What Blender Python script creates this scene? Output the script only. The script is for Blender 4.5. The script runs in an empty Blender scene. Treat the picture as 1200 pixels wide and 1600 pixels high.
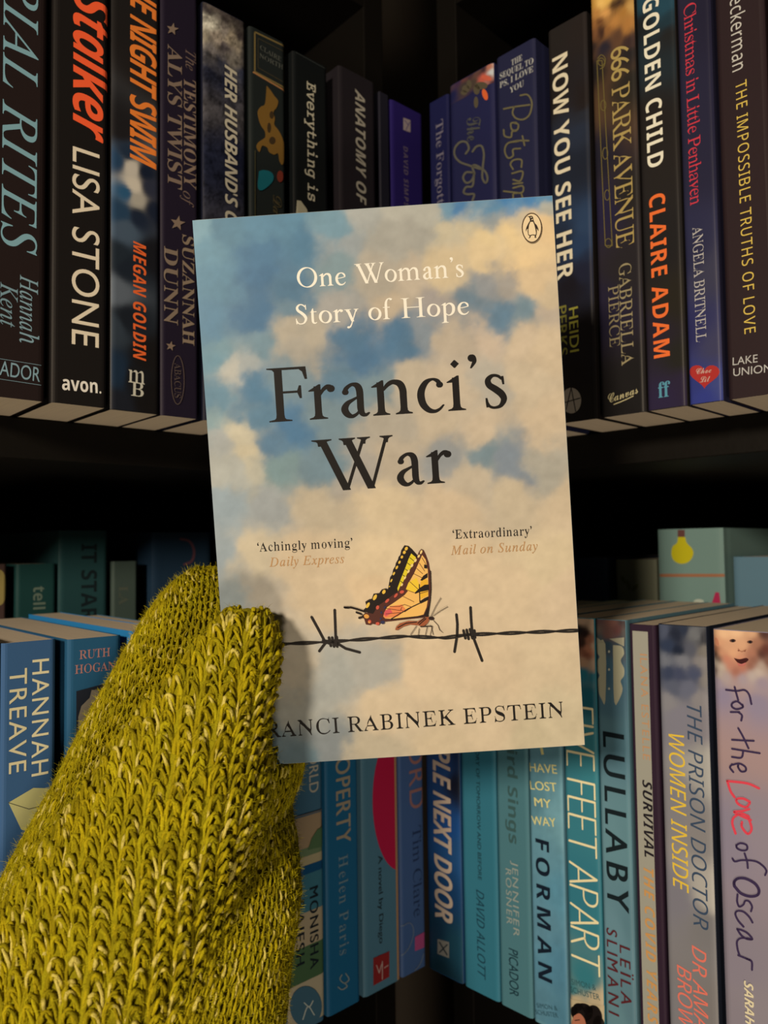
import bpy, math, random
import numpy as np
from mathutils import Matrix, Vector
random.seed(7)
RNG = np.random.default_rng(7)
COL = bpy.context.scene.collection
SC = bpy.context.scene

# ------------------------------------------------------------------ camera
EYE = 1.30                                   # height of the phone above the floor
FPX, PITCH, ROLL = 1199.2, 0.04647, -0.013447
_F = np.array([0, math.cos(PITCH), math.sin(PITCH)])
_U = np.array([0, -math.sin(PITCH), math.cos(PITCH)])
_R = np.array([1.0, 0, 0])
CR = _R * math.cos(ROLL) + _U * math.sin(ROLL)
CU = -_R * math.sin(ROLL) + _U * math.cos(ROLL)
CF = _F
CAM0 = np.array([0, 0, EYE])
camd = bpy.data.cameras.new('camera')
cam = bpy.data.objects.new('camera', camd)
COL.objects.link(cam)
cam.matrix_world = Matrix(((CR[0], CU[0], -CF[0], 0), (CR[1], CU[1], -CF[1], 0), (CR[2], CU[2], -CF[2], EYE), (0, 0, 0, 1)))
camd.sensor_fit = 'VERTICAL'
camd.sensor_height = 32.0
camd.lens = 32.0 * FPX / 1600
camd.clip_start = 0.01
camd.dof.use_dof = True
camd.dof.focus_distance = 0.275
camd.dof.aperture_fstop = 12.0
SC.camera = cam

# ------------------------------------------------------------------ world, lights, exposure
w = bpy.data.worlds.new('dim_room')
SC.world = w
w.use_nodes = True
w.node_tree.nodes['Background'].inputs[0].default_value = (1.0, .82, .62, 1)
w.node_tree.nodes['Background'].inputs[1].default_value = 0.035


def area(name, loc, target, size, power, color):
    l = bpy.data.lights.new(name, 'AREA')
    l.shape = 'DISK'
    l.size = size
    l.energy = power
    l.color = color
    o = bpy.data.objects.new(name, l)
    COL.objects.link(o)
    o.location = loc
    o.rotation_euler = (Vector(target) - Vector(loc)).to_track_quat('-Z', 'Y').to_euler()
    return o


LAMP = (1.0, .80, .58)
area('room_lamp', (-0.45, -0.75, EYE + 0.30), (0.03, 0.32, EYE - .03), 0.16, 13.5, LAMP)
area('low_fill_light', (0.05, -0.85, EYE - 0.70), (0.03, 0.32, EYE - .03), 0.20, 6.5, LAMP)  # added unseen fill from below, brightens the undersides of the upper books
SC.view_settings.view_transform = 'Standard'
SC.view_settings.look = 'None'
SC.view_settings.gamma = 1.0
SC.view_settings.use_curve_mapping = False
SC.view_settings.exposure = 0.0

# ------------------------------------------------------------------ the two shelf fronts (they meet in a corner)
CX, CY = 0.019638, 0.437581
AR, AL = 0.784228, 0.736252
DIR = {'R': np.array([math.cos(AR), -math.sin(AR)]), 'L': np.array([-math.cos(AL), -math.sin(AL)])}
XDIR = {'R': DIR['R'], 'L': -DIR['L']}
ZU, ZL = 0.059078 + EYE, -0.232264 + EYE     # the two shelf boards' tops


def ray(px, py):
    d = CF * FPX + CR * (px - 600) - CU * (py - 800)
    return d / np.linalg.norm(d)


def at(side, px, py, back=0.0):
    """point on a shelf front: distance from the corner along the row, height"""
    d = DIR[side]
    n = np.array([-d[1], d[0]])
    if n[1] < 0:
        n = -n
    c = np.array([CX, CY]) + n * back
    r = ray(px, py)
    t = (c @ n) / (r[:2] @ n)
    q = r * t
    return float((q[:2] - c) @ d), float(q[2] + EYE)


def bpoint(px, py, depth):
    """point at a distance along the lens axis"""
    return CAM0 + CF * depth + CR * (px - 600) / FPX * depth - CU * (py - 800) / FPX * depth


# ------------------------------------------------------------------ colour
def lin1(c):
    c = c / 255.0
    return c / 12.92 if c <= .04045 else ((c + .055) / 1.055) ** 2.4


TINT = (1.0, .80, .62)
GAIN = {'held': 1.17, 'U': 1.0, 'L': .84, 'B': .45, 'M': 1.0}


def K(c, g='U'):
    """colour of a thing: the tone seen under the warm lamp, with the lamp's colour and strength taken out"""
    k = GAIN[g] if isinstance(g, str) else g
    return tuple(min(.92, max(.002, lin1(v) / (TINT[i] * k))) for i, v in enumerate(c))


_M = {}


def mat(name, rough=.5, col=None, attr=None, bump=0.0, bscale=900.0, coat=0.0, spec=.5, vary=0.0, stretch=None, sheen=0.0):
    key = (name, rough, None if col is None else tuple(round(v, 4) for v in col), attr, bump, coat, vary)
    if key in _M:
        return _M[key]
    m = bpy.data.materials.new(name)
    m.use_nodes = True
    nt = m.node_tree
    b = nt.nodes['Principled BSDF']
    b.inputs['Roughness'].default_value = rough
    b.inputs['Specular IOR Level'].default_value = spec
    b.inputs['Coat Weight'].default_value = coat
    b.inputs['Sheen Weight'].default_value = sheen
    src = None
    if attr:
        a = nt.nodes.new('ShaderNodeAttribute')
        a.attribute_name = attr
        src = a.outputs['Color']
        nt.links.new(src, b.inputs['Base Color'])
    else:
        b.inputs['Base Color'].default_value = (*col, 1)
    if vary or bump:
        tc = nt.nodes.new('ShaderNodeTexCoord')
        mp = nt.nodes.new('ShaderNodeMapping')
        mp.inputs['Scale'].default_value = stretch or (1, 1, 1)
        nt.links.new(tc.outputs['Object'], mp.inputs['Vector'])
        n = nt.nodes.new('ShaderNodeTexNoise')
        n.inputs['Scale'].default_value = bscale
        n.inputs['Detail'].default_value = 4
        nt.links.new(mp.outputs['Vector'], n.inputs['Vector'])
        if vary:
            mx = nt.nodes.new('ShaderNodeMix')
            mx.data_type = 'RGBA'
            mx.blend_type = 'MULTIPLY'
            mx.inputs[0].default_value = 1.0
            if src:
                nt.links.new(src, mx.inputs[6])
            else:
                mx.inputs[6].default_value = (*col, 1)
            mr = nt.nodes.new('ShaderNodeMapRange')
            mr.inputs['To Min'].default_value = 1 - vary
            mr.inputs['To Max'].default_value = 1 + vary
            nt.links.new(n.outputs['Fac'], mr.inputs['Value'])
            nt.links.new(mr.outputs['Result'], mx.inputs[7])
            nt.links.new(mx.outputs[2], b.inputs['Base Color'])
        if bump:
            bp = nt.nodes.new('ShaderNodeBump')
            bp.inputs['Strength'].default_value = bump
            bp.inputs['Distance'].default_value = .0004
            nt.links.new(n.outputs['Fac'], bp.inputs['Height'])
            nt.links.new(bp.outputs['Normal'], b.inputs['Normal'])
    _M[key] = m
    return m


def ink(c, rough=.55):
    return mat('printed_ink', rough=rough, col=c, spec=.12)


# ------------------------------------------------------------------ mesh and object helpers
def link_mesh(name, verts, faces, mats, parent=None, midx=None, smooth=False, colors=None):
    me = bpy.data.meshes.new(name)
    me.from_pydata([tuple(map(float, v)) for v in verts], [], faces)
    for m in (mats if isinstance(mats, (list, tuple)) else [mats]):
        me.materials.append(m)
    if midx is not None:
        me.polygons.foreach_set('material_index', midx)
    if smooth:
        me.polygons.foreach_set('use_smooth', [True] * len(me.polygons))
    if colors is not None:
        ca = me.color_attributes.new('Col', 'FLOAT_COLOR', 'POINT')
        ca.data.foreach_set('color', np.hstack([colors, np.ones((len(colors), 1))]).astype(np.float32).ravel())
    me.update()
    o = bpy.data.objects.new(name, me)
    COL.objects.link(o)
    if parent is not None:
        o.parent = parent
    return o


def fast_mesh(name, V, Fq, m, parent=None, smooth=True, colors=None):
    """numpy verts (n,3) and faces (m,k)"""
    me = bpy.data.meshes.new(name)
    n, k = Fq.shape
    me.vertices.add(len(V))
    me.vertices.foreach_set('co', V.astype(np.float32).ravel())
    me.loops.add(n * k)
    me.loops.foreach_set('vertex_index', Fq.astype(np.int32).ravel())
    me.polygons.add(n)
    me.polygons.foreach_set('loop_start', np.arange(n, dtype=np.int32) * k)
    me.polygons.foreach_set('loop_total', np.full(n, k, dtype=np.int32))
    me.update(calc_edges=True)
    me.polygons.foreach_set('use_smooth', np.full(n, smooth))
    me.materials.append(m)
    if colors is not None:
        ca = me.color_attributes.new('Col', 'FLOAT_COLOR', 'POINT')
        ca.data.foreach_set('color', np.hstack([colors, np.ones((len(colors), 1))]).astype(np.float32).ravel())
    o = bpy.data.objects.new(name, me)
    COL.objects.link(o)
    if parent is not None:
        o.parent = parent
    return o


def boxm(x0, x1, y0, y1, z0, z1, bev=0.0):
    """bevelled box as verts, faces"""
    import bmesh
    bm = bmesh.new()
    bmesh.ops.create_cube(bm, size=1)
    for v in bm.verts:
        v.co = ((x0 + x1) / 2 + v.co.x * (x1 - x0), (y0 + y1) / 2 + v.co.y * (y1 - y0), (z0 + z1) / 2 + v.co.z * (z1 - z0))
    if bev:
        bmesh.ops.bevel(bm, geom=list(bm.edges), offset=bev, segments=2, affect='EDGES', profile=.5)
    vs = [tuple(v.co) for v in bm.verts]
    fs = [[v.index for v in f.verts] for f in bm.faces]
    bm.free()
    return vs, fs


def empty(name, loc, rz, label, cat, group=None):
    o = bpy.data.objects.new(name, None)
    COL.objects.link(o)
    o.location = loc
    o.rotation_euler = (0, 0, rz)
    o.empty_display_size = .01
    tag(o, label, cat, group)
    return o


def tag(o, label, cat=None, group=None):
    o['label'] = label
    if cat:
        o['category'] = cat
    if group:
        o['group'] = group


# ------------------------------------------------------------------ noise
def _hash(ix, iy, seed):
    h = (ix.astype(np.int64) * 374761393 + iy.astype(np.int64) * 668265263 + seed * 974634777) & 0x7fffffff
    h = ((h ^ (h >> 13)) * 1274126177) & 0x7fffffff
    return ((h ^ (h >> 16)) & 0xffffff) / float(0xffffff)


def vnoise(x, y, seed):
    ix, iy = np.floor(x), np.floor(y)
    fx, fy = x - ix, y - iy
    fx, fy = fx * fx * (3 - 2 * fx), fy * fy * (3 - 2 * fy)
    a, b = _hash(ix, iy, seed), _hash(ix + 1, iy, seed)
    c, d = _hash(ix, iy + 1, seed), _hash(ix + 1, iy + 1, seed)
    return (a * (1 - fx) + b * fx) * (1 - fy) + (c * (1 - fx) + d * fx) * fy


def fbm(x, y, seed=0, oct=5):
    s, a, t = 0, 1, 0
    for i in range(oct):
        s = s + a * vnoise(x * 2 ** i + 17.3 * i, y * 2 ** i - 9.1 * i, seed + i)
        t += a
        a *= .55
    return s / t * 2 - 1


def idw(px, py, S, p=3.2, r0=4.0):
    """scattered colour samples -> smooth picture"""
    S = np.array(S, float)
    d2 = (px[:, None] - S[None, :, 0]) ** 2 + (py[:, None] - S[None, :, 1]) ** 2 + r0 * r0
    wgt = d2 ** (-p / 2)
    return (wgt @ S[:, 2:5]) / wgt.sum(1)[:, None]


_WB = []


def workbench(o):
    """a small side scene where outlines are evaluated quickly"""
    if not _WB:
        _WB.append(bpy.data.scenes.new('workbench'))
    s = _WB[0]
    s.collection.objects.link(o)
    s.view_layers[0].update()
    return s.view_layers[0].depsgraph


# ------------------------------------------------------------------ lettering: outlines from the built-in typeface, thinned for the light serif faces
STY = {  # unicode base, outline offset, shear, thinning
    'sans': (None, 0.0, 0, 0), 'sansb': (None, .022, 0, 0), 'sansm': (None, .010, 0, 0), 'sansl': (None, 0, 0, 0),
    'sansi': (None, .0, .25, 0), 'sansbi': (None, .018, .25, 0),
    'nb': (0x1D5D4, 0, 0, 0), 'nbi': (0x1D63C, 0, 0, 0), 'ns': (0x1D5A0, 0, 0, 0), 'nsi': (0x1D608, 0, 0, 0),
    'serifb': (0x1D400, 0, 0, 0), 'serif': (0x1D400, 0, 0, .036), 'serifm': (0x1D400, 0, 0, .024),
    'it': (0x1D434, 0, 0, 0), 'gar': (None, 0, 0, 0), 'line': (None, 0, 0, 0), 'script': (0x1D4D0, -.004, 0, 0), 'mono': (0x1D670, .012, .0, 0),
}
_CAP = {}


def _bez(sp):
    P = sp.bezier_points
    n = len(P)
    out = []
    for i in range(n):
        a, b = P[i], P[(i + 1) % n]
        p0, p1, p2, p3 = (np.array(v[:2]) for v in (a.co, a.handle_right, b.handle_left, b.co))
        L = np.linalg.norm(p3 - p0)
        straight = abs(np.cross(p1 - p0, p3 - p0)) < 1e-4 * max(L, 1e-6) and abs(np.cross(p2 - p0, p3 - p0)) < 1e-4 * max(L, 1e-6)
        m = max(1, int(L / .05)) if straight else 7
        for t in np.arange(m) / m:
            out.append((1 - t) ** 3 * p0 + 3 * (1 - t) ** 2 * t * p1 + 3 * (1 - t) * t * t * p2 + t ** 3 * p3)
    return np.array(out)


def fill_contours(cs):
    c = bpy.data.curves.new('tmp', 'CURVE')
    c.dimensions = '2D'
    c.fill_mode = 'BOTH'
    for k in cs:
        s = c.splines.new('POLY')
        s.points.add(len(k) - 1)
        s.points.foreach_set('co', np.hstack([k, np.zeros((len(k), 1)), np.ones((len(k), 1))]).astype(np.float32).ravel())
        s.use_cyclic_u = True
    o = bpy.data.objects.new('tmp', c)
    dg = workbench(o)
    me = o.evaluated_get(dg).to_mesh()
    V = np.array([v.co[:2] for v in me.vertices])
    Fs = [list(p.vertices) for p in me.polygons]
    o.evaluated_get(dg).to_mesh_clear()
    bpy.data.objects.remove(o)
    bpy.data.curves.remove(c)
    return V, Fs


def thin(cs, dmax):
    """make upright strokes lighter: move left- and right-facing edges inwards, never past hairlines"""
    segs = np.vstack([np.hstack([k, np.roll(k, -1, 0)]) for k in cs])
    big = max(cs, key=lambda k: np.ptp(k[:, 0]) * np.ptp(k[:, 1]))
    area2 = np.sum(big[:, 0] * np.roll(big[:, 1], -1) - np.roll(big[:, 0], -1) * big[:, 1])
    sg = 1 if area2 > 0 else -1          # >0: interior on the left of travel
    out = []
    for k in cs:
        e = np.roll(k, -1, 0) - k
        e /= np.linalg.norm(e, axis=1)[:, None] + 1e-9
        nx = -e[:, 1] * sg                # inward normal, x part, of the edge leaving each vertex
        f = np.sign(nx) * np.minimum(1, 1.4 * np.abs(nx))
        g = np.roll(f, 1)
        h = np.where(np.abs(f) > np.abs(g), f, g)
        same = np.sign(f) == np.sign(g)
        smooth = np.abs(f - g) < .5
        h = np.where(smooth & same, (f + g) / 2, h)
        h = np.where(~same & (np.abs(f + g) < .5) & (np.minimum(abs(f), abs(g)) > .4), 0, h)
        q = k + np.stack([np.sign(h) * .004, np.zeros(len(k))], 1)
        y = q[:, 1] + 1.1e-4
        m = (segs[None, :, 1] > y[:, None]) != (segs[None, :, 3] > y[:, None])
        with np.errstate(all='ignore'):
            xs = segs[None, :, 0] + (y[:, None] - segs[None, :, 1]) * (segs[None, :, 2] - segs[None, :, 0]) / (segs[None, :, 3] - segs[None, :, 1])
        dx = (xs - q[:, :1]) * np.sign(h)[:, None]
        dx = np.where(m & (dx > 0), dx, 9)
        th = dx.min(1) + .004
        mv = np.minimum(dmax, np.maximum(0, (th - .034) * .36))
        mv = np.where(th > 5, dmax, mv)
        new = k.copy()
        new[:, 0] += h * mv
        out.append(new)
    return out


_PK = {c: i for i, c in enumerate(chr(i) for i in range(35, 127) if chr(i) not in "\\'")}
_GL = {}


def _unpack(t):
    n = len(_PK)
    rd = lambda i: ((_PK[t[i]] * n + _PK[t[i + 1]]) - 1500) / 1000
    adv, i, ks, pts = rd(0), 2, [], []
    while i <= len(t):
        if i == len(t) or t[i] == '"':
            if pts:
                ks.append(pts)
            pts = []
            i += 1
            continue
        p = (rd(i), rd(i + 2))
        if t[i + 4] == '!':
            pts.append((p, (rd(i + 5), rd(i + 7)), (rd(i + 9), rd(i + 11))))
            i += 13
        else:
            pts.append((p,))
            i += 5
    out = []
    for k in ks:
        o = []
        for j, q in enumerate(k):
            p0, p3 = np.array(q[0]), np.array(k[(j + 1) % len(k)][0])
            if len(q) == 1:
                m = max(1, int(np.linalg.norm(p3 - p0) / .12))
                o += [p0 + (p3 - p0) * u / m for u in range(m)]
            else:
                p1, p2 = np.array(q[1]), np.array(q[2])
                for u in np.arange(6) / 6:
                    o.append((1 - u) ** 3 * p0 + 3 * (1 - u) ** 2 * u * p1 + 3 * (1 - u) * u * u * p2 + u ** 3 * p3)
        out.append(np.array(o))
    return adv, out


def _builtin(ch):
    """outline and advance of one letter of the typeface Blender carries"""
    def sp(body):
        c = bpy.data.curves.new('tmp', 'FONT')
        c.body = body
        o = bpy.data.objects.new('tmp', c)
        cu = o.evaluated_get(workbench(o)).to_curve(_WB[0].view_layers[0].depsgraph) if False else o.to_curve(workbench(o))
        r = [(s.character_index, _bez(s)) for s in cu.splines]
        o.to_curve_clear()
        bpy.data.objects.remove(o)
        bpy.data.curves.remove(c)
        return r
    if 'I0' not in _GL:
        _GL['I0'] = min(k[:, 0].min() for i, k in sp('I'))
    r = sp(ch + 'I')
    adv = min(k[:, 0].min() for i, k in r if i == len(ch)) - _GL['I0']
    return adv, [k for i, k in r if i < len(ch)]


def vstroke(pts, closed=False, n=7):
    """stroke whose width changes along a smooth path: (x, y, width)"""
    P = [np.array(p, float) for p in pts]
    P = [P[-1]] + P + [P[0], P[1]] if closed else [2 * P[0] - P[1]] + P + [2 * P[-1] - P[-2]]
    Q = []
    for i in range(1, len(P) - 2):
        for t in np.arange(n) / n:
            a, b, c, d = P[i - 1:i + 3]
            Q.append(.5 * ((2 * b) + (c - a) * t + (2 * a - 5 * b + 4 * c - d) * t * t + (3 * b - a - 3 * c + d) * t ** 3))
    if not closed:
        Q.append(P[-2])
    Q = np.array(Q)
    T = (np.roll(Q, -1, 0) - np.roll(Q, 1, 0))[:, :2] if closed else np.gradient(Q[:, :2], axis=0)
    T /= np.linalg.norm(T, axis=1)[:, None] + 1e-9
    N = np.stack([-T[:, 1], T[:, 0]], 1) * np.maximum(Q[:, 2:3], 8) / 2
    V = np.vstack([Q[:, :2] + N, Q[:, :2] - N])
    m = len(Q)
    return V, [[i, (i + 1) % m, m + (i + 1) % m, m + i] for i in range(m if closed else m - 1)]


def _gar():
    """old-style book face drawn stroke by stroke; x-height 400, capitals 650"""
    def stem(x, y0, y1, w=70):
        return ('p', [(x - w / 2, y0), (x + w / 2, y0), (x + w / 2, y1), (x - w / 2, y1)])

    def foot(x, y, w, s=70, up=1):
        a = [(-w / 2, 0), (w / 2, 0), (w / 2, 13), (s / 2 + 22, 26), (s / 2 + 5, 44), (s / 2, 85), (-s / 2, 85), (-s / 2 - 5, 44), (-s / 2 - 22, 26), (-w / 2, 13)]
        return ('p', [(x + p, y + up * q) for p, q in a][::up])

    def flag(x, y, s=70):
        return ('p', [(x - s / 2 - 68, y - 52), (x - s / 2 - 60, y - 60), (x - s / 2, y - 58), (x - s / 2, y - 90), (x + s / 2, y - 90), (x + s / 2, y + 22), (x + s / 2 - 12, y + 22)])

    def diag(x0, y0, x1, y1, w):
        return ('p', [(x0 - w / 2, y0), (x0 + w / 2, y0), (x1 + w / 2, y1), (x1 - w / 2, y1)])
    dot = lambda x, y, r_: ('p', ell(x, y, r_, r_, 14))
    ring = lambda cx, cy, rx, ry, a, b: ('c', [(cx + rx * math.cos(t), cy + ry * math.sin(t), b + (a - b) * abs(math.cos(t + .28)) ** 1.4) for t in np.arange(14) * math.pi / 7])
    arch = lambda x, s: ('v', [(x + 30, 300, 22), (x + 90, 365, 42), (x + 155, 394, 54), (x + 228, 370, 72), (x + 262, 300, 74), (x + 266, 200, 72), (x + 266, 20, 70)])
    dW = lambda x: [diag(x + 118, 640, x + 385, -8, 88), diag(x + 392, 0, x + 625, 640, 30), diag(x + 425, 640, x + 690, -8, 88), diag(x + 697, 0, x + 905, 640, 30),
                    foot(x + 112, 650, 235, 80, -1), foot(x + 425, 650, 190, 80, -1), foot(x + 628, 650, 150, 26, -1), foot(x + 905, 650, 150, 26, -1)]
    S_ = [(232, 345, 22), (185, 386, 30), (120, 393, 38), (68, 345, 56), (80, 282, 68), (150, 228, 76), (216, 168, 76), (242, 100, 62), (202, 27, 40), (130, 6, 30), (72, 26, 26), (45, 76, 18)]
    G = {
        'F': (455, [stem(135, 0, 650, 82), foot(135, 0, 262, 82), ('p', [(8, 650), (455, 650), (455, 622), (176, 622), (94, 600), (70, 628), (8, 637)]), ('p', [(430, 650), (458, 650), (470, 498), (452, 498), (425, 590), (385, 622)]), ('p', [(170, 338), (385, 338), (385, 364), (170, 364)]), ('p', [(392, 425), (378, 425), (355, 364), (355, 338), (380, 270), (394, 270)])]),
        'r': (318, [stem(95, 0, 400), foot(95, 0, 205), flag(95, 400), ('v', [(122, 292, 20), (165, 355, 34), (215, 388, 48), (245, 380, 60)]), dot(255, 362, 42)]),
        'n': (482, [stem(95, 0, 400), foot(95, 0, 190), flag(95, 400), arch(95, 0), foot(361, 0, 190)]),
        'm': (752, [stem(95, 0, 400), foot(95, 0, 190), flag(95, 400), arch(95, 0), foot(361, 0, 190), arch(361, 0), foot(627, 0, 190)]),
        'i': (215, [stem(100, 0, 400), foot(100, 0, 200), flag(100, 400), ('p', [(100, 612), (146, 565), (98, 515), (54, 563)])]),
        'a': (362, [('v', [(72, 300, 58), (90, 352, 42), (155, 394, 38), (215, 380, 62), (243, 320, 72), (246, 200, 70), (246, 95, 70), (262, 36, 56), (300, 18, 38), (345, 44, 14)]), dot(76, 306, 34), ('v', [(240, 248, 20), (165, 212, 30), (92, 168, 52), (58, 102, 74), (84, 40, 68), (138, 10, 46), (198, 36, 28), (240, 84, 18)])]),
        'c': (335, [('v', [(284, 322, 46), (252, 374, 42), (192, 397, 30), (118, 365, 54), (64, 282, 72), (50, 195, 78), (72, 98, 74), (132, 28, 60), (200, 8, 42), (262, 32, 26), (312, 82, 12)]), dot(276, 326, 36)]),
        's': (290, [('v', S_), ('v', [(238, 382, 16), (240, 340, 20), (246, 282, 12)]), ('v', [(38, 128, 12), (44, 70, 22), (46, 14, 16)])]),
        'S': (410, [('v', [(x * 1.42, y * 1.63 + 4, w_ * 1.08) for x, y, w_ in S_]), ('v', [(345, 632, 18), (348, 560, 24), (356, 470, 12)]), ('v', [(48, 200, 12), (56, 110, 24), (60, 14, 18)])]),
        'o': (405, [ring(200, 200, 158, 194, 74, 26)]), 'O': (700, [ring(345, 325, 292, 318, 84, 26)]),
        'e': (372, [('v', [(52, 218, 20), (190, 232, 26), (332, 262, 24)]), ('v', [(330, 262, 26), (305, 338, 50), (228, 394, 32), (128, 372, 48), (64, 285, 70), (50, 190, 76), (76, 92, 72), (140, 24, 58), (215, 8, 42), (288, 36, 26), (340, 92, 10)])]),
        't': (262, [('v', [(122, 500, 10), (110, 455, 34), (104, 385, 62), (103, 110, 64), (122, 34, 50), (170, 10, 36), (228, 42, 10)]), ('p', [(22, 372), (225, 372), (225, 400), (70, 400)])]),
        'f': (275, [stem(105, 0, 480), foot(105, 0, 200), ('v', [(105, 430, 70), (112, 540, 60), (150, 636, 40), (215, 672, 34), (250, 662, 44)]), dot(262, 645, 34), ('p', [(15, 372), (215, 372), (215, 400), (15, 400)])]),
        'y': (420, [diag(92, 390, 232, -4, 78), diag(352, 390, 186, -110, 26), ('v', [(190, -96, 26), (150, -170, 40), (105, -200, 44)]), dot(92, -190, 36), foot(92, 400, 205, 70, -1), foot(352, 400, 140, 24, -1)]),
        'p': (440, [stem(95, -230, 400), foot(95, -238, 205), flag(95, 400), ('v', [(126, 312, 20), (190, 378, 36), (275, 384, 58), (350, 310, 76), (365, 205, 82), (340, 95, 72), (270, 20, 46), (195, 10, 30), (126, 62, 20)])]),
        'H': (730, [stem(130, 0, 650, 82), stem(590, 0, 650, 82), foot(130, 0, 255, 82), foot(590, 0, 255, 82), foot(130, 650, 255, 82, -1), foot(590, 650, 255, 82, -1), ('p', [(150, 325), (570, 325), (570, 352), (150, 352)])]),
        'W': (925, dW(0)),
        '’': (150, [dot(66, 622, 44), ('v', [(92, 628, 40), (92, 575, 38), (48, 500, 10)])]),
        ' ': (230, []),
    }
    for ch, (adv, parts) in G.items():
        V, F, n = [], [], 0
        for kind, p in parts:
            if kind == 'p':
                v, f = fill_contours([np.array(p, float)])
            else:
                v, f = vstroke(p, kind == 'c')
            v = np.array(v)[:, :2]
            V.append(np.hstack([v / 1000, np.full((len(v), 1), float(len(V)))]))
            F += [[i + n for i in q] for q in f]
            n += len(v)
        if V:                                # a little more weight
            A, k = np.vstack(V), len(V)
            V = [A, A + np.array([[.0055, 0, k]]), A - np.array([[.0055, 0, -2 * k]])]
            F = F + [[i + n for i in q] for q in F] + [[i + 2 * n for i in q] for q in F]
        _GL[(ch, 'gar')] = ((adv + 12) / 1000, np.vstack(V) if V else np.zeros((0, 3)), F)


def _line():
    """thin hairline capitals"""
    L = {'F': (.40, [[(.32, 1), (0, 1), (0, 0)], [(0, .52), (.27, .52)]]), 'I': (.14, [[(0, 0), (0, 1)]]), 'V': (.52, [[(0, 1), (.22, 0), (.44, 1)]]),
         'E': (.40, [[(.31, 1), (0, 1), (0, 0), (.31, 0)], [(0, .52), (.26, .52)]]), 'T': (.46, [[(0, 1), (.42, 1)], [(.21, 1), (.21, 0)]]),
         'A': (.52, [[(0, 0), (.22, 1), (.44, 0)], [(.07, .33), (.37, .33)]]),
         'P': (.42, [[(0, 0), (0, 1)] + [(.16 + .16 * math.sin(t), .75 + .25 * math.cos(t)) for t in np.linspace(0, math.pi, 9)] + [(0, .5)]]),
         'R': (.44, [[(0, 0), (0, 1)] + [(.16 + .16 * math.sin(t), .75 + .25 * math.cos(t)) for t in np.linspace(0, math.pi, 9)] + [(0, .5)], [(.15, .5), (.34, 0)]]), 'H': (.5, [[(0, 0), (0, 1)], [(.4, 0), (.4, 1)], [(0, .52), (.4, .52)]]), ' ': (.24, [])}
    for ch, (adv, ls) in L.items():
        V, F = [], []
        for l in ls:
            v, f = stroke(l, .052)
            k = len(V)
            V += [tuple(q) for q in v]
            F += [[i + k for i in q] for q in f]
        _GL[(ch, 'line')] = (adv, np.array(V) if V else np.zeros((0, 3)), F)


def glyph(ch, style):
    if style == 'line' and (ch, style) not in _GL:
        _line()
    if style == 'gar' and (ch, style) not in _GL:
        _gar()
    key = (ch, style)
    if key in _GL:
        return _GL[key]
    base, off, shear, th = STY[style]
    if base and ch in FACES[base]:
        adv, cs = _unpack(FACES[base][ch])
        if th:
            cs = thin(cs, th)
    else:
        adv, cs = _builtin(ch)
    V, F = fill_contours(cs) if cs else (np.zeros((0, 2)), [])
    if off and len(V):                   # heavier face: the same outline struck thrice, a little apart
        n = len(V)
        d = np.array([[off * .8, 0]])
        V = np.vstack([V, V + d, V - d])
        F = F + [[i + n for i in f] for f in F] + [[i + 2 * n for i in f] for f in F]
        V = np.hstack([V, np.repeat([[0.], [1.], [2.]], n, 0)])
    elif len(V):
        V = np.hstack([V, np.zeros((len(V), 1))])
    if shear and len(V):
        V = V + np.stack([V[:, 1] * shear, V[:, 1] * 0, V[:, 1] * 0], 1)
    _GL[key] = (adv - (th or 0) * 1.2 + off, V, F)
    return _GL[key]


def glyphs(body, style, sp=1.0):
    """filled outlines of a line of text: verts, faces in em units"""
    x, VV, FF, n = 0.0, [], [], 0
    for ci, ch in enumerate(body):
        adv, V, F = glyph(ch, style)
        if len(V):
            VV.append(V + np.array([[x, 0, 3 * (ci % 2)]]))
            FF += [[i + n for i in f] for f in F]
            n += len(V)
        x += adv * sp + (sp - 1) * .1
    return np.vstack(VV), FF


def done():
    for s in _WB:
        bpy.data.scenes.remove(s)
    _WB.clear()


def cap(style):
    if style not in _CAP:
        V, _ = glyphs('H', style)
        _CAP[style] = V[:, 1].max() - V[:, 1].min()
    return _CAP[style]


def stroke(pts, wd, closed=False):
    """flat brush stroke along points (2-D), round ends"""
    P = [np.array(p, float) for p in pts]
    if closed:
        P.append(P[0])
    V, F = [], []
    for i in range(len(P) - 1):
        a, b = P[i], P[i + 1]
        d = b - a
        L = np.linalg.norm(d)
        if L < 1e-9:
            continue
        n = np.array([-d[1], d[0]]) / L * wd / 2
        k = len(V)
        V += [(*q, i % 2) for q in (a + n, a - n, b - n, b + n)]
        F.append([k, k + 1, k + 2, k + 3])
    for P_i, a in enumerate(P):
        k = len(V)
        V += [(a[0] + wd / 2 * math.cos(t), a[1] + wd / 2 * math.sin(t), 2 + P_i % 2) for t in np.arange(8) * math.pi / 4]
        F.append(list(range(k, k + 8)))
    return V, F


def smooth_line(pts, n=6):
    """Catmull-Rom through points"""
    P = [np.array(p, float) for p in pts]
    P = [2 * P[0] - P[1]] + P + [2 * P[-1] - P[-2]]
    out = []
    for i in range(1, len(P) - 2):
        for t in np.arange(n) / n:
            a, b, c, d = P[i - 1:i + 3]
            out.append(.5 * ((2 * b) + (c - a) * t + (2 * a - 5 * b + 4 * c - d) * t * t + (3 * b - a - 3 * c + d) * t ** 3))
    out.append(P[-2])
    return out


def ell(cx, cy, rx, ry, n=28, rot=0):
    c, s = math.cos(rot), math.sin(rot)
    return [(cx + rx * math.cos(t) * c - ry * math.sin(t) * s, cy + rx * math.cos(t) * s + ry * math.sin(t) * c) for t in np.arange(n) * 2 * math.pi / n]


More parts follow.
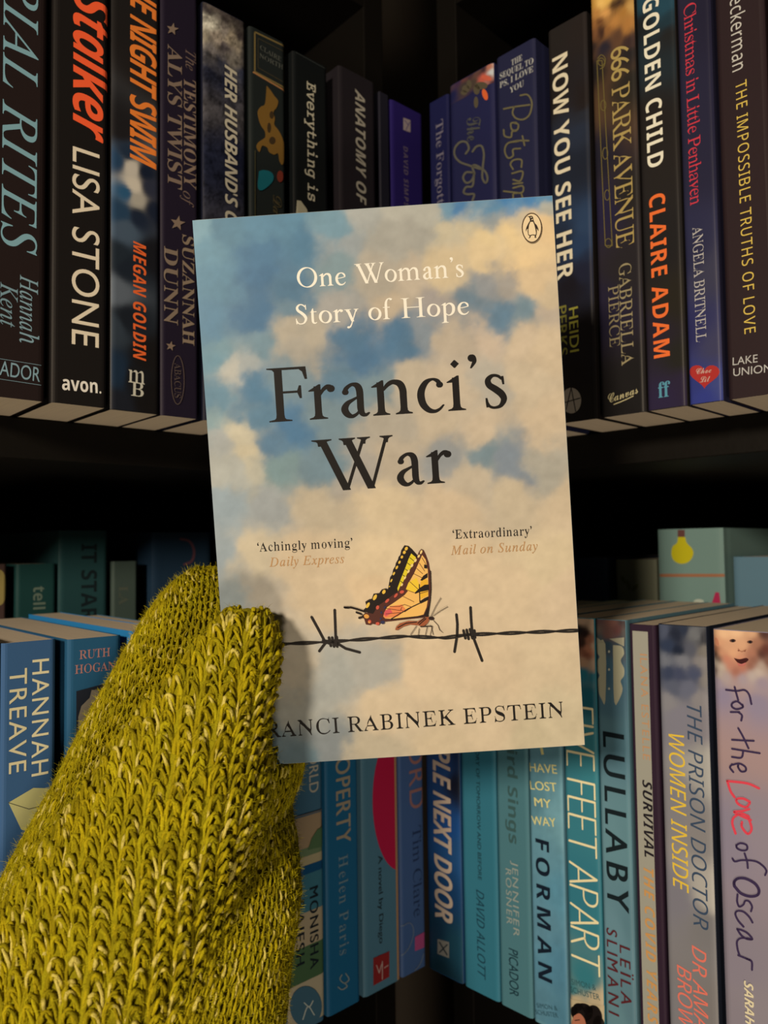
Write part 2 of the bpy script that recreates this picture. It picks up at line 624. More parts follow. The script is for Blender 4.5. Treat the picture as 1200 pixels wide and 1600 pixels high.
def star(cx, cy, r, k=5):
    return [(cx + (r if i % 2 == 0 else r * .42) * math.sin(i * math.pi / k + .2), cy - (r if i % 2 == 0 else r * .42) * math.cos(i * math.pi / k + .2)) for i in range(2 * k)]


def split_at(V2, F, xs):
    import bmesh
    bm = bmesh.new()
    vs = [bm.verts.new((q[0], q[1], q[2] if len(q) > 2 else 0)) for q in V2]
    for f in F:
        try:
            bm.faces.new([vs[i] for i in f])
        except ValueError:
            pass
    for x in xs:
        bmesh.ops.bisect_plane(bm, geom=list(bm.verts) + list(bm.edges) + list(bm.faces), plane_co=(x, 0, 0), plane_no=(1, 0, 0), dist=1e-7)
    bm.verts.index_update()
    V = np.array([v.co[:3] for v in bm.verts])
    Fs = [[v.index for v in f.verts] for f in bm.faces]
    bm.free()
    return V, Fs


class Press:
    """prints flat art onto one face of a book; to3 turns sheet coordinates (x, z) and a tiny lift into 3-D"""

    def __init__(self, parent, px2, to3, grp, step=.00004):
        self.parent, self.px2, self.to3, self.g, self.step, self.lift = parent, px2, to3, grp, step, .00008

    def put(self, name, V2, F, col, rough=.55):
        br = getattr(self, 'breaks', None)
        V2 = np.array(V2)
        if br is not None:
            if V2[:, 0].min() < br[4] or V2[:, 0].max() > br[6]:
                V2, F = split_at(V2, F, [b for b in br[1:-1] if V2[:, 0].min() < b < V2[:, 0].max()])
        V = [self.to3(q[0], q[1], self.lift + (q[2] * 4e-6 if len(q) > 2 else 0)) for q in V2]
        self.lift += self.step
        return link_mesh(name, V, F, ink(K(col, self.g), rough), self.parent)

    def poly(self, pts, col, name='printed_shape'):
        P = np.array([self.px2(*p) for p in pts])
        V, F = fill_contours([P])
        if len(F):
            return self.put(name, V, F, col)

    def polys(self, plist, col, name='printed_shape'):
        V, F = [], []
        for pts in plist:
            v, f = fill_contours([np.array([self.px2(*p) for p in pts])])
            k = len(V)
            V += list(v)
            F += [[i + k for i in q] for q in f]
        return self.put(name, V, F, col)

    def lines(self, plist, wd, col, name='printed_line', smooth=False):
        V, F = [], []
        for pts in plist:
            if smooth:
                pts = smooth_line(pts)
            v, f = stroke(pts, wd)
            k = len(V)
            V += [(*self.px2(p[0], p[1]), p[2] if len(p) > 2 else 0) for p in v]
            F += [[i + k for i in q] for q in f]
        return self.put(name, V, F, col)

    def vtext(self, body, style, x, y0, y1, wd, col, sp=1.0, name='lettering'):
        """text running down a spine: x centre, from y0 to y1, capitals wd wide"""
        V, F = glyphs(body, style, sp)
        ym = (y0 + y1) / 2
        X, _ = self.px2(x, ym)
        hw = (self.px2(x + wd / 2, ym)[0] - self.px2(x - wd / 2, ym)[0])
        z0, z1 = self.px2(x, y0)[1], self.px2(x, y1)[1]
        t0, t1 = V[:, 0].min(), V[:, 0].max()
        c = cap(style)
        o = np.stack([X - hw / 2 + V[:, 1] / c * hw, z0 + (V[:, 0] - t0) / (t1 - t0) * (z1 - z0), V[:, 2]], 1)
        return self.put(name, o, F, col)

    def htext(self, body, style, xa, ya, xb, yb, h, col, sp=1.0, name='lettering'):
        """text along a baseline from pixel a to pixel b, capitals h high"""
        V, F = glyphs(body, style, sp)
        a, b = np.array(self.px2(xa, ya)), np.array(self.px2(xb, yb))
        u = (b - a)
        n = np.array([-u[1], u[0]]) / np.linalg.norm(u)
        hh = abs(self.px2(xa, ya - h)[1] - a[1])
        t0, t1 = V[:, 0].min(), V[:, 0].max()
        c = cap(style)
        o = a[None] + (V[:, :1] - t0) / (t1 - t0) * u[None] + V[:, 1:2] / c * hh * n[None]
        o = np.hstack([o, V[:, 2:3]])
        return self.put(name, o, F, col)

    def picture(self, x0, x1, z0, z1, S, warp=0.0, nx=26, nz=60, p=3.2, freq=60.0, grain=.0, r0=4.0, name='printed_picture', seed=3, rough=.4):
        """printed photograph: sheet rectangle, colours from samples given in pixels"""
        cols = np.unique(np.concatenate([np.linspace(x0, x1, nx), [v for v in getattr(self, 'breaks', []) if x0 < v < x1]]))
        nx = len(cols)
        gx, gz = np.meshgrid(cols, np.linspace(z0, z1, nz))
        fx, fz = gx.ravel(), gz.ravel()
        SP = np.array([[*self.px2(s[0], s[1]), *K(s[2:5], self.g)] for s in S])
        wx = fx + warp * fbm(fx * freq, fz * freq, seed)
        wz = fz + warp * fbm(fx * freq + 40, fz * freq + 11, seed + 9)
        sc = 4000.0
        SP[:, :2] *= sc
        C = idw(wx * sc, wz * sc, SP, p, r0)
        if grain:
            C = C * (1 + grain * (fbm(fx * freq * 4, fz * freq * 4, seed + 5) + 1.2 * fbm(fx * freq, fz * freq * 1.3, seed + 7)))[:, None]
        V = np.array([self.to3(a, b, self.lift) for a, b in zip(fx, fz)])
        self.lift += self.step
        i = np.arange(nx * nz).reshape(nz, nx)
        F = np.stack([i[:-1, :-1], i[:-1, 1:], i[1:, 1:], i[1:, :-1]], -1).reshape(-1, 4)
        return fast_mesh(name, V, F, mat('printed_picture_ink', rough=rough, attr='Col', spec=.12), self.parent, True, np.clip(C, .002, .9))
# outlines of the print faces, packed: advance, then per contour points x y (+ two handles after '!'), thousandths of an em
FACES = {
    0x1D400: {
        'A': ''';u4S4a 4S4|!4g4|4w5&5)53!565?5B5U5O5v 8+<F 8F<E ;%6-!;55d;C5I;N59!;Y5);j4|<#4| <#4a 8M4a 8M4|!9)4|9D5/9D5J!9D5S9?5f946$ 8q6r 6F6r 5|5p 5x5_ 5v5N!5v50634|6e4| 6k4| 6k4a "6U7A 8a7A 7Y9z ''',
        'B': ''';~4y4a 4y4{!5@4|5W5)5d56!5p5C5v5]5v6% 5v:j!5v;,5s;A5n;P!5i;`5`;j5R;p!5E;u54;x4x;x 4x<6 8@<6!:;<6;8;];8:N!;89V:]8~9I8i!:s8O;Y7q;Y6q!;Y62;B5]:n5:!:>4r9U4a8Z4a "7b8p 7k8p!8E8p8l8z9%94!9;9H9F9m9F:F!9F:t9>;;9/;P!8{;f8`;q8:;q!7~;q7p;m7k;d!7e;Z7b;I7b;0 "8B5*!8n5*92569D5O!9U5i9_659_6l!9_7H9R7q9;8-!8~8D8U8P7y8P 7b8P 7b5h!7b5P7f5A7o58!7w5/8+5*''',
        'C': '''<I8w4P!834P7R4`6z5#!6E5B5w5m5Y6H!5<6~5-7b5-8L!5-975<9u5Z:O!5x;*6F;S6|;s!7U<687<E8{<E!9M<E:)<8:h;z!:r;u:|;s;+;s!;D;s;S<&;Z<E ;u<E ;u9j ;[9j!;D:M;$;#:W;H!:.;m9[<#9)<#!7e<#7(:m7(8I!7(647l5)9<5)!9e5):253:Y5I!;%5_;I5};i6J <*60!;?5&:;4P''',
        'D': '''<s5#4a 5#4{!5C4|5Y5&5e52!5p5=5u5S5u5v 5u:r!5u;>5o;X5b;f!5T;r5=;x4w;x 4w<6 8B<6!9a<6:b;t;F;8!<*:W<I9_<I8K!<I5x;,4a8L4a "8C5*!9*5*9[5C9{5w!:?6N:N7@:N8M!:N:e9j;p8D;p!8+;p7u;k7m;b!7f;W7b;D7b;& 7b5r!7b5U7f5B7m59!7u5/8*5*''',
        'E': ''';}4v4a 4v4z!5>4z5V5$5d52!5q5?5w5W5w5{ 5w:j!5w;:5q;W5d;e!5V;r5?;x4y;x 4y<6 ;<<6 ;<9{ ;$9{!:x:_:c;/:?;G!9v;`9@;l8Q;l!8<;l8,;k7};i!7r;f7k;`7h;W!7e;N7c;?7c;, 7c8g 7s8g!8E8g8f8s8{9/!959F9C9l9K:F 9d:F 9d6] 9J6]!9G7*9?7I957a!9*7x8u8-8`86!8J8?8.8C7g8C 7c8C 7c5k!7c5Q7h5A7q5:!7z53825/8O5/!9%5/9O559r5@!:85K:U5]:m5w!;)65;=6V;N7& ;k7& ;A4a ''',
        'F': ''';D4x4a 4x4{!5@4~5W5+5d58!5p5E5v5_5v6) 5v:s!5v;<5p;T5c;a!5U;m5=;u4v;x 4v<6 ;4<6 ;49{ :w9{!:p:I:e:k:U;(!:F;@:/;Q9m;]!9N;h9%;m8N;m!8;;m8,;l7};k!7r;i7k;e7h;^!7d;V7b;K7b;; 7b8i 7n8i!8?8i8a8u8v91!909H9>9n9E:H 9a:H 9a6] 9F6]!9?7=917g8w7~!8b8:8?8E7l8E 7b8E 7b6#!7b5g7e5S7k5F!7p587{5.805)!8@5#8W4|8w4{ 8w4a ''',
        'G': '''=*9-4Q!8?4Q7Z4a7$4~!6I5@5z5k5]6E!5>6{5/7`5/8M!5/985>9v5]:P!5z;+6H;T6};s!7U<686<E8x<E!9Q<E:/<9:k;{!:u;v:~;t;+;t!;6;t;?;x;F<#!;M<+;S<6;Z<E ;v<E ;v9i ;[9i!;M:7;::Z:~:y!:g;<:K;T:.;f!9l;w9L<#9,<#!7h<#7+:n7+8K!7+7<7<6G7_5l!8%548U4t984t!9_4t9y4{:-5/!:;5=:B5S:B5q :B6k!:B7/:;7D:.7P!9|7[9a7a987b 987z <z7z <z7b!<X7a<C7[<87P!<-7E<(70<(6l <(51!;+4e:,4Q''',
        'H': '''=A4x4a 4x4{!5@4|5W5(5d55!5p5B5v5Z5v6# 5v:y!5v;>5p;T5d;b!5V;o5?;v4y;x 4y<6 8a<6 8a;x!8G;v85;s8(;n!7v;i7n;a7i;T!7d;H7b;67b:y 7b8n :A8n :A:y!:A;6:?;H::;T!:6;a:.;i9|;n!9o;s9[;v9B;x 9B<6 =)<6 =);x!<a;u<I;n<>;c!<3;V<-;?<-:y <-6#!<-5^<35E<?57!<J5)<b4|=)4{ =)4a 9B4a 9B4{!9e4|9|5(:.54!:;5?:A5X:A6# :A8A 7b8A 7b6#!7b5Z7h5B7t55!8$5(8=4|8a4{ 8a4a ''',
        'I': '''8}4u4a 4u4{!5;4~5S5+5b56!5p5A5w5W5w5w 5w;*!5w;I5q;^5e;h!5X;q5?;w4u;x 4u<6 8e<6 8e;x!8A;w8);q7w;h!7i;^7c;I7c;* 7c5z!7c5e7e5T7j5H!7o5<7x538+5-!885&8L4~8g4{ 8g4a ''',
        'K': '''=.4y4a 4y4{!5A4|5X5(5e55!5q5B5w5Z5w6# 5w:y!5w;>5q;U5e;c!5W;p5@;w4z;x 4z<6 8b<6 8b;x!8H;v86;s8);n!7w;i7o;a7j;T!7e;H7c;67c:y 7c8T 9}:q!:=;1:K;H:K;Y!:K;n:.;x9O;x 9O<6 <d<6 <d;x <V;x!;x;x;5;P:E:^ 919F <B5K!<N5<<Z52<f5+!<q5#=%4|=;4{ =;4a 9@4a 9@4{ 9g4|!9q4}9y4~9~5$!:/5*:550:559!:55C:,5S9v5i 7|86 7c7z 7c6#!7c5Z7i5B7u55!8%5(8>4|8b4{ 8b4a ''',
        'L': ''';f4x4a 4x4{!5@4|5W5(5d55!5p5B5v5Z5v6# 5v:y!5v;?5p;V5d;d!5V;p5?;w4y;x 4y<6 8m<6 8m;x!8Q;x8=;v8.;q!7z;l7p;d7k;V!7e;I7b;77b:y 7b6&!7b5k7d5X7g5L!7j5@7r587}55!8-518=5/8T5/!9*5/9R559t5A!:95M:T5b:l5~!;&6>;:6d;K78 ;g78 ;@4a ''',
        'M': '''?24v4a 4v4{!5<4|5T5(5c55!5p5B5w5Y5w5} 5w:~!5w;95u;J5p;U!5k;a5c;j5U;o!5G;t55;w4w;x 4w<6 7f<6 9w7% <-<6 >t<6 >t;x!>S;u>=;n>1;a!>#;S=y;==y:x =y6+!=y5j={5T>$5F!>*57>25->>5)!>J5#>[4|>s4{ >s4a ;74a ;74{!;O4};b5%;o5+!;|50<)5:<.5H!<35U<55j<56( <5;< 9K4a 904a 6I;- 6I5~!6I5W6P5>6_52!6m5%7+4{7N4{ 7N4a ''',
        'N': '''<p;B4P 6K:M 6K5|!6K5X6Q5@6^54!6i5(7%4|7J4{ 7J4a 4|4a 4|4{!584|5J5#5W5)!5d5.5l575q5D!5v5Q5x5d5x5| 5x;,!5U;V5A;m5<;p!55;s5,;v4|;x 4|<6 7;<6 ;07M ;0:w!;0;4;.;F;);S!;#;`:w;i:j;n!:];s:J;v:1;x :1<6 <Z<6 <Z;x!<7;w;{;p;p;d!;e;V;_;>;_:v ;_4P ''',
        'O': '''=D8}4P!8K4P7x4Y7M4l!6~4~6X5<695]!5t5}5Z6H5I6t!587D5/7t5/8K!5/8~589R5I9~!5Z:N5t:t69;:!6Y;Z7#;t7P<+!7{<=8P<F9)<F!9Z<F:.<=:X<,!;(;u;M;[;m;<!<1:w<J:P<]:$!<n9T<w9#<w8K!<w7t<n7D<]6t!<J6H<15};l5]!;K5<;%4~:U4l!:*4Y9U4P"9(4s!:@4s:z6):z8K!:z9Z:j:P:J;-!:*;d9X<#8|<#!7d<#7*:n7*8K!7*7<7:6G7Z5k!7{538K4s''',
        'P': ''';X4x4a 4x4{!5@4|5W5(5d55!5p5B5v5Z5v6# 5v:y!5v;>5p;T5d;b!5V;o5?;v4y;x 4y<6 86<6!91<69o<.:8;z!:Z;k:v;U;.;:!;A:z;K:X;K:2!;K9S;69%:g8_!:<8;9X8*8a8* 7b8* 7b6#!7b5Z7h5B7t55!8$5(8=4|8a4{ 8a4a "7b8N 8#8N!8U8N8y8Y938q!9G9-9Q9S9Q:.!9Q:c9I;.98;G!9&;a8d;m8:;m!8%;m7t;i7m;b!7f;Z7b;M7b;; ''',
        'Q': '''=D:x2i!9I2i8D3G7i4`!774q6g506C5Q!5{5s5`6?5L6m!597?5/7q5/8K!5/8~589R5I9~!5Z:N5t:t69;:!6Y;Z7#;t7P<+!7{<=8P<F9)<F!9Z<F:.<=:X<,!;(;u;M;[;m;<!<1:w<J:P<]:$!<n9T<w9#<w8K!<w7T<a6i<46,!;c5I;$4z:04a!:U3k;43B<%3B!<;3B<R3F<m3M <r31!<42u;T2i"9)4s!:A4s:{6):{8K!:{9Z:k:P:J;-!:*;d9X<#8|<#!7d<#7*:n7*8K!7*7<7:6G7[5k!7|538L4s''',
        'R': '''<P4x4a 4x4{!5@4|5W5(5d55!5p5B5v5Z5v6# 5v:y!5v;>5p;T5d;b!5V;o5?;v4y;x 4y<6 8;<6!9E<6:6<&:h;e!;>;G;W:t;W:6!;W9=;#8a9t8E ;n5Q!;y5@<)54<25,!<;5#<G4{<X4{ <[4{ <[4a :<4a 8#84 7b84 7b6#!7b5Z7h5B7t55!8$5(8=4|8a4{ 8a4a "7b8T 8&8T!8[8T9&8a9?8z!9V979c9^9c:8!9c;=9;;m8F;m!8+;m7u;i7m;`!7f;V7b;D7b;( ''',
        'S': ''';/5F4P 5F7= 5d7=!5t6N615t6R5P!6t5-7C4w7x4w!8C4w8b5&8x5<!925Q9=5l9=61!9=6^8}7%8G7@ 7D7o!6e81698O5z8q!5_975P9_5P:2!5P:[5Y;#5k;B!5|;`69;w6X<-!6w<>7><F7f<F!7z<F85<D8N<?!8g<:9%<49B<+ 9P<( 9]<%!9n<%9y<19|<F :=<F :=9z :#9z!9v:D9g:f9S;&!9@;C9);Y8k;j!8P;y85<%7t<%!7Q<%76;x6};f!6i;S6_;<6_:{!6_:a6h:J6y:9!7/:(7I9r7l9b 8r94!9@8|9`8i9x8S!:38>:D8(:M7k!:V7R:[77:[6s!:[6G:Q5}:=5]!:(5<9f4~9@4m!8v4Z8I4Q7q4Q!7`4Q7O4R7>4T!7-4W6x4[6h4b 6?4o 6*4s!5z4s5s4p5n4l!5i4f5e4^5b4P ''',
        'T': ''';a654a 654{!6Y4{6s5&7%54!735A7:5Z7:6# 7:;p 70;p!6U;p6,;a5h;C!5H;$56:T519x 4q9x 4q<6 ;M<6 ;M9w ;49w!;);5:E;p9.;p 9%;p 9%6#!9%5Y9,5@9:53!9G5%9a4{:,4{ :,4a ''',
        'U': '''<n8j4M!7h4M7$4b6V51!6-5Y5t6>5t79 5t:y!5t;>5n;T5b;b!5T;o5=;v4w;x 4w<6 8_<6 8_;x!8E;v83;s8%;n!7t;i7k;a7f;T!7b;H7`;67`:y 7`6}!7`6A7k5p8&5S!8=558a5&975&!:R5&;25l;27? ;2:x!;2;>;,;T:z;b!:m;n:S;u:-;x :-<6 <R<6 <R;x!<3;t;z;l;p;_!;e;Q;`;;;`:x ;`7a!;`6S;J5d:{56!:O4d9i4M''',
        'V': ''';h844M 5H:|!5=;953;M5(;]!4x;l4e;u4K;x 4K<6 82<6 82;x!7n;x7W;u7J;o!7<;h75;]75;L!75;B79;27B:x 8z7& :J:w!:Q;.:T;>:T;K!:T;]:N;h:A;n!:3;t9y;w9[;x 9[<6 ;}<6 ;};x!;h;x;W;r;J;h!;=;];0;E:~;# 8N4M ''',
        'W': '''>k7P4P 56;3!5.;J5%;[4x;g!4o;r4_;w4I;x 4I<6 7`<6 7`;x!7J;w7:;t71;n!7(;h6~;]6~;M!6~;?7&;,7.:p 8D76 9_:Q 9H;<!9A;S97;c9,;k!8|;r8i;v8M;x 8M<6 ;y<6 ;y;x!;J;x;3;k;3;O!;3;G;6;:;<;) <R7I =[:k!=d;(=h;:=h;G!=h;X=c;e=W;l!=L;s=;;w<~;x <~<6 >~<6 >~;x!>k;u>[;l>Q;^!>G;O>=;:>4:z <(4P ;h4P 9u9k 7n4P ''',
        'Y': ''';e6C4a 6C4{!6g4|6~5(7/55!7;5B7A5Z7A6# 7A7] 5K;*!59;K5);b4v;j 4b;s 4L;w 4L<6 8,<6 8,;w 7v;w!7d;w7U;t7J;o!7?;i7:;a7:;V!7:;M7>;@7F;1 8k8H :4:f!:C;#:K;9:K;I!:K;h:2;w9Z;w 9U;w 9U<6 ;y<6 ;y;w!;h;u;X;n;K;c!;>;W;1;F;#;1 9-8& 9-6#!9-5Z935B9?55!9K5(9d4|:,4{ :,4a ''',
        'Z': ''';}5#4a 5#4q 99;k 87;k!7f;k7A;f7$;]!6c;R6K;A68;)!6$:k5p:H5b9v 5H9v 5[<6 ;G<6 ;G<# 7651 8]51!9G51:#5A:L5b!:u6&;76Z;H7F ;b7F ;H4a ''',
        'a': ''':D8t4Q!8A4Q8%4h7}5:!7O4j6v4S6:4S!5r4S5V4^5B4r!5.5+5#5E5#5e!5#66596Z5f6x!66796z7T7{7n 7{8`!7{8|7u967i9C!7]9P7I9V7.9V!6^9V6G9K6G96!6G926L9)6U8w!6_8j6d8]6d8P!6d8>6]806P8$!6C7t627o5z7o!5e7o5T7u5I8&!5=83578C578X!578p5?9*5O9=!5a9O5w9^699i!6V9t6x9y7C9y!809y8d9l9%9Q!9C979R8i9R81 9R5d!9R5R9S5F9U5A!9W5<9]599d59!9k599s5=9|5D :.5/!9h4e9B4Q"7358!7<587H5<7U5C!7c5J7p5U7{5e 7{7N!7*7;6]6l6]6)!6]5Q6m58''',
        'c': '''9S7:4Q!6o4Q6L4[6-4q!5i5+5P5G5>5l!5,654~6_4~71!4~7c5-835B8Y!5V9#5r9B6;9X!6_9o7+9z7V9z!8,9z8R9p8n9Z!9.9E9;9+9;8f!9;8R958D9+89!8{8.8l8(8X8(!808(7w8?7w8n 7x8~ 7y92!7y9K7k9X7N9X!6p9X6S8}6S7j!6S6{6`6C6y5y!775R7X5?8(5?!8K5?8n5P925r 9F5a!8o4u8.4Q''',
        'd': ''':l6}4Q!6Y4Q6:4[5{4q!5`5*5I5F5:5j!5+624~6Z4~7-!4~7a5+835<8Z!5L9%5c9D6$9Y!6B9o6c9y7+9y!7Z9y8%9f8D9? 8D;?!8D;T8?;c84;l!8);t7r;x7X;y 7X<6 9z<6 9z5w!9z5^9}5L:(5C!:-59:;52:R5/ :R4q!9x4q964g8D4Q 8D5@!8(4j7Y4Q"7Q50!7a507q578$5D!845Q8>5c8D5x 8D8a!8A8r899$8+90!7x9;7h9@7U9@!769@6{916o8m!6b8M6[7x6[76!6[6Q6b5}6n5^!6z5?7450''',
        'e': '''9_774Q!6k4Q6H4[6*4q!5g5*5N5G5=5m!5,674~6d4~7<!4~7l5,8:5>8_!5P9(5j9D6.9Y!6M9o6p9y7<9y!7v9y8I9f8l9?!928t9C8>9C7T 9C7I 6Z7I!6[6(7*5E7|5E!8H5E8l5[906, 9F5s!8p4{8.4Q"6Y7q 8#7q 8#88!8#8c7{9&7s9;!7j9N7Y9X7B9X!6p9X6Y9*6Y8& ''',
        'f': '''864w4a 4w4y!5-4z5:4}5A5&!5H5+5M515P5:!5S5A5T5T5T5t 5T9: 4y9: 4y9m 5T9m 5T:R!5T;-5e;V6*;t!6J<66w<D7U<D!8$<D8F<;8^<(!8u;p9%;X9%;=!9%;(8{:r8p:g!8e:[8V:U8F:U!84:U8%:Z7v:e!7k:n7f:{7f;0!7f;=7j;L7r;] 7w;f 7y;o!7y;z7p<#7_<#!7I<#7<;x77;k!71;^7.;I7.;/ 7.9m 8&9m 8&9: 7.9: 7.5h!7.5I73557=5,!7G4~7]4y7|4y 7|4a ''',
        'g': ''':+7+2C!6D2C5o2L5M2`!5,2s4v304v3K!4v3m564*5m4:!5?4O5)4l5)53!5)5L525b5E5u!5X6-5v6?6D6P!5O6n5&7F5&84!5&8S508p5A9-!5R9D5k9W6/9e!6M9r6p9y7<9y!7d9y8/9r8S9d 9w9d 9w9- 9-9-!9D8k9P8J9P8&!9P7e9H7J9973!9*6w8p6f8T6X!896K7v6E7R6E 7<6F 7$6G!6o6G6`6B6T69!6H6/6B5~6B5q!6B5Z6V5O7#5O 7W5O!825O8[5K8{5B!9>599T5,9b4t!9o4a9u4H9u4)!9u3S9`3-942m!8d2Q8#2C"7<6f!7T6f7f6q7o7+!7x7@7|7b7|82!7|8_7x9#7o99!7f9N7T9X7<9X!7$9X6o9N6f99!6[9#6V8_6V82!6V7b6[7@6f7+!6o6q7$6f"7A2h!8M2h9%3%9%3X!9%3j8z3v8l3}!8^4*8G4-8)4- 6<4-!6$3y5t3f5t3N!5t3=6#3-692{!6N2n6o2h''',
        'h': ''':|4|4a 4|4y!544z5B4~5I5,!5P555T5D5T5Y 5T;<!5T;Q5Q;a5J;j!5C;s56;y4};z 4}<6 7.<6 7.9+!7S9_8)9y8c9y!9`9y:09C:083 :05Y!:05D:356::5-!:A5#:N4z:b4y :b4a 8$4a 8$4y 8,4y!8H4y8V528V5Y 8V8;!8V8V8S8l8M8y!8G9+8:928%92!7b927E8{7.8V 7.5Y!7.5D7155785-!7>5#7K4z7_4y 7_4a ''',
        'i': '''7z6B:`!6-:`5v:g5h:v!5X;)5Q;;5Q;P!5Q;f5X;x5h<,!5v<;6-<B6B<B!6W<B6j<;6y<,!7,;x73;f73;P!73;;7,;)6x:v!6i:g6W:`"4|4a 4|4y!554z5C5#5J5,!5Q545T5C5T5Y 5T8p!5T9.5Q9>5L9F!5F9N599R5#9S 5$9m 7/9m 7/5Y!7/5D7256785-!7>5#7K4z7_4y 7_4a ''',
        'l': '''7|4|4a 4|4y!554z5C5#5J5,!5Q545T5C5T5Y 5T;:!5T;P5Q;a5L;j!5G;s59;x5#;y 5#<6 7/<6 7/5Y!7/5D7256785-!7>5#7K4z7_4y 7_4a ''',
        'm': '''=p4|4a 4|4y!544z5B4~5I5,!5P555T5D5T5Y 5T8r!5T9,5Q9;5J9E!5C9N569S4}9T 4}9m 7,9m 7,9(!7R9^8$9y8Y9y!9C9y9m9]9|8~!:H9]:y9y;X9y!<S9y=#9C=#83 =#5Y!=#5D=&56=.5-!=45#=A4z=T4y =T4a :w4a :w4y!;/4z;;5#;B5-!;I56;L5E;L5Y ;L8;!;L8V;I8l;C8y!;=9+;092:w92!:Y92:>8|:&8Y :&5Y!:&5E:*56:15-!:75#:C4z:V4y :V4a 7|4a 7|4y!844z8@5#8G5-!8N568Q5E8Q5Y 8Q8;!8Q8V8N8k8H8y!8B9+85927|92!7]927A8{7,8V 7,5Y!7,5E7/56755.!7;5$7G4z7Z4y 7Z4a ''',
        'n': ''':|4|4a 4|4y!544z5B4~5I5,!5P555T5D5T5Y 5T8r!5T9,5Q9;5J9E!5C9N569S4}9T 4}9m 7.9m 7.9,!7S9`8(9y8c9y!9`9y:09C:083 :05Y!:05D:356::5-!:A5#:N4z:b4y :b4a 8$4a 8$4y 8,4y!8H4y8V528V5Y 8V8;!8V8V8S8l8M8y!8G9+8:928%92!7b927E8{7.8V 7.5Y!7.5D7155785-!7>5#7K4z7_4y 7_4a ''',
        'o': ''':97M4Q!6|4Q6T4]634r!5l5,5Q5I5>5p!5+6:4}6d4}77!4}7g5+875>8]!5Q9&5l9D639Y!6T9o6|9y7L9y!7x9y8D9o8f9Y!9,9D9G9(9Z8^!9n889w7i9w77!9w6b9n679Z5m!9G5G9,5+8g4q!8E4[7y4Q"7M4r!7j4r7~5$8/5@!855M895c8<6$!8>6B8?6g8?77!8?85898p8-91!7|9M7i9[7M9[!709[6w9M6l91!6a8o6Z856Z78!6Z6h6[6C6_6%!6b5d6f5M6l5@!6x5$714r''',
        'p': ''':n4{2E 4{2]!5/2^5;2a5B2f!5I2l5O2t5Q3#!5S3.5T3@5T3[ 5T8c!5T9&5Q9;5K9D!5E9M589R4~9U 4~9m 7&9m 7&9$!7E9^7q9z8O9z!8s9z979p9R9Z!9n9E:(9):78a!:F8<:M7n:M7@!:M6j:E6>:65s!:&5K9l5-9P4s!944]8o4Q8J4Q!7t4Q7L4g7.56 7.3e!7.3I7035743&!782t7@2k7K2f!7U2a7f2_7y2^ 7y2E "7v50!8:508O5?8]5_!8j6#8q6S8q78!8q7v8k8I8`8j!8T9-8?9<7{9<!7[9<7B9&7.8V 7.5m!7=5D7U50''',
        'r': '''9J4|4a 4|4y!554z5C5#5J5,!5Q545T5C5T5Y 5T8p!5T9.5Q9?5K9G!5E9N589R5#9S 5$9m 7+9m 7+8p!7<957Q9M7j9`!8%9q8=9y8S9y!8p9y9*9r989d!9F9T9M9A9M9*!9M8r9G8b9<8U!918I8}8C8j8C!8X8C8K8G8C8P!8:8X838c8,8m!8$8w7w8|7l8|!7^8|7P8s7C8a!768M7085707q 705Y!705B75537?5,!7H5#7[4z7y4y 7y4a ''',
        's': '''9K734Q!6s4Q6R4Y6-4j!6&4m5{4n5t4n!5d4n5X4e5R4S 5;4S 5;6I 5U6I!5_5z5p5X6-5@!6E5(6a4w6~4w!7<4w7O4}7]5.!7j597q5I7q5^!7q5z7_667:6H 6K6n!6(7#5i785W7N!5F7e5=7~5=8@!5=8k5K935h9O!6(9l6N9z7#9z!7/9z7;9y7I9v 7{9i 8+9g 859e!8@9e8I9l8O9z 8d9z 8d8B 8L8B!8A8g829(7x9;!7c9N7J9W709W!6v9W6e9R6Y9H!6N9=6H906H8{!6H8k6M8^6X8R!6c8G6r8=7,83 7p7m!877[8P7I8a74!8p6z8x6]8x69!8x5d8j5=8L4|!8.4`7c4Q''',
        't': '''8L6e4R!6<4R5z4]5i4q!5W5)5N5G5N5q 5N9= 5#9= 5#9]!5L:(5o:K6/:k!6J;/6`;J6m;b 7);b 7)9m 8-9m 8-9= 7)9= 7)6%!7)5l7,5]715R!765G7?5B7L5B!7d5B7w5S8+5v 8C5i!8#4x7M4R''',
        'v': '''9g7%4Q 5?8j!569#5.955&9A!4{9L4n9R4]9S 4]9m 7F9m 7F9T 7:9T!6z9T6m9K6m99 6o9- 7f6c 8W8q!8]9#8`9.8`93!8`9I8L9T8&9T 8&9m 9e9m 9e9U!9Q9Q9D9I9<9=!93919*8z8|8c 7@4Q ''',
        'x': '''9z4h4a 4h4w!5+5#5G595c5Z 6d6x 5F9%!549B4|9Q4g9S 4g9m 7M9m 7M9T!719T6~9M6~9?!6~9:7&90708| 7d8* 8E8w!8P9)8U948U9=!8U9F8Q9K8J9N!8C9Q869S7~9T 7~9m 9n9m 9n9W!9Q9Q959<8s8s 7z7e 9P5< 9b5%!9g4|9o4y9z4x 9z4a 794a 794y!7H4y7S4z7[4~!7c5%7g5,7g53!7g5>7a5L7T5_ 6z6V 6=5b!605P6*5C6*59!6*5%694w6V4w 6[4w 6[4a ''',
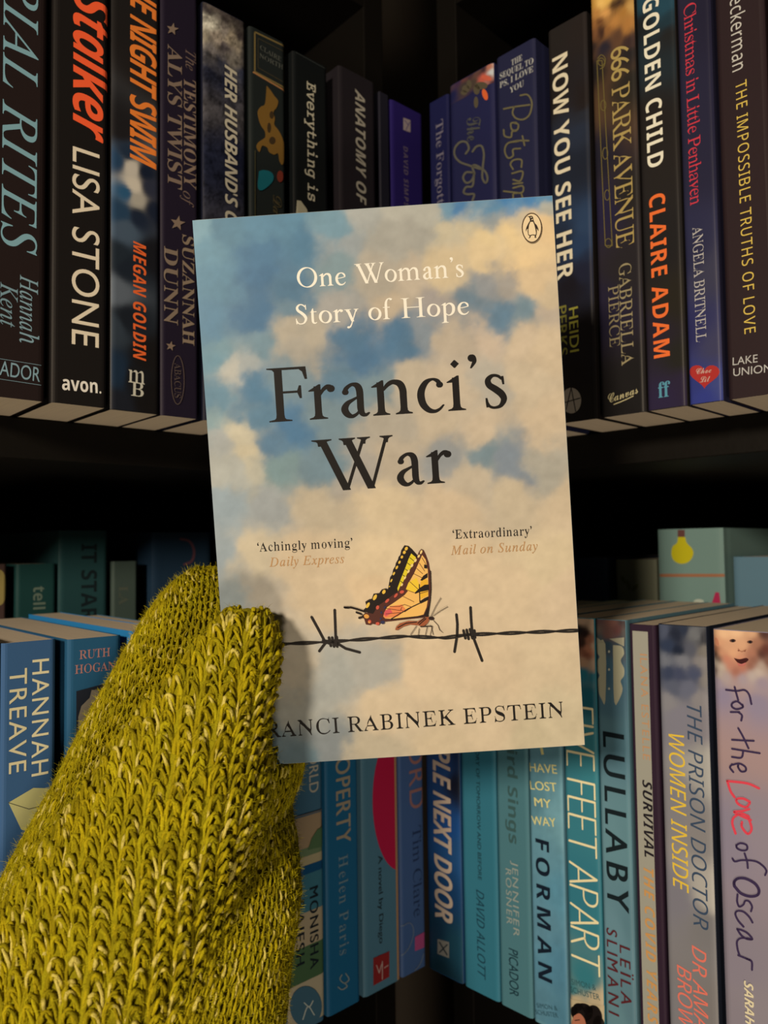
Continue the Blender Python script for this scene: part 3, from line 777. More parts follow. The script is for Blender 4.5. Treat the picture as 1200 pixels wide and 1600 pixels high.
        'y': '''9^5T2C!5;2C5%2K4p2Z!4_2j4V3#4V3=!4V3N4]3_4h3l!4s3y5(4$5;4$!5L4$5Z3{5f3r!5q3h5v3Z5v3I 5v3A 5u38!5u3-5{3&6,3&!673&6E336V3L!6`3Y6g3h6n3y!6t4/6y4B6~4Y 5<8n!568}509/5+98 4x9J!4r9P4i9S4[9S 4Y9S 4Y9m 7C9m 7C9S!709R6~9P6w9M!6p9J6l9B6l97 6n9+ 6s8w 7g6^ 8O8` 8X8| 8Z96!8Z9A8V9I8N9M!8E9Q889S8%9S 8%9m 9]9m 9]9S!9N9S9C9M9;9@!92939)8{8{8b 7C4<!723i6}3D6n3+!6^2m6L2[6:2Q!6(2H5n2C''',
    },
    0x1D434: {
        'A': '''<B3<4a 3@4t!3n4t4;5/4a5Y 6L7b :V<S :k<S :Q5]!:P5D:W53:f5*!:s4{;/4u;N4t ;K4a 8A4a 8E4t 8M4t!8n4t9)4{945-!9?5:9F5T9G5{ 9K7= 6s7=!6i7=6`796X71 5h62!5F5d555H555;!555.5:5$5F4{!5Q4v5c4t5|4t 5w4a "7&7c 9M7c 9Y:g ''',
        'B': ''';x4.4a 434u 484u!4W4u4o4{4~5.!515;5<5Q5E5s 6h;&!6n;<6q;N6q;[!6q;m6k;x6`<#!6S<+6@</6$<0 6*<D 8v<D!:Z<D;M;m;M:d!;M9m:p949X8o!:M8S:u7z:u7*!:u6X:h62:N5m!:55K9l529>4|!8k4j844a7Q4a "7r8z!8a8z9<9-9b9J!:,9h:>:5:>:j!:>;X9o;}8t;}!8_;}8N;|8E;z!8;;w84;s80;l!8,;e8&;Z7~;M 7k:e 7E9/!7E9(7H9#7O8}!7U8{7a8z"765$!7~5$8Z569%5Y!9K5}9_6Q9_74!9_7a9Q8%978;!8w8O8N8Y7t8Y!7_8Y7O8X7E8W!7;8U748N718C 6O5s 6K5] 6H5H!6H596N506Y5,!6e5&6x5$''',
        'D': '''=)4+4a 414u 464u!4U4u4m4{4|5,!5/585;5O5D5s 6h;&!6n;>6q;O6q;Z!6q;l6k;w6_<#!6R<+6?</6#<0 6*<D 9$<D!9i<D:G<9:x;}!;M;f;s;D<2:t!<L:H<Y9o<Y93!<Y8W<N8#<87M!;}6w;^6K;46%!:e5Z:45<9U5&!8w4l864a7J4a "7O5&!8.5&8`52905H!9[5^:$5|:B6F!:`6l:u7<;)7l!;88@;?8r;?9J!;?:;;-:v:c;B!:=;j9a;~8s;~!8^;~8M;|8B;y!87;u8/;m8*;a!8#;T7y;B7r;* 6T61!6L5o6H5Z6H5O!6H5@6P566`50!6g5-6q5+6~5* ''',
        'E': '''<44.4a 434u 474u!4V4u4n4{4|5,!5/575;5O5D5t 6h;&!6n;>6q;O6q;Z!6q;l6k;w6`<#!6S<+6@</6$<0 6*<D ;z<D ;]:c ;K:c ;K:g!;K;+;G;B;@;R!;9;c;*;n:p;t!:Z;z::;}9k;} 8p;}!8[;}8L;{8B;y!88;v80;o8,;f!8&;[7|;L7w;8 7?8| 898|!8l8|959)9L98!9d9G9t9a9}:) :5:) 9I7B 977B 9:7j!9:8#9884938?!9.8J9#8Q8r8T!8d8W8O8Y868Y 778Y 6S6( 6L5d 6H5L!6H5?6N556Y50!6d5+6v5)765) 7|5)!8P5)8z5.9A59!9d5C:&5S:@5l!:Y6(:p6E;)6k ;=6k :O4a ''',
        'H': '''==4.4a 434u 474u!4L4u4]4w4j4|!4w5%5%5.5/5;!575H5>5Z5D5s 6h;&!6n;>6q;O6q;Z!6q;l6k;w6`<#!6S<+6@</6$<0 6*<D 90<D 9+<0 9&<0!8d<08M<*8>;y!8/;m7~;S7t;. 7I9G!7F9?7E987E91!7E9*7H9%7M9#!7R8|7[8{7g8{ :X8{!:d8{:l8|:q9#!:v9&:y9-:|96 ;M;&!;S;=;V;N;V;Z!;V;l;P;w;D<#!;8<+;$</:e<0 :k<D =q<D =k<0 =c<0!=E<0=0<*<};y!<o;l<c;T<Y;2 ;75~ ;05` ;-5I!;-58;35-;?5%!;K4z;_4v;z4u ;u4a 8o4a 8t4u 8x4u!924u9C4w9P4|!9^5%9h5.9p5;!9x5H:#5Z:*5s :c84 :e8< :e8C!:e8J:b8O:]8Q!:W8S:N8T:C8T 7R8T!7G8T7?8S7:8Q!758N728H7/8? 6Q5~ 6J5` 6G5I!6G586M5-6Y5%!6f4z6y4v794u 744a ''',
        'I': '''8f424a 484u 4<4u!4Q4u4c4w4p4|!4|5%5+5.535;!5;5H5B5Z5I5s 6m;&!6s;>6v;O6v;Z!6v;l6p;w6d<#!6W<+6D</6)<0 6/<D 98<D 93<0 9+<0!8i<08S<*8E;y!87;l8+;T7};2 6Y5~!6S5g6P5U6P5I!6P586V5-6c5%!6n4z7%4v7A4u 7<4a ''',
        'K': '''<44.4a 434u 474u!4L4u4]4w4j4|!4w5%5%5.5/5;!575H5>5Z5D5s 6h;&!6n;>6q;O6q;Z!6q;l6k;w6`<#!6S<+6@</6$<0 6*<D 9.<D 9(<0 8{<0!8`<08K<+8>;|!81;r8$;Z7w;7 7B9) 7@8} 7?8v!7?8p7A8m7F8m!7K8m7O8o7R8r :9;(!:`;G:s;`:s;q!:s<&:a<0:=<0 :7<0 :<<D <{<D <t<1 <o<1!<T<1<5<#;m;f!;H;K:t;&:9:S 8D9& :U5n!:i5P:|5;;45.!;G4{;^4t;w4t ;r4a 8W4a 8^4t 8e4t!8{4t904w9;4|!9E5%9J509J5=!9J5D9H5M9C5X!9>5d965p9-5} 7L8K!7H8P7D8S7?8S!788S738O718F 6P5v!6K5b6H5S6H5K!6H586O5+6]5$!6j4y7#4v7C4u 7>4a ''',
        'L': '''<,4<4a 4A4u 4E4u!4e4u4|4{505,!5>585J5O5S5s 6v;& 6~;E 7$;Z!7$;l6z;w6n<#!6b<+6N</63<0 68<D 9=<D 96<1!8t<18^<+8N;z!8?;m83;U8*;3 6g65 6]5f 6X5R!6X5A6^566i51!6t5,7,5)7G5) 845)!8i5)985-9Y57!9{5@:<5P:S5h!:k6#;%6E;<6q ;O6q :i4a ''',
        'M': '''>J4*4a 404u!4F4u4X4w4f4|!4s5%4~5.5+5;!535H5:5Z5A5s 6k;&!6q;<6t;M6t;Z!6t;l6n;w6b<#!6U<+6B</6&<0 6-<D 84<D 8}6M <t<D >~<D >x<0 >p<0!>R<0>=<*>/;y!=|;l=p;T=g;2 <D5~ <=5` <:5I!<:58<@5-<L5%!<X4z<l4v=,4u =&4a 9~4a :(4r!:=4s:N4w:[4|!:i5%:s51:|5@!;*5O;25e;96& <[;2 8>4a 804a 7<;3 5y6E!5o5|5j5a5j5M!5j5:5p5,5|5%!6,4z6@4u6[4t 6V4a ''',
        'R': '''</4.4a 434u 484u!4W4u4o4{4~5.!515;5<5Q5E5s 6h;&!6n;<6q;N6q;[!6q;m6k;x6`<#!6S<+6@</6$<0 6*<D 9A<D!:-<D:c<7;+;x!;N;];a;7;a:c!;a9^:y8x9M8V :O6+!:_5a:n5E:}54!;04~;C4u;Z4u ;_4u ;X4a 9r4a 8A8L 8+8L 7X8M 758P 6V60!6N5l6J5V6J5J!6J576P5+6]5#!6h4x6z4t784t 7C4t 7=4a "8$8m!8k8m9F8|9l9@!:69_:H:-:H:b!:H;V9t;~8o;~!8^;~8P;|8F;z!8<;w84;p8/;g!8);^7~;N7y;; 7=8q 7^8o ''',
        'S': ''':j764R!6g4R674]5]4p 5O4t 5D4u!514u4~4j4w4T 4e4T 5,7+ 5?7,!5@6E5O5n5m5J!6/5&6U4q7+4q!7D4q7[4w7q5)!8*558:5E8F5[!8Q5q8W6-8W6H!8W6Y8S6l8L6}!8D73897D8,7U!7}7c7q7q7d8# 778Q!6m8w6S9=6E9X!669t6/:56/:R!6/:v67;:6H;U!6Y;q6q<,74<<!7R<K7v<S8B<S 8q<Q!9$<O92<K9@<F 9b<< 9q<8!:&<8:4<@:<<P :O<P :/:9 9z:9!9y:s9n;D9V;b!9?<#8{<38Q<3!8.<37m<)7W;o!7B;Y78;=78:u!78:a7>:K7L:6!7Y9|7i9e7~9O 8Q8z 9%8F!9K7x9_7F9_6i!9_6A9U5z9B5[!9/5<8p5#8N4n!8-4[7b4R''',
        'T': ''';[5P4a 5T4u 5]4u!5u4u6-4x6<4~!6K5(6W536a5D!6j5T6s5m6|61 8L;W 8O;j!8O;u8F;{84;{ 7t;{!7I;{7&;w6h;n!6M;e69;V6*;C!5v;05i:q5_:P 5H:R 5u<D <><D ;y:M ;f:M ;g:^ ;g:n!;g;8;_;S;M;d!;<;s:w;{:G;{ 9y;{!9p;{9j;y9f;u!9a;q9^;j9Z;a 8-66!8#5p7z5V7z5F!7z558%5)844~!8A4x8X4u8x4u 9(4u 8}4a ''',
        'U': '''<l7}4Q!784Q6]4c655)!5h5J5S5x5S6T!5S6m5Y745f7a 6^;+!6d;A6g;Q6g;[!6g;n6a;z6S<%!6F<,60<05l<1 5q<D 9,<D 9(<1 8y<1!8X<18@<)81;t!7};d7p;H7f:} 6v7r!6f766^6h6^6O!6^6%6k5b7)5J!7B537g5(895(!8a5(9(5/9E5>!9c5M9{5b:25}!:D6=:W6p:l7a ;V:T!;a:y;f;:;f;O!;f;g;`;w;T<#!;I<,;4<0:p<1 :t<D =N<D =K<1 ==<1!<s<1<X;|<H;] <:;8 <):W ;77E!;%6a:m6.:S5c!::5<9v4|9P4k!9+4Y8W4Q''',
        'a': ''':A5P4T!564T4|4^4n4q!4_5(4V5C4V5g!4V6B4d6z4}7W!5;855_8g6296!6`9a749v7d9v!839v8K9d8R9? 8`9k 9Q9k 8P62!8G5m8B5U8B5H!8B5?8H5:8S5:!8b5:8z5P9B5~ 9P5r!8t4}8D4T7v4T!7Z4T7L4d7L5(!7L5<7W5l7o6[!7H5w7$5G6_5)!6=4e5u4T"6%57!65576F5>6X5M!6k5]6}5p746.!7F6F7W6b7g7#!7v7A8&7`808#!8:8B8>8_8>8x!8>9F8-9[7f9[!7F9[7&9J6e9*!6G8d6.865u7W!5k7;5c6{5^6b!5X6H5U605U5t!5U5K5d57''',
        'd': ''':T5b4T!5@4T5&4`4p4u!4]5/4S5M4S5t!4S694Z6]4i7(!4w7M5/7s5H8<!5a8`5}8~6@9=!6W9P6o9`7+9i!7B9r7Y9v7q9v!8>9v8W9k8b9S 94;U 97;e 98;t!98<#94<+9-</!9%<38t<58c<5 8S<5 8X<H!9)<K9L<Q9f<Y!9~<b:3<f:<<f!:B<f:E<c:E<[ :D<Q :B<I 8_6# 8W5a 8T5H!8T5:8]538m53!8~539?5L9g6# 9w5r!9W5H9=5*9%4r!8j4_8R4T8;4T!7t4T7c4f7c5.!7c5H7l5s8#6S!7[5q795C6s5%!6Q4d6.4T"635/!6D5/6V576k5G!6~5V755l7H6+!7[6E7l6b7{7%!8/7E8;7d8D8(!8M8F8Q8b8Q8{!8Q938M9B8D9M!8;9X8.9^7z9^!7X9^789M6r9-!6O8h648:5w7[!5_6|5R6I5R5{!5R5d5W5P5c5C!5n565|5/''',
        'e': '''9J604V!5`4V5>4e5$5$!4g5@4Z5h4Z6?!4Z6`4b7%4o7H!4{7k53805K8P!5c8p5~9/6B9D!6r9f7F9v7v9v!899v8P9p8a9c!8q9U8y9B8y9*!8y8Z8`848.7m!7W7J6i735b7% 5]6] 5Z6>!5Z5P5z5,6^5,!725,7f5H8A6$ 8P5q!805H7j5+7G4s!7$4`6Y4V"5f7=!6N7F7(7[7L7{!7q8?8(8d8(92!8(9M7w9Z7_9Z!7I9Z749Q6y9?!6b9-6M8o6:8O!6&8/5r7f''',
        'f': '''7{3s20!3`203P253D2@!382K322X322h!323*3>393W39!3n393y3.3y2t!3y2m3x2h3v2d!3s2_3r2Z3r2W!3r2P3v2L3}2L!452L4E2Y4Q2t!4W3%4^374d3K!4j3a4p3y4u4; 5q9C 4k9C 4s9d 5w9d 6(:?!67;+6Q;b6v<-!7><R7g<f89<f!8T<f8j<_8{<Q!90<C98<298;x!98;Y9(;J8c;J!8I;J8=;W8=;r 8?;| 8A<*!8D<-8E<18E<6!8E<;8C<@8><D!89<H82<J8*<J!7^<J7A;{7/;$ 6q9d 819d 8,9C 6k9C 6B71!61685|5L5k4l!5Y405H3^573;!4p2R4G20''',
        'h': ''';A9d4V!9G4V914`8|4r!8k5)8c5A8c5a!8c5p8e6(8h6?!8k6V8o6q8v73 928A 9=8x!9@9,9A999A9D!9A9l92:$8n:$!8G:$7{9g7T93!7-8Y6o8&6e7R 6.4a 5+4a 6S;T!6Y;r6]<)6]</!6]<N6E<_5q<_ 5i<_ 5r=. 7v=. 7N;* 7;:2 7%98 7198!7i:88L:f96:f!9~:f:G:@:G9P!:G9E:E97:B9$ :58< 9v6{!9q6g9n6S9l6B 9i5l!9i5K9u5;:15;!:D5;:Z5C:r5R ;)55!:X4j:04V''',
        'i': '''7Z6c;4!6U;46I;96?;C!64;M6/;Y6/;h!6/;u64<%6?<1!6I<<6U<A6c<A!6q<A6}<<7-<2!77<&7<;v7<;h!7<;X77;L7-;C!6~;96r;4"574T!4q4T4a4g4a51!4a5;4c5G4f5U 4r6, 5X8` 5^8s 5`9&!5`945Z9=5P9C!5F9H569J4{9J 5#9[ 5h9e 6;9m 6e9v!6l9v6p9r6p9j 6o9b 6l9W 5e5|!5`5i5]5Z5]5S!5]5@5d565r56!6+566H5P6n6) 6}5u!6C4~5i4T''',
        'l': '''7S554U!5%4U4u4Y4l4d!4b4m4^4y4^5-!4^564`5D4e5W 4u6@ 6>;P!6A;[6C;f6C;o!6C<#6><.66<3!6,<85w<:5^<; 5`<M 6G<V 6u<^ 7E<f!7M<f7Q<c7Q<] 7L<E 5d6)!5]5j5Y5X5Y5P!5Y5A5`595l59!5~596>5Q6c6% 6s5r!6U5I6:5+5z4s!5_4`5H4U''',
        'n': ''':c8C4S!844S8(4X7z4b!7q4k7l4y7l5/!7l5B7z5{896~!8T8&8b8`8b8s!8b9-8X978G97!8:978,917v9%!7d8v7R8f7?8R!7,8?6u8)6d7m!6R7U6C7=667$!5x6P5_5d5E4a 4N4a 5U8A!5_8^5c8s5c9$!5c925_9:5U9?!5L9D5=9F5(9F 4{9F 4~9X 5k9c 6A9l!6Z9s6j9v6o9v 6s9s!6t9p6t9m6s9i 667Z!6j8E7>8z7k9A!8<9c8b9t9%9t!9M9t9a9b9a9<!9a9/9`8}9^8p 9R8C 8s6/ 8j5f 8f5O!8f5@8m588{58!93589M5T9o63 :#6&!9N5%8w4S''',
        'o': ''':N6I4T!5s4T5J4d5-5&!4j5D4Z5m4Z6D!4Z6k4d764v7]!5,8&5D8J5c8j!6$9.6F9F6l9Y!759m7Y9v8#9v!8W9v9%9g9D9I!9c9+9r8^9r8+!9r7e9k7B9]6{!9M6W9:678|5t!8c5U8F5<8&5(!7R4d6|4T"6T4r!6p4r704|7I56!7c5J7z5e836+!8F6L8V6o8c7:!8n7`8t8(8t8I!8t978W9[7y9[!7W9[779L6r9-!6Q8i668>5{7d!5e7.5Y6W5Y6(!5Y5`5a5E5q53!6$4{694r''',
        'p': ''':?3+26 302H!3O2I3f2O3r2Y!4#2d4.2w4539 5W8V 5]8m 5`9#!5`935[9<5S9@!5L9C5:9F4y9G 4~9Y 5d9b!5v9e6*9g679k!6N9r6^9u6e9u!6l9u6o9r6o9m!6o9g6n9a6l9[ 6S8m!7.9T7h9v8I9v!8o9v929j9H9Q!9^999i8s9i8H!9i7{9`7R9N7)!9=6Z9%658d5n!8E5J8$5/7Z4u!754`6j4U6B4U!5}4U5d4[5P4i 523A 5(2l!5(2`5.2U5;2O!5F2J5Z2G5y2G 5t26 "6B4o!6_4o6z4y7952!7S5F7k5a8$6&!8:6G8J6k8W76!8d7]8j8&8j8K!8j8h8d8~8V92!8I9A889H7|9H!7Y9H79976w8q!6Y8O6C7}647C 5j5f 5f5S 5d5A!5d4~5w4o''',
        'r': '''8E4M4a 5J8/!5T8S5Y8m5Y8{!5Y9/5U995L9=!5C9A529D4t9E 4w9X 5_9d 629m 6]9v!6f9v6i9r6f9i 617^!7$917a9v8-9v!8:9v8E9r8M9i!8U9`8Y9R8Y9C!8Y918T8}8I8q!8>8e818_7}8_!7r8_7h8c7_8j!7U8q7P8{7O9-!6T805o6`5C4a ''',
        's': '''8k5{4T!5`4T5H4X564`!5%4g4t4j4j4j!4]4j4U4e4S4Z 4?4Z 4U6J 4g6I!4i5v4s5R5*5:!5;4|5S4p5q4p!6-4p6A4x6P5-!6`5=6h5R6h5m!6h6)6^6C6G6_ 6(7- 5e7V!5Y7f5Q7v5K8+!5D8;5A8K5A8Z!5A8}5M9>5e9T!5|9k6?9v6d9v!7#9v799s7I9l!7Z9e7h9a7s9a!8&9a8.9g8/9s 8@9s 8,87 7v87!7m917L9[6o9[!6^9[6O9U6D9J!699?6391638}!638h6?8M6X8. 6x7a 7978!7D7&7L6r7S6b!7Z6Q7^6A7^60!7^5p7W5W7J5B!7=5,7+4v6o4i!6W4[6=4T''',
        't': '''7i574T!4r4T4b4f4b5- 4e5H 4k5c 5i9C 4~9C 5&9X!5f9d6C:96w;2 73;2 6h9d 7c9d 7Z9C 6`9C 5i5{!5c5e5`5T5`5I!5`5;5f545r54!6&546A5L6f5} 6u5l!6?4{5h4T''',
        'u': ''':c5J4T!564T5&4Z4w4g!4l4s4g5)4g5>!4g5I4i5Y4m5m 4}6X 5Q8L 5W8i 5Y9)!5Y965T9?5L9D!5C9H529J4u9J 4x9] 5`9f 629n 6^9v!6g9v6k9t6k9o 6j9d 6g9V 5p6K 5d5u!5a5h5_5^5_5V!5_5A5i565}56!65566K5A6f5W!7#5n7>617Z6W!7v6~837O8J8&!8a8X8r938~9k 9r9k 8u65!8l5p8h5Y8h5L!8h5=8o568|56!96569Q5P9t6) :&5v!9P4~8y4T8C4T!7}4T7l4f7l5.!7l5B7q5^7{6$ 8?76!7g6?785^6j56!6@4i5r4T''',
        'x': '''9=784T!7$4T6r4Z6i4f!6`4q6U526L5^ 686a 5K5V!56594~4~4m4o!4Z4_4F4W404W!3~4W3s4[3k4d!3c4k3_4v3_5(!3_543c5>3j5F!3r5N3|5R4,5R!455R4>5P4E5K!4N5F4V5C4_5C!4l5C4|5O525g 617. 5n8f!5i8{5b905Y99!5P9B5B9G509G 4s9F 4]9C 4`9V!5,9[5L9c5e9k 6(9t 6;9v!6G9v6O9l6S9X 6p8+ 7Z92!7m9I7z9X8%9`!8-9g869m8?9p!8H9s8Q9t8[9t!8{9t909g909K!909?9,959$9.!8y9&8o8~8d8~!8Y8~8P9$8H9* 8=9/ 8390!8,908$9-7x9%!7r8|7S8R6w7` 7:6. 7C5h 7K5N!7Q5A7Z5:7f5:!7y5:885S8[6, 8j5w!824~7_4T''',
        'y': '''903z20!3k203^243T2;!3K2C3G2M3G2Z!3G2f3K2p3S2w!3[3#3f3(3s3(!3}3(4+3$432{!4<2v4F2s4S2s!4b2s4w3,593S 5}4V 5H7W 5<8: 518d!5*8y4|9.4q99!4f9D4S9I4<9J 4?9[!4P9]4`9`4n9c 569l!5I9s5X9v5d9v!5n9v5y9X6*8y 6B7] 6d5[ 7S6{ 7}7h 8586!898A8;8K8;8S!8;8f838s7~8| 7n9.!7h937e9=7e9K!7e9W7i9b7r9j!7z9q8*9u879u!8F9u8S9o8^9d!8g9X8l9H8l94!8l8e8V8,8.7> 7W6D 6s5: 6,4.!5p3h5W3I5@3.!5(2n4m2X4W2H!4B284020''',
    },
    0x1D4D0: {
        'C': '''<I9X4Z!914Z8i4b8I4q!8*5#7m587[5Q!7I5k7@6,7@6L!7@6c7F6}7Q7A!6Z7N627|628n!629<6A9f6a:2!7$:Y7N:y8(;7!8[;P97;]9p;]!:<;]:P;W:P;L!:P;C:E;?:0;?!9f;?9B;78z;%!8V:p86:Z7u:@!7X:%7B9e719G!6{9*6s8i6s8N!6s7{7/7`7]7X!7n7|8*8C8G8g!8d9.9(9O9J9o!9m:3:5:N:Y:g!:};#;E;7;h;E!</;R<M;Y<i;Y!=,;Y=C;R=T;F!=e;9=m;%=m:j!=m:V=f:A=V:*!=G9n=29U<s9<!<X8~<:8f;r8O!;N88;)8$:[7o!:37^9e7R9:7K!8r6k8a6:8a5p!8a568}4u9Z4u!9u4u:34y:L5(!:f51:|5<;65K!;J5Z;Z5k;g5}!;s64;y6F;y6W!;y6o;s7$;g70!;Y7:;J7?;97?!;%7?:p7::`70!:N7$:A6s:86c!:36Z:06Q:-6H :&6)!:#5m9z5b9q5b!9j5b9d5e9_5l!9X5s9U5}9U6/!9U6I9]6a9j6u!9w7-:.7=:E7H!:[7S:u7Y;67Y!;S7Y;l7Q;}7A!<271<;6v<;6Y!<;6B<46+<%5q!;r5Z;_5G;G56!;/5$:p4s:S4j!:64`9u4Z"9L7h!9j7m:,7x:K8.!:k8>;-8Q;J8i!;g9#<$9<<<9U!<S9o<f:,<s:D!=$:[=,:q=,;(!=,;9=#;B<p;B!<T;B<);#;G:@!:g9^:+8k''',
        'D': '''=#764Y!6d4Y6B4`6.4l!5u4x5k5,5k5=!5k5L5r5Y6$5d!625n6G5s6e5s!775s7l5i8M5S!8i5o9/6H9V7; :(88!:?8f:Z95:y9Z!;;:$;[:E<#:b!;U;.:v;A:*;A!9S;A9#;48Q:t!7~:X7V:1779Y!6s9%6c8S6c8*!6c7p6i7^6v7O!7(7A797:7N7:!7c7:7x7@827K!8G7U8]7f8p7y!9(81988G9F8a!9Z9*9e9N9e9t 9e9| 9d:)!9d:89i:?9s:?!:#:?:*:7:*:&!:*9R9z9$9d8T!9M8(907`8f7F!8@7-7u6{7K6{!7.6{6p7%6X73!6A7?6.7P5|7f!5n7{5g875g8R!5g8r5p976(9V!6:9v6S:76s:Q!77:l7Z;%8%;6!8C;B8a;K8~;R!9@;X9_;[9};[!:|;[;h;E<@:s!<X;(<m;0<~;0!=(;0=,;/=0;-!=4;+=6;)=6;&!=6;#=-:y<w:n <W:Z!=&:+=<9H=<8W!=<80=67d=+7<!<z6p<i6J<S6)!<=5c;~5F;`51!;24m:_4]:-4]!9[4]924f8h4x!894d7f4Y":75#!:c5#;/52;T5N!;z5k<<69<R6o!<i7J<t8#<t8U!<t9G<c9~<A:C!<+9};p9C;Z8K!;L7o;<7@;*6x!:s6T:^66:E5z!:,5b9j5K9H58!9e5+9}5#"7.4t!7R4t7s4~8358!7]5O735Z6n5Z!6E5Z615P615=!6154665-6?5(!6H4~6S4z6b4x!6o4u6|4t''',
        'H': '''>(6R4T!5v4T5J4`5,4u!4i5/4Y5K4Y5m!4Y6.4c6E4v6W!5.6i5E6r5a6r!5v6r6,6m696b!6F6V6L6G6L66!6L6&6E5v685n!6*5e5u5_5b5[!5O5X5F5P5F5B!5F595M5/5]5$!5l4v6#4q6<4q!6e4q7,5$7I5D!7f5d8&698B6y 8#6l 7M6R 7D6N 7<6K!7/6K7(6O7(6V!7(6^756h7O6v!7k7)80778V7D!8z8*9I8i9}9I!9C8{8t8f8V8f!8F8f898j8/8s!8#8{7z9*7z95!7z9C8*9V8?9p!8T:.8`:;8`:>!8`:A8_:C8[:C!8N:C8;::7|:(!7a9p7F9X7.9:!6p8w6`8h6X8h!6J8h6C8l6C8u!6C8x6H9$6R90 6x9V 7M:%!7^:37l:>7y:F!88:V8O:_8e:_!8x:_9-:Y9::P!9F:G9L::9L:+!9L9t9D9[939>!9Q9O9|9p:X:B!;5:p;X;,;i;, ;t;)!;w;&;y;$;y:~!;y:y;t:r;h:i!;Z:_;G:C;.9q!:|9Y:p9?:e8|!:Y8^:N8;:E7p ;18,!;Z8n<*9K<S9{!<}:N=J:t=r;2!>=;K>a;X?$;X!??;X?S;R?c;E!?r;8?y;(?y:p!?y:L?_:$?*9S!>j9<>J9&>%8n!=[8Y=28F<_83 <,7& ;f66!;U5h;M5O;M5F!;M55;T5,;d5,!<&5,<F55<h5G!=-5Y=M5q=n61!>26L>P6g>l7%!?:7M?W7b?g7b!?p7b?x7a?~7^!?q7V?e7N?X7D ?26{ >_6L =~5q!=i5^=S5M=>5>!=)5/<p4~<_4w!<:4h;q4`;K4`!;+4`:n4k:]5$!:K5::C5V:C5z!:C6+:E6::J6L!:O6_:U6r:^7+!:f7?:o7R:x7d ::7P!9t6V9E5p8e5@!8(4l7@4T"<v8_!=D8r=h9->,9F!>J9`>c9x>t:6!?*:O?2:e?2:w!?2;1?+;<>y;<!>b;<>F;)>&:^!=b:6=?9U''',
        'L': ''';h6f4Y!6;4Y5x4a5f4o!5R4|5I515I5B!5I5S5Q5c5b5p!5q5|606&6T6&!6z6&7O5v8.5]!8L6#8i6W9(7B!8K7E7{7U7Y7t!78867(8Y7(9*!7(9Q769x7R:A!7o:e8;;%8n;;!9F;P9~;[:_;[ :|;[ ;3;X!;=;U;B;P;B;I!;B;B;9;?;&;?!:S;?:+;89c;*!9?:v8|:d8e:L!8L:58:9w8.9]!7}9A7w9(7w8k!7w8I8%808:7x!8N7d8j7Z927Z!9O8G9s9+:?9c!:f:>;4:j;^;.!<,;M<R;]<w;]!=7;]=N;T=`;E!=q;6=z:|=z:c!=z:K=s:2=e9s!=U9W=A9==&9#!<h8f<I8M<%88!;^7};87j:k7Z!:A6S9d5g8w58!955+9M5#9d5#!9u5#:.5+:E58!:]5E:t5V;25k!;J6#;b69;x6O <W7.!<j7@<z7M=,7U!=97^=D7b=M7b =c7^!=Y7X=O7Q=B7G!=47<=%7/<p6y <&61!;g5r;M5Z;55E!:x50:d4}:R4t!:94g9|4a9d4a!9?4a8w4k8S5$!7}4g7F4Y":w7{!;;8-;W8=;s8R!<38h<J8~<^9;!<q9R=#9j=,:#!=8:D=>:^=>:p!=>;2=4;A<z;A!<];A<>;(;y:Q!;i:8;Y9t;J9M!;;9%;+8S"6]4t!714t7X5&7x5D!7N5[6~5h6R5h!6=5h6-5d5{5]!5n5U5h5L5h5B!5h595o5/5~5&!624y6E4t''',
        'T': ''';R837V!7m7V7S7`7@7q!7-8&6~8>6~8[!6~9#729J7P9t!7o:B8@:h8|;,!9];K:B;[;,;[!;G;[;l;U<@;K =#;?!=5;<=C;;=N;;!=j;;=~;@>2;I >7;K >:;L!>?;L>B;I>B;C!>B;;>=;0>3:~!>):q=w:e=f:Z!=T:O=B:J=.:J!<j:J<?:U;g:j!;2;#:b;.:?;.!9y;.9X;&98:t!8s:e8U:R8;:;!7|:#7g9g7W9L!7H927@8t7@8]!7@8K7E8=7P82!7[8%7j7|7{7|!817|8B8&8S84!8e8@8u8P9*8f!998z9E959N9M!9W9f9[9~9[:: 9[:H 9Z:V!9Z:`9^:d9e:d!9j:d9p:_9v:T!9|:J:%:>:+:/!:/9{:19k:19Y!:198:)8t9t8W!9c8;9M8$927p!8r7_8S7V"7I4Y!6f4Y664d5r4y!5R535B5O5B5t!5B645L6J5`6]!5s6n6/6w6J6w!6`6w6r6r7#6h!716^776P776A!7760715~7&5u!6w5l6l5g6b5g 6O5f 6?5b 645Z!615W605R605K!605?69546J5+!6[4|6r4w744w!7W4w7y4~8;52!8X5@8t5X925{!9K6A9b6p9w7O!:;8L:c94;69a!;e:2<):H<8:H!<>:H<A:D<A:=!<A:6<?:0<::+!<09{<(9n;~9^!;x9M;r97;m8w ;_8)!;T7K;?6r:{6B!:Z5n:05G9U5*!8{4h8:4Y''',
        'a': ''':U814Y!7{4Y7l4`7_4l!7Q4w7K5-7K5B!7$4q6U4Z6(4Z!5f4Z5M4c5:4t!5&5)4y5?4y5]!4y5v5%65556O!5D6j5Y7&5s7=!617S6M7f6l7s!7/8$7L8,7j8,!868,8N7x8U7Z 8i8( :#8, 8|5} 8h5Q 8`5=!8`568c538i53!8n538w569&5> 9K5X 9n5w :&5c!9`5B9@5)9#4t!8b4b8H4Y"6=4s!6R4s6k5%7+5B!7F5^7_6$7w6N!846x8@798@7F!8@7P8=7Y867a!8/7g8%7k7x7k!7m7k7a7e7Q7Y!7B7M737>7#7+!6o6s6`6^6S6H!6F626;5x635d!6*5N6%5=6%5.!6%5)6)5$6.4{!634v684s''',
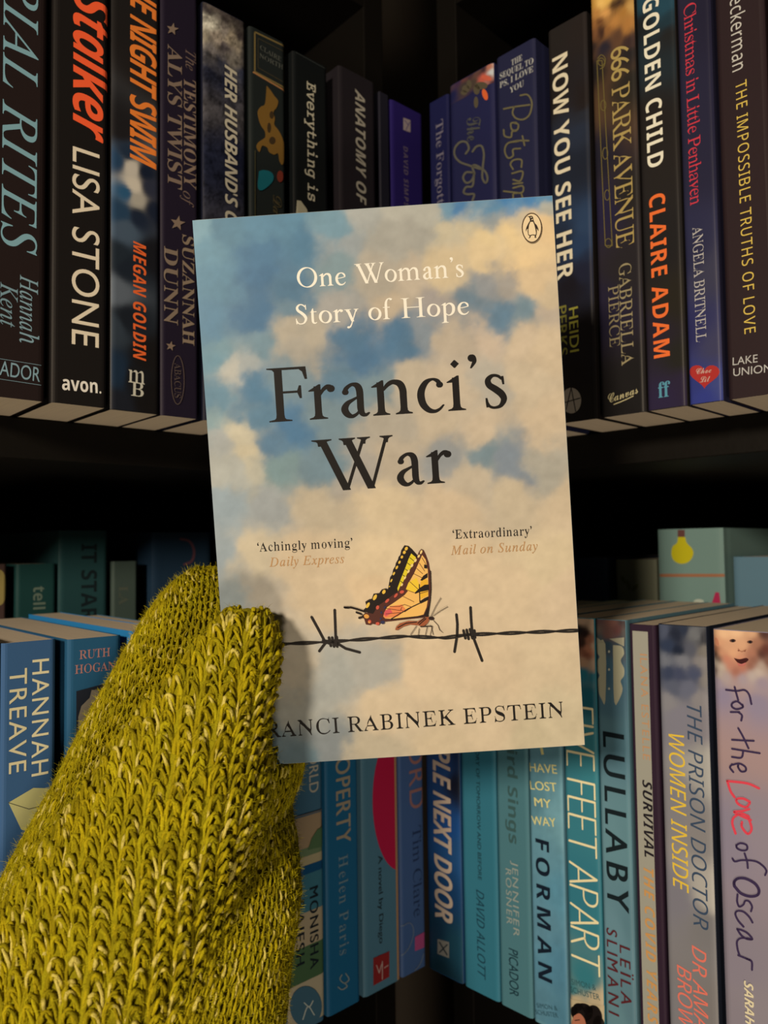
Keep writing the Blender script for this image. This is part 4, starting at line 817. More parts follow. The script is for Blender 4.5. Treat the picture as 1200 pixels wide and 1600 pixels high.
        'c': '''8{6:4Y!5r4Y5V4c5B4v!5.5.5#5G5#5i!5#6(5,6B5<6[!5K6u5`705z7D!687X6R7i6p7u!718%7K8,7e8,!8%8,8<8%8M7w!8_7l8g7[8g7G!8g7:8c7-8Y6}!8P6r8C6l826l!8&6l7y6p7s6w!7l6~7i7+7i76!7i7=7l7E7s7N!7y7X8%7^807a!8*7f8$7h7{7h!7r7h7h7b7Z7U!7M7I7@7:727&!7#6o6r6[6e6F!6W616M5x6F5e!6>5Q6:5A6:56!6:5%6C4y6T4y!6`4y6m4|6z5&!7,5,79537F5< 7o5Z 825w 8F5c!8#5A7_5)7?4s!6{4b6[4Y''',
        'e': '''996B4Y!5v4Y5V4e5=4z!5#534r5L4r5j!4r6%4z6=506V!5@6o5U7*5p7@!6/7U6K7f6i7t!7+8%7G8,7b8,!7{8,848%8E7u!8V7h8_7W8_7C!8_7.8U6v8B6d!8/6P7q6@7P63!706$6g5u6=5m!615U6+5B6+52!6+5#654x6J4x!6g4x7)5#7H52!7g5@8+5W8K5w 8^5c!8<5A7u5)7N4s!7)4b6b4Y"6G6,!6^6.6s657-6B!7A6N7R6^7`6p!7m7%7t777t7H!7t7^7n7h7b7h!7X7h7M7a7?7S!717F6~746p6x!6a6a6S6G''',
        'h': ''':|:B5c 9w5> 9Z5$!9=4g8{4Z8_4Z!8I4Z884b8+4q!7x5%7q5:7q5T!7q5f7u5u7{6( 816E!896Q8D6`8S6q 927W!957Z967^967a!967d947f917f!8}7f8d7Y8C7@!83737|6}7i6h!7T6Q7@677-5u 6@4b 4v4Y 6C7@ 5|6v 5Y6U 5F6j!5]6~5r776*7K!6=7`6O7w6b85!6t8N7+8m7>94 8A;& 9a;4 7F6q!817b8j8,9<8,!9Q8,9d8$9q7q!9~7b:)7M:)72!:)6z9}6f9p6Q!9b6=9O6%995g!9#5M8t5:8t5/!8t5(8v5$8{5$!9$5$915,9C59!9T5F9l5[:.5w ''',
        'i': '''8P7e8c!7U8c7H8g7?8o!768v719%7194!719C779P7D9[!7Q9g7a9l7r9l!8#9l809h8:9`!8C9W8H9M8H9@!8H918B8~868t!8)8i7v8c"7t5c!7_5L7K5:7:5-!7)4z6w4p6m4k!6W4`6B4Y6+4Y!5S4Y5:4q5:5C!5:5O5@5c5L5}!5X6<5k6_6)7. 5l6p 5O6U 5;6j 5X7) 6%7R 6L7~ 8#8, 6s6(!6W5Q6I556I5.!6I5(6K5$6N5$!6V5$6d5+6u57!7+5C7C5X7a5w ''',
        'k': ''':d4u4Y 6G7G 5}6y 5X6U 5D6j!5d7,5}7G677`!6L7w6_836n8I!6}8`718w7>94 8A;& 9_;4 694b "8=4Y!8+4Y7w4_7l4j!7a4t7Z5%7Z57!7Z5D7^5P7c5]!7h5h7m5r7s5{ 8(68!8-6?806D806H!806Q8*6V7z6V 7m6T 7_6R!7Q6R7K6W7K6b!7K6n7T6t7f6t!7{6t8/6x887#!8A7*8L788Z7M!8i7c8v7q9(7z!948(9C8,9V8,!9k8,9z8&:*7z!:47q:97e:97U!:97H:47=:+74!9}7*9q7%9d7%!9W7%9M7)9E7/!9<75987=987G!987O9;7V9@7[ 987_!947_9+7T8x7?!8j7*8]6v8P6m!8b6h8q6`8|6S!9,6G9269926*!925v905j9,5a 9&5R 9#5H!9#5C9&5@9,5@!915@9:5E9E5O 9p5w :(5c!9a5?9B5%9)4q!8j4b8R4Y''',
        'n': ''';+4_4X 5J5c 5{6O!696u6F706F76!6F7;6D7=6@7=!6=7=66786+7. 5R6U 5?6j!5a715~7M6=7d!6V7z6p8*7-8*!7H8*7V7n7V7@!7V757T7&7P6q!8;7b8t8,9E8,!9Z8,9m8$9z7q!:,7b:27M:272!:27#:-6o:#6^!9v6L9k6;9^6* 9:5X!9+5G8~598~5/!8~5(9$5$9*5$!9.5$995,9K59!9^5F9u5Z:75w :L5c 9r52 9M4r 9.4b!8~4]8t4Z8i4Z!8S4Z8B4b854q!8&5%7{5:7{5T!7{5e7~5t8)6(!8/678@6O8]6q 9;7W 9?7^ 9?7`!9?7d9=7f9:7f!9&7f8c7O847#!7x6j7_6L7B6)!7%5a6b566@4a ''',
        'o': '''9^644Y!5n4Y5S4c5?4w!5*5/4{5G4{5g!4{5~5(6<576U!5F6n5[7+5u7@!637U6O7f6n7t!708%7M8,7k8,!818,8J8#8]7p!8n7`8w7H8w7+!8w6n8q6W8f6C!8Z6/8H5t815Z!8<5^8H5b8T5i!8`5p8l5x8y6( 915m!8u5W8^5H8F5>!8.537q5.7Y5.!704j6`4Y"6J4z!6X4z6j5&6~57!6{5:6z5?6z5F!6z5O7#5X7/5b!7:5k7G5p7W5r!8(6L8=6|8=7H!8=7]857g8$7g!7u7g7e7[7M7D!7B79767*7)6t!6w6c6l6P6a6=!6U6*6L5s6E5b!6>5P6:5B6:58!6:5&6?4z''',
        'r': '''988Y5c 7w5*!7h4x7[4o7R4j!7A4`7/4Z6w4Z!6W4Z6?4b6,4p!5t4}5j545j5K!5j5]5o5p5z6*!6)6?676T6I6j!6[7#6q777.7G 6_7D 6C7D 5z6{ 5P6U 5<6j 5a7. 6$7L!6.7v64846989!6>8?6D8B6J8B!6Q8B6V8A6W8?!6X8=6Y886Y81 6Y8* 6X7~!6X7t6g7n7&7l!797k7J7h7[7e!7l7b7y7[8(7S!827K877@8771!877+846}8-6p 7o6E 7Q5v 7:5V!7/5G7)5;7)52!7)5)7.5$775$!7=5$7I5+7Z57!7l5C8(5X8G5x ''',
        's': '''8V8+5p!7e5N7H56715%!6u4p6a4e6M4`!6:4[6%4X5k4X!5K4X534`5#4o!4o4}4g524g5E!4g5R4k5^4t5h!4}5q5-5u5;5u!5I5u5T5q5[5i!5c5a5f5W5f5M!5f5B5b595Y52!5Q5+5I5&5A5& 5:5(!5?4z5G4v5T4v!5l4v6$5-655Q!6=5d6C5y6H65!6L6L6N6g6N7) 6N7< 6L7M 6578 5o6t 5N6U 5<6j 5m7< 6T7| 6`80!6j8A6t8I6}8I!7.8I748D748:!7484718.7+8(!7$7}6}7v6}7m!6}7h7$7a7+7X!7I7/7X6d7X6>!7X5}7P5h7A5X!7R5f7d5u7s6) ''',
        't': '''9X5;6j 5y7J!6/7]6@7p6O8)!6_8=6n8T6~8p 88:v 9^:{ 8n9U 9V9U 9M95 8W95 7l7r 7+6Z 6T5X!6K5E6F586F50!6F5(6J5#6Q5#!6[5#6k5*6~57!765D7N5Y7n5w 8%5c!7b5C7D5+7(4u!6g4d6J4Z6.4Z!5r4Z5`4b5R4o!5E4|5?535?5H!5?5T5C5d5I5u 5]6C 6(7. 5L6U ''',
        'v': '''9w6R4Z!6/4Z5p4b5]4p!5I4}5@565@5Q!5@5t5V6D6%6z!6.7)62716276!627;607=6-7=!6*7=6%7:5z75 5T6j 5D6{ 5`7< 6$7[!607f6:7m6C7s!6N7z6X8$6b8(!6j8+6r8,6z8,!788,7D7t7D7L!7D7=7B7/7=6{ 7.6Z 6r60 6[5f 6N5Q 6F5B!6C5<6B586B54!6B5(6J4}6Z4}!7+4}7T557~5]!7y5`7s5h7l5u!7d6&7`677`6J!7`6b7e6x7p75!7{7K8-7`8>7p!8N8#8_8,8o8,!9%8,938%9<7v!9E7j9I7Z9I7I!9I6t906B8Y5j!8e5j8r5n9#5w!916#9>6/9K6< 9_6(!9K5q9:5d9*5[!8t5R8`5N8F5N 8@5N!7~537b4z7H4n!7/4a6o4Z"8;5p!8M6$8]688j6O!8w6f8}6z8}71!8}7>8v7D8i7D!8^7D8S7@8I77!8?7.876~806q!8)6d8%6U8%6H!8%6;8)608.6&!835y875s''',
    },
    0x1D5A0: {
        'A': ''';j4a4a 7j<^ 8a<^ ;i4a :f4a 9j7/ 6]7/ 5b4a "6{8$ 9N8$ 8X:I 8N:g 8A;8 86;Z 8%:y 7r:I ''',
        'B': ''';u5h4a 5h<Z 8$<Z!9#<Z9i<M:<<3!:j;s;%;D;%:^!;%:3:u9k:^9O!:F93:#8|9R8t 9R8o!9q8j:18b:J8T!:c8G:v85;)7y!;77b;>7B;>6x!;>66;(5_:V5;!:)4s9G4a8T4a "6h98 8798!8u989D9B9[9V!9s9j9~:,9~:S!9~:{9p;=9T;N!98;`8g;h8);h 6h;h "6h5R 8C5R!9(5R9T5_9n5x!:,66:86V:87#!:87I:+7i9m8$!9R8<9#8G8<8G 6h8G ''',
        'E': ''':q5h4a 5h<Z :4<Z :4;f 6h;f 6h9: 9}9: 9}8F 6h8F 6h5U :45U :44a ''',
        'F': ''':K5h4a 5h<Z :4<Z :4;f 6h;f 6h8w 9|8w 9|8& 6h8& 6h4a ''',
        'H': '''<v5h4a 5h<Z 6h<Z 6h9: :n9: :n<Z ;n<Z ;n4a :n4a :n8E 6h8E 6h4a ''',
        'I': '''8K5.4a 5.5: 6(5M 6(;m 5.<% 5.<Z 7}<Z 7}<% 7(;m 7(5M 7}5: 7}4a ''',
        'L': ''':P5h4a 5h<Z 6h<Z 6h5V :75V :74a ''',
        'M': '''>h5h4a 5h<Z 78<Z 9a6- 9e6- <6<Z =a<Z =a4a <b4a <b9U <e:c <i;[ <e;[ :*4a 9:4a 6^;] 6Y;] 6_:d 6a9O 6a4a ''',
        'O': '''=C9$4V!854V7Q4f6|5*!6J5I6$5u5h6Q!5O7.5C7p5C8`!5C9N5O:45h:l!6$;H6J;s6|<7!7Q<V85<f9%<f!9n<f:O<V;%<8!;W;t;};H<;:m!<S:5<a9N<a8_!<a7o<S7.<;6Q!;}5u;W5I;%5*!:O4f9n4V"9$5J!9w5J:X5e:~6>!;H6r;[7_;[8_!;[9_;H:K:~;#!:X;W9x;q9%;q!8/;q7N;W7(;#!6[:K6H9_6H8_!6H7_6[6r7&6>!7M5e8.5J''',
        'P': ''';G5h4a 5h<Z 7q<Z!8t<Z9^<H:.;~!:Y;X:o;$:o:<!:o9p:f9J:T9(!:B8`:#8C9U8.!9+7t8L7i7`7i 6h7i 6h4a "6h8[ 7U8[!8?8[8s8g998}!9Z989l9^9l:8!9l:g9];.9?;E!8};]8M;h7i;h 6h;h ''',
        'R': ''';X5h4a 5h<Z 7y<Z!8x<Z9_<I:/<(!:Y;a:o;-:o:C!:o9x:h9W:Y9>!:K9$:98l:#8]!9i8L9Q8A9988 ;I4a ::4a 8A7z 6h7z 6h4a "6h8l 7y8l!8X8l9(8w9C94!9_9K9l9m9l:?!9l:o9^;59A;I!9$;]8T;g7t;g 6h;g ''',
        'S': ''':j7I4V!6|4V6V4Y644`!5m4f5P4n594y 595u!5Q5j5p5a695W!6]5N7&5J7M5J!8(5J8Q5T8m5j!9-6#9:6@9:6d!9:6{95749+7D!8|7T8k7d8R7r!898#7r827F8B!6d8X668t5r99!5R9Y5B:+5B:c!5B;.5L;O5`;k!5s<+63<?6V<N!6y<^7E<e7s<e!8?<e8d<a9*<Y!9K<R9i<H:)<< 9h;I!9N;T94;^8r;e!8S;l85;p7q;p!7C;p6};g6f;S!6N;@6C;%6C:b!6C:I6H:56R:$!6]9p6m9b7)9T!7@9G7_998+9+!8U8w8z8f9<8T!9Y8B9p8-:#7o!:37U::76::6l!::6,9~5T9O51!8|4i8=4V''',
        'T': ''':q7;4a 7;;f 4k;f 4k<Z :f<Z :f;f 8;;f 8;4a ''',
        'U': '''<l8c4V!7d4V6{4o6L5D!5x5v5a6[5a7P 5a<Z 6a<Z 6a7M!6a6n6q6@755{!7T5Z8(5J8h5J!9N5J9~5[:@6#!:^6F:l6s:l7N :l<Z ;k<Z ;k7N!;k6x;a6J;L5~!;85U:u56:K4z!9}4c9G4V''',
        'V': ''';B7Q4a 4a<Z 5e<Z 7Q7R!7]757f6t7m6Z!7t6@7z6&8#5k 866Z 8Q7T :=<Z ;B<Z 8Q4a ''',
        'Y': ''':{7@4a 7@7d 4a<Z 5i<Z 7n8d 9t<Z :{<Z 8@7h 8@4a ''',
        'a': ''':v7)4V!6R4V6*4d5e4~!5D5<545e546A!546w5I7F5t7d!6C8$7*858&88 9(8; 9(8[!9(9.8y9M8f9_!8R9p869y7n9y!7Q9y769u6x9m!6_9d6F9Z609O 5p:7!6,:D6H:O6i:X!7.:a7O:f7s:f!8Y:f90:W9O::!9o9x:#9J:#8f :#4a 9>4a 9-5R 9)5R!8m558S4z8:4l!7{4^7V4V"7=5C!7k5C865O8T5j!8s6(9&6N9&7( 9&7X 827U!7I7R6v7H6]75!6B6}656c656@!655}6>5g6Q5X!6d5J6{5C''',
        'c': ''':#8#4V!7O4V7$4a6Z4t!655,5s5J5^5t!5G6B5=6w5=7[!5=8C5H8z5_9H!5u9r68:66_:I!7):]7T:g8*:g!8E:g8a:d8z:_!98:X9M:Q9^:I 9B9Z!929a8z9g8e9l!8O9q8;9t8(9t!6t9t6>9/6>7]!6>6v6K6D6f5}!7#5Y7J5H7~5H!8@5H8Z5K8r5Q!9-5W9A5_9T5h 9T4t!9B4k9.4c8t4^!8^4X8C4V''',
        'e': ''':y814V!7X4V7,4a6`4v!68505t5O5_5y!5H6G5=6z5=7Z!5=8;5G8n5[9=!5o9h60:-6T:D!6x:[7G:g7w:g!8J:g8s:]99:H!9Z:49t9s:+9N!:<9):E8Y:E8( :E7M 6>7M!6?6k6O6<6n5x!705W7Z5G855G!8W5G8v5J965Q!9P5W9l5a:-5m :-4z!9m4n9Q4e964_!8v4Y8V4V"6@89 9C89!9B8g98918~9N!8i9k8H9y7v9y!7K9y7*9l6m9P!6S956E8j''',
        'k': ''':Z5[4a 5[=. 6X=. 6X8d 6W8< 6T7g 6X7g 6k7~ 7)8B 7>8[ 95:] :B:] 7x8+ :Q4a 9A4a 7;7L 6X6r 6X4a ''',
        'm': '''?)5[4a 5[:] 6H:] 6U9n 6Z9n!6l:/7&:D7D:Q!7a:`8#:g8D:g!9>:g9v:H:49g :99g!:K:+:e:A;):P!;H:`;i:g<1:g!<o:g=A:V=`:8!=~9t>29@>28U >24a =54a =58Q!=59L<l9w;}9w!;H9w:~9h:h9I!:P9+:E8Y:E7{ :E4a 9H4a 9H8Q!9H9L8~9w849w!7X9w739f6y9D!6d8~6Y8M6Y7i 6Y4a ''',
        'n': ''';T5[4a 5[:] 6H:] 6U9n 6Z9n!6l:/7):D7H:Q!7h:`8-:g8O:g!95:g9f:W:,:8!:M9t:^9@:^8U :^4a 9a4a 9a8O!9a9K989w8B9w!7b9w789f6|9D!6e8~6Y8M6Y7i 6Y4a ''',
        'r': '''9;5[4a 5[:] 6I:] 6S9T 6W9T!6i9r7$:17@:F!7[:[7}:g8G:g 8i:f 9,:a 8|9j 8`9o 8A9q!8%9q7g9i7N9Z!769K6~966p8v!6a8Z6Y8:6Y7q 6Y4a ''',
    },
    0x1D5D4: {
        'A': '''<B4a4a 7N<^ 9S<^ <B4a :S4a 9z6V 7)6V 6O4a "7O7| 9U7| 8{9n 8o:> 8_:t 8Q;H 8D:r 84:9 8(9n ''',
        'B': '''<05a4a 5a<Z 80<Z!95<Z9~<M:T<2!;+;r;C;B;C:Y!;C:0;:9i;&9L!:n90:R8z:/8t :/8o!:G8j:^8b:q8U!;)8I;988;D7|!;O7e;U7F;U6|!;U6:;>5c:j5=!::4s9T4a8^4a "7C9M 8A9M!8n9M919T9C9c!9T9q9]:*9]:E!9]:a9R:u9>;%!9*;28e;889;8 7C;8 "7C6) 8L6)!8z6)9?629Q6D!9d6U9m6n9m70!9m7K9d7a9Q7r!9>8&8x8/8G8/ 7C8/ ''',
        'C': ''';h8t4V!8*4V7G4f6s5*!6B5H5z5t5c6P!5K7-5@7n5@8]!5@9J5M:05h:h!6&;D6M;q7$<5!7V<T89<e9&<e!9J<e9o<a:8<W!:[<M:~<A;D<2 :n:l!:R:y:8;)9x;2!9];;9A;@9&;@!8G;@7v;*7V:Y!77:.7(9L7(8[!7(7j767.7S6`!7p658B5{9&5{!9D5{9c5~:$6*!:B61:b6:;)6F ;)4|!:e4o:E4f:%4`!9b4Y9?4V''',
        'D': '''<u5a4a 5a<Z 82<Z!8~<Z9e<M:A<2!:x;r;H;J;h:r!<+:=<:9W<:8e!<:7E;s6E;.5c!:C5$9=4a7w4a "7C6) 8*6)!9c6):Q6x:Q8a!:Q9U:@:69x:[!9T;%8};88:;8 7C;8 ''',
        'E': ''':u5a4a 5a<Z :9<Z :9;8 7C;8 7C9O :&9O :&8- 7C8- 7C6) :96) :94a ''',
        'F': ''':j5a4a 5a<Z :7<Z :7;8 7A;8 7A94 :$94 :$7m 7A7m 7A4a ''',
        'G': '''<e9#4V!7n4V6v4v6<5Z!5^6?5@7@5@8_!5@9O5N:55m:m!6/;I6Y;t76<7!7n<U8W<e9M<e!9t<e:><a:d<X!;.<P;O<E;n<8 ;;:t!;$;#:g;.:J;5!:.;<9l;@9L;@!8{;@8T;684:}!7n:i7T:L7C:(!719^7(927(8[!7(8,7.7^7;79!7H6p7]6S7x6?!886*8]5{9.5{!9C5{9V5|9f5~ :46* :47f 8b7f 8b9/ ;o9/ ;o5$!;I4s:}4i:T4b!:+4Z9W4V''',
        'H': '''=35a4a 5a<Z 7C<Z 7C9P :P9P :P<Z <3<Z <34a :P4a :P8, 7C8, 7C4a ''',
        'I': '''8~5%4a 5%5] 5~6* 5~;6 5%;_ 5%<Z 8^<Z 8^;_ 7a;6 7a6* 8^5] 8^4a ''',
        'L': ''':z5a4a 5a<Z 7C<Z 7C6) :W6) :W4a ''',
        'M': '''?15a4a 5a<Z 7{<Z 9p6T 9s6T ;r<Z >1<Z >14a <X4a <X8J <Z9> <^:8 <`:t <[:t :W4a 9%4a 7.:u 7*:u 7.:8 729= 738D 734a ''',
        'N': '''=d5a4a 5a<Z 7l<Z ;96` ;<6` ;77i ;58q ;5<Z <d<Z <d4a :W4a 7.:a 7*:a 719T 738H 734a ''',
        'O': '''=R9,4V!894V7S4f6|5*!6H5I5~5u5f6Q!5L7.5@7p5@8`!5@9O5L:55f:m!5~;I6H;t6|<8!7S<V89<f9-<f!9{<f:a<V;8<8!;k;t<5;H<N:m!<g:5<s9N<s8_!<s7o<g7.<N6Q!<55u;k5I;85*!:a4f9{4V"9,5|!9n5|:A67:^6c!:z73;-7n;-8_!;-9O:z:0:^:[!:A;,9n;A9-;A!8G;A7t;,7V:[!79:07+9O7+8_!7+7n79737V6c!7t678G5|''',
        'P': ''';_5a4a 5a<Z 86<Z!98<Z9|<F:L;z!:w;Q;1:u;1:/!;19a;(99:r8p!:a8J:C8-9v7r!9L7[8p7P8*7P 7C7P 7C4a "7C8s 7v8s!8F8s8i8|9&92!9@9C9L9_9L:*!9L:p9#;88.;8 7C;8 ''',
        'R': '''<#5a4a 5a<Z 7}<Z!9)<Z9r<H:F<$!:u;];1;%;1:8!;19r;+9U:z9=!:m9#:]8k:H8Y!:38H9x8:9a8/ <#4a :04a 8:7e 7C7e 7C4a "7C9+ 7u9+!8L9+8q939,9D!9A9U9L9n9L:4!9L:V9A:o9*:~!8n;18H;87r;8 7C;8 ''',
        'S': ''':l7J4V!6Y4V5p4e545& 546Z!5V6K5z6>6D62!6i6$725z7V5z!7|5z8<6%8L65!8[6C8d6U8d6l!8d7,8V7A8;7R!7{7d7Z7v728,!6|836j8<6V8H!6C8S608a5z8r!5h9(5X9<5M9S!5B9k5<:,5<:M!5<;35R;f5~</!6N<R7/<e7{<e!8E<e8j<a91<W!9R<N9v<B:@<2 9j:q!9H:~9+;.8l;5!8Q;<86;@7v;@!7X;@7B;973;,!7#:z6w:h6w:R!6w:97&:$7>9q!7U9b7w9N8I9:!8o9)938s9M8`!9g8L9{85:.7w!:<7^:C7=:C6s!:C63:,5Z9Y55!9+4j8D4V''',
        'T': ''';-7(4a 7(;6 4u;6 4u<Z :t<Z :t;6 8f;6 8f4a ''',
        'U': '''=*8p4V!7k4V6}4o6K5D!5u5v5[6[5[7P 5[<Z 7><Z 7>7h!7>7,7J6^7c6E!7{6-8D5|8t5|!9J5|9o6.:+6H!:A6c:L71:L7i :L<Z </<Z </7N!</6x<#6J;j5~!;S5U;255:b4z!:54b9X4V''',
        'V': ''';u7D4a 4a<Z 6E<Z 7r7t 7~7K 826h 8=60 8H6h 8W7K 8c7t :5<Z ;u<Z 954a ''',
        'W': '''?I6c4a 4a<Z 6A<Z 7B8< 7O7] 7]6q 7f65 7o6r 7|7Z 8,82 9:<Z :p<Z ;~82 </7Z <;6q <D65 <M6r <[7] <h8< =i<Z ?I<Z =G4a ;O4a :H8p :A96 :79g :-:> :&:c 9}:> 9s9h 9i97 9a8o 8Z4a ''',
        'Y': ''';Z7?4a 7?7d 4a<Z 6P<Z 809B 9l<Z ;Z<Z 8|7i 8|4a ''',
        'a': ''';F7$4V!6N4V6%4e5a5&!5@5C505o506O!507/5D7Z5n7w!6<876z8F7q8I 8v8L 8v8e!8v9&8n9<8`9I!8P9V8;9^7{9^!7`9^7E9Y7,9R!6n9J6S9@6:95 5d:@!6%:O6G:[6l:e!74:n7Y:r8%:r!8p:r9N:b9v:B!:B9}:U9K:U8e :U4a 9G4a 9*5P 9%5P!8j538P4x864k!7w4^7R4V"7^5j!7~5j8>5s8T6,!8k6?8v6Y8v6} 8v7O 8;7M!7f7L7D7C7173!6y6~6p6i6p6N!6p676w6&7)5y!765o7H5j''',
        'd': ''';d7M4V!6k4V694o5n5D!5F5t536`537c!538f5F9R5n:(!6::X6m:q7Q:q!7y:q8?:i8X:Y!8r:J9+:79:9{ 9?9{ 98:O!95:d94:y94;3 94=. :p=. :p4a 9W4a 9:5M 945M!9$568m4~8S4o!8:4_7u4V"8&5t!8P5t8n6$9#6>!956V9=6{9>7Q 9>7b!9>8<968f9%9&!8p9C8Q9Q8$9Q!7_9Q7E9C729&!6z8e6q8;6q7a!6q7+6z6^726B!7E6&7`5t''',
        'e': ''';98=4V!7a4V704a6a4v!665/5p5N5W5x!5?6F536{537`!538E5>8{5T9K!5j9v6-:;6T:P!6|:f7N:q8&:q!8s:q9T:[:%:0!:R9`:i8|:i8, :i7> 6q7>!6r6o7#6M7<65!7S5x7u5l8D5l!8h5l9-5p9J5w!9h5~:*6-:I6< :I4~!:.4q9m4g9O4`!914Y8h4V"6t8G 968G!958i9-9*8w9@!8f9U8K9a8(9a!7f9a7N9W7;9D!7(916w8o''',
        'g': ''';d7m2#!7E2#6|2%6[2+!69205t285T2D 5T3b!6=3E7*377v37!8i37943a944Y 944e 965- 985M 945M!8|508f4w8K4j!814]7o4V7M4V!6g4V644p5k5G!5E5y536d537c!538b5F9M5l:$!66:W6k:q7Q:q!8::q8p:U9;9{ 9?9{ 9K:g :p:g :p4`!:p3l:X30:*2b!9V288m2#"8(5r!8N5r8k5}8~68!956M9>6t9>7O 9>7b!9>8B958m8~9+!8l9D8N9Q8%9Q!7:9Q6r8u6r7a!6r6M7;5r''',
        'i': '''8)6E;P!6.;P5v;U5g;a!5V;l5N<#5N<?!5N<[5V<o5g<z!5v=)6.=.6E=.!6[=.6o=)7#<z!74<o7<<[7<<?!7<<#74;l7#;a!6o;U6[;P"5T4a 5T:g 75:g 754a ''',
        'l': '''8)5T4a 5T=. 75=. 754a ''',
        'n': ''';|5T4a 5T:g 6m:g 7%9{ 7.9{!7?:<7W:P7w:^!8::k8Z:q8}:q!9^:q:2:a:U:A!:y9|;09H;08] ;04a 9O4a 9O87!9O8_9H8}9:96!9,9I8q9S8Q9S!8#9S7`9C7N9$!7=8a7583757S 754a ''',
        'o': ''';U8,4V!7S4V7%4b6Y4x!61535m5S5U6#!5>6N537&537e!538f5K9P5{:&!6O:X76:q8/:q!8c:q96:f9^:O!:*:9:I9t:a9J!:x8{;(8G;(7e!;(6d:k5x::5F!9f4p9#4V"8.5u!8U5u8s6(9*6D!9;6`9D7.9D7e!9D8@9;8i9*9*!8s9E8U9R8-9R!7a9R7C9E729*!6{8i6r8@6r7e!6r7.6{6`726D!7C6(7a5u''',
        'r': '''9e5T4a 5T:g 6l:g 7&9e 7.9e!7>:%7T:>7q:R!82:g8R:q8x:q 97:p 9O:m 9D9: 909> 8s9?!8Y9?8@9;8)92!7m9)7Y8u7K8a!7<8L7581757i 754a ''',
        's': ''':5744V!6i4V6G4X6,4^!5l4c5O4l544w 546=!5Q605r6$695w!6[5n6z5j795j!7V5j7l5n7y5w!8*6$8060806>!806G8.6P8)6W!8#6_7t6h7c6q!7Q6z777+6o7:!6L7I607W5u7f!5_7u5N8+5C8@!588T538n5392!539f5G:15o:J!6;:d6q:q7W:q!7z:q8?:n8_:g!8~:`9B:T9d:E 9694!8v9?8]9I8D9Q!8,9X7o9]7U9]!7)9]6n9P6n98!6n9/6q9(6w8|!6|8u7,8m7=8e!7M8]7f8Q8+8D!8J878f8*8}7x!997j9J7X9W7D!9d7/9j6p9j6N!9j5r9V5F9/5)!8c4f8&4V''',
        't': '''9P7[4V!7:4V6x4[6_4g!6D4r605)5|5D!5m5_5e6(5e6W 5e9P 4x9P 4x:5 5p:h 6@<% 7E<% 7E:g 9*:g 9*9P 7E9P 7E6W!7E6B7K637W6)!7d5y7t5t8,5t!8=5t8M5v8]5y 906* 904p!8{4i8g4c8O4^!874X7x4V''',
        'v': ''':~6}4a 4a:g 6H:g 7W7=!7^7*7c6r7f6^!7j6I7l677m6& 7q6&!7s6K7z6q8,7= 9;:g :~:g 8b4a ''',
    },
    0x1D608: {
        'A': ''':w4&4a 8C<Z 9G<Z :E4a 9G4a 9,70 6I70 5/4a "6u8% 8~8% 8n9c 8g:] 8b;S 8_;S 89:] 7h9_ ''',
        'B': ''';B5/4a 6m<Z 8r<Z!9Y<Z:3<M:Y<3!;#;t;7;I;7:k!;7:9;(9m:f9N!:H9/9|8v9J8m 9J8h!9l8_:,8N:B86!:X7y:d7X:d70!:d6Y:W61:@5k!:(5I9c50994z!8k4i8:4a7`4a "7+98 8F98!8e989$9=9>9F!9V9O9j9^9y9r!:-:*:4:B:4:`!:4;#:*;=9q;N!9];`9;;h8g;h 7[;h "6>5R 7c5R!8A5R8m5`915y!9P679`6[9`70!9`7P9U7l9@8&!9+8=8c8H818H 6v8H ''',
        'C': ''';58>4V!7I4V6f4o685E!5f5w5N6_5N7Y!5N8*5S8U5^9&!5h9S5w9~61:J!6E:r6_;;7#;Z!7C;z7h<786<I!8`<[94<e9i<e!:Q<e;1<W;c<< ;>;L!;,;U:s;^:];f!:E;m:+;p9i;p!96;p8f;e8A;N!7w;77X:u7@:O!7(:*6q9[6f9.!6Y8[6S8.6S7[!6S6y6c6H7(6%!7G5^7r5K8N5K!8j5K9*5N9E5S!9`5X9z5`:85i :84u!9y4l9_4d9D4_!9)4Y8d4V''',
        'D': '''<+5/4a 6m<Z 8b<Z!9^<Z:F<C:x;o!;N;?;g:R;g9K!;g8R;V7d;66}!:p6;:@5d9]5>!8x4t8+4a7+4a "6>5S 705S!7v5S8V5d9+6(!9Z6G:#6s:=7M!:V8(:c8e:c9L!:c:;:Q:q:.;7!9e;W96;h8V;h 7[;h ''',
        'E': ''':F5/4a 6m<Z :o<Z :^;f 7Z;f 7+9: 9w9: 9h8F 6v8F 6>5U 9B5U 914a ''',
        'H': '''<8504a 6n<Z 7m<Z 7,9: :X9: ;><Z <<<Z :Y4a 9[4a :G8E 6v8E 6/4a ''',
        'I': '''8<4L4a 4V57 5Q5K 6r;p 6$<( 6/<Z 8v<Z 8l<( 7p;p 6O5K 7B57 784a ''',
        'L': '''9}5/4a 6m<Z 7l<Z 6>5V 9B5V 914a ''',
        'M': '''>$5.4a 6l<Z 85<Z 8{6/ 9#6/ <S<Z >(<Z <H4a ;H4a <H9F <d:c <y;^ <w;^ 9,4a 8?4a 7M;] 7I;] 7C;& 78:: 7)9K 6(4a ''',
        'N': '''<S5.4a 6l<Z 7q<Z :=6( :@6( :O7* :d89 ;^<Z <X<Z :v4a 9q4a 7G;: 7D;: 7<:^ 7/9o 6{8} 6(4a ''',
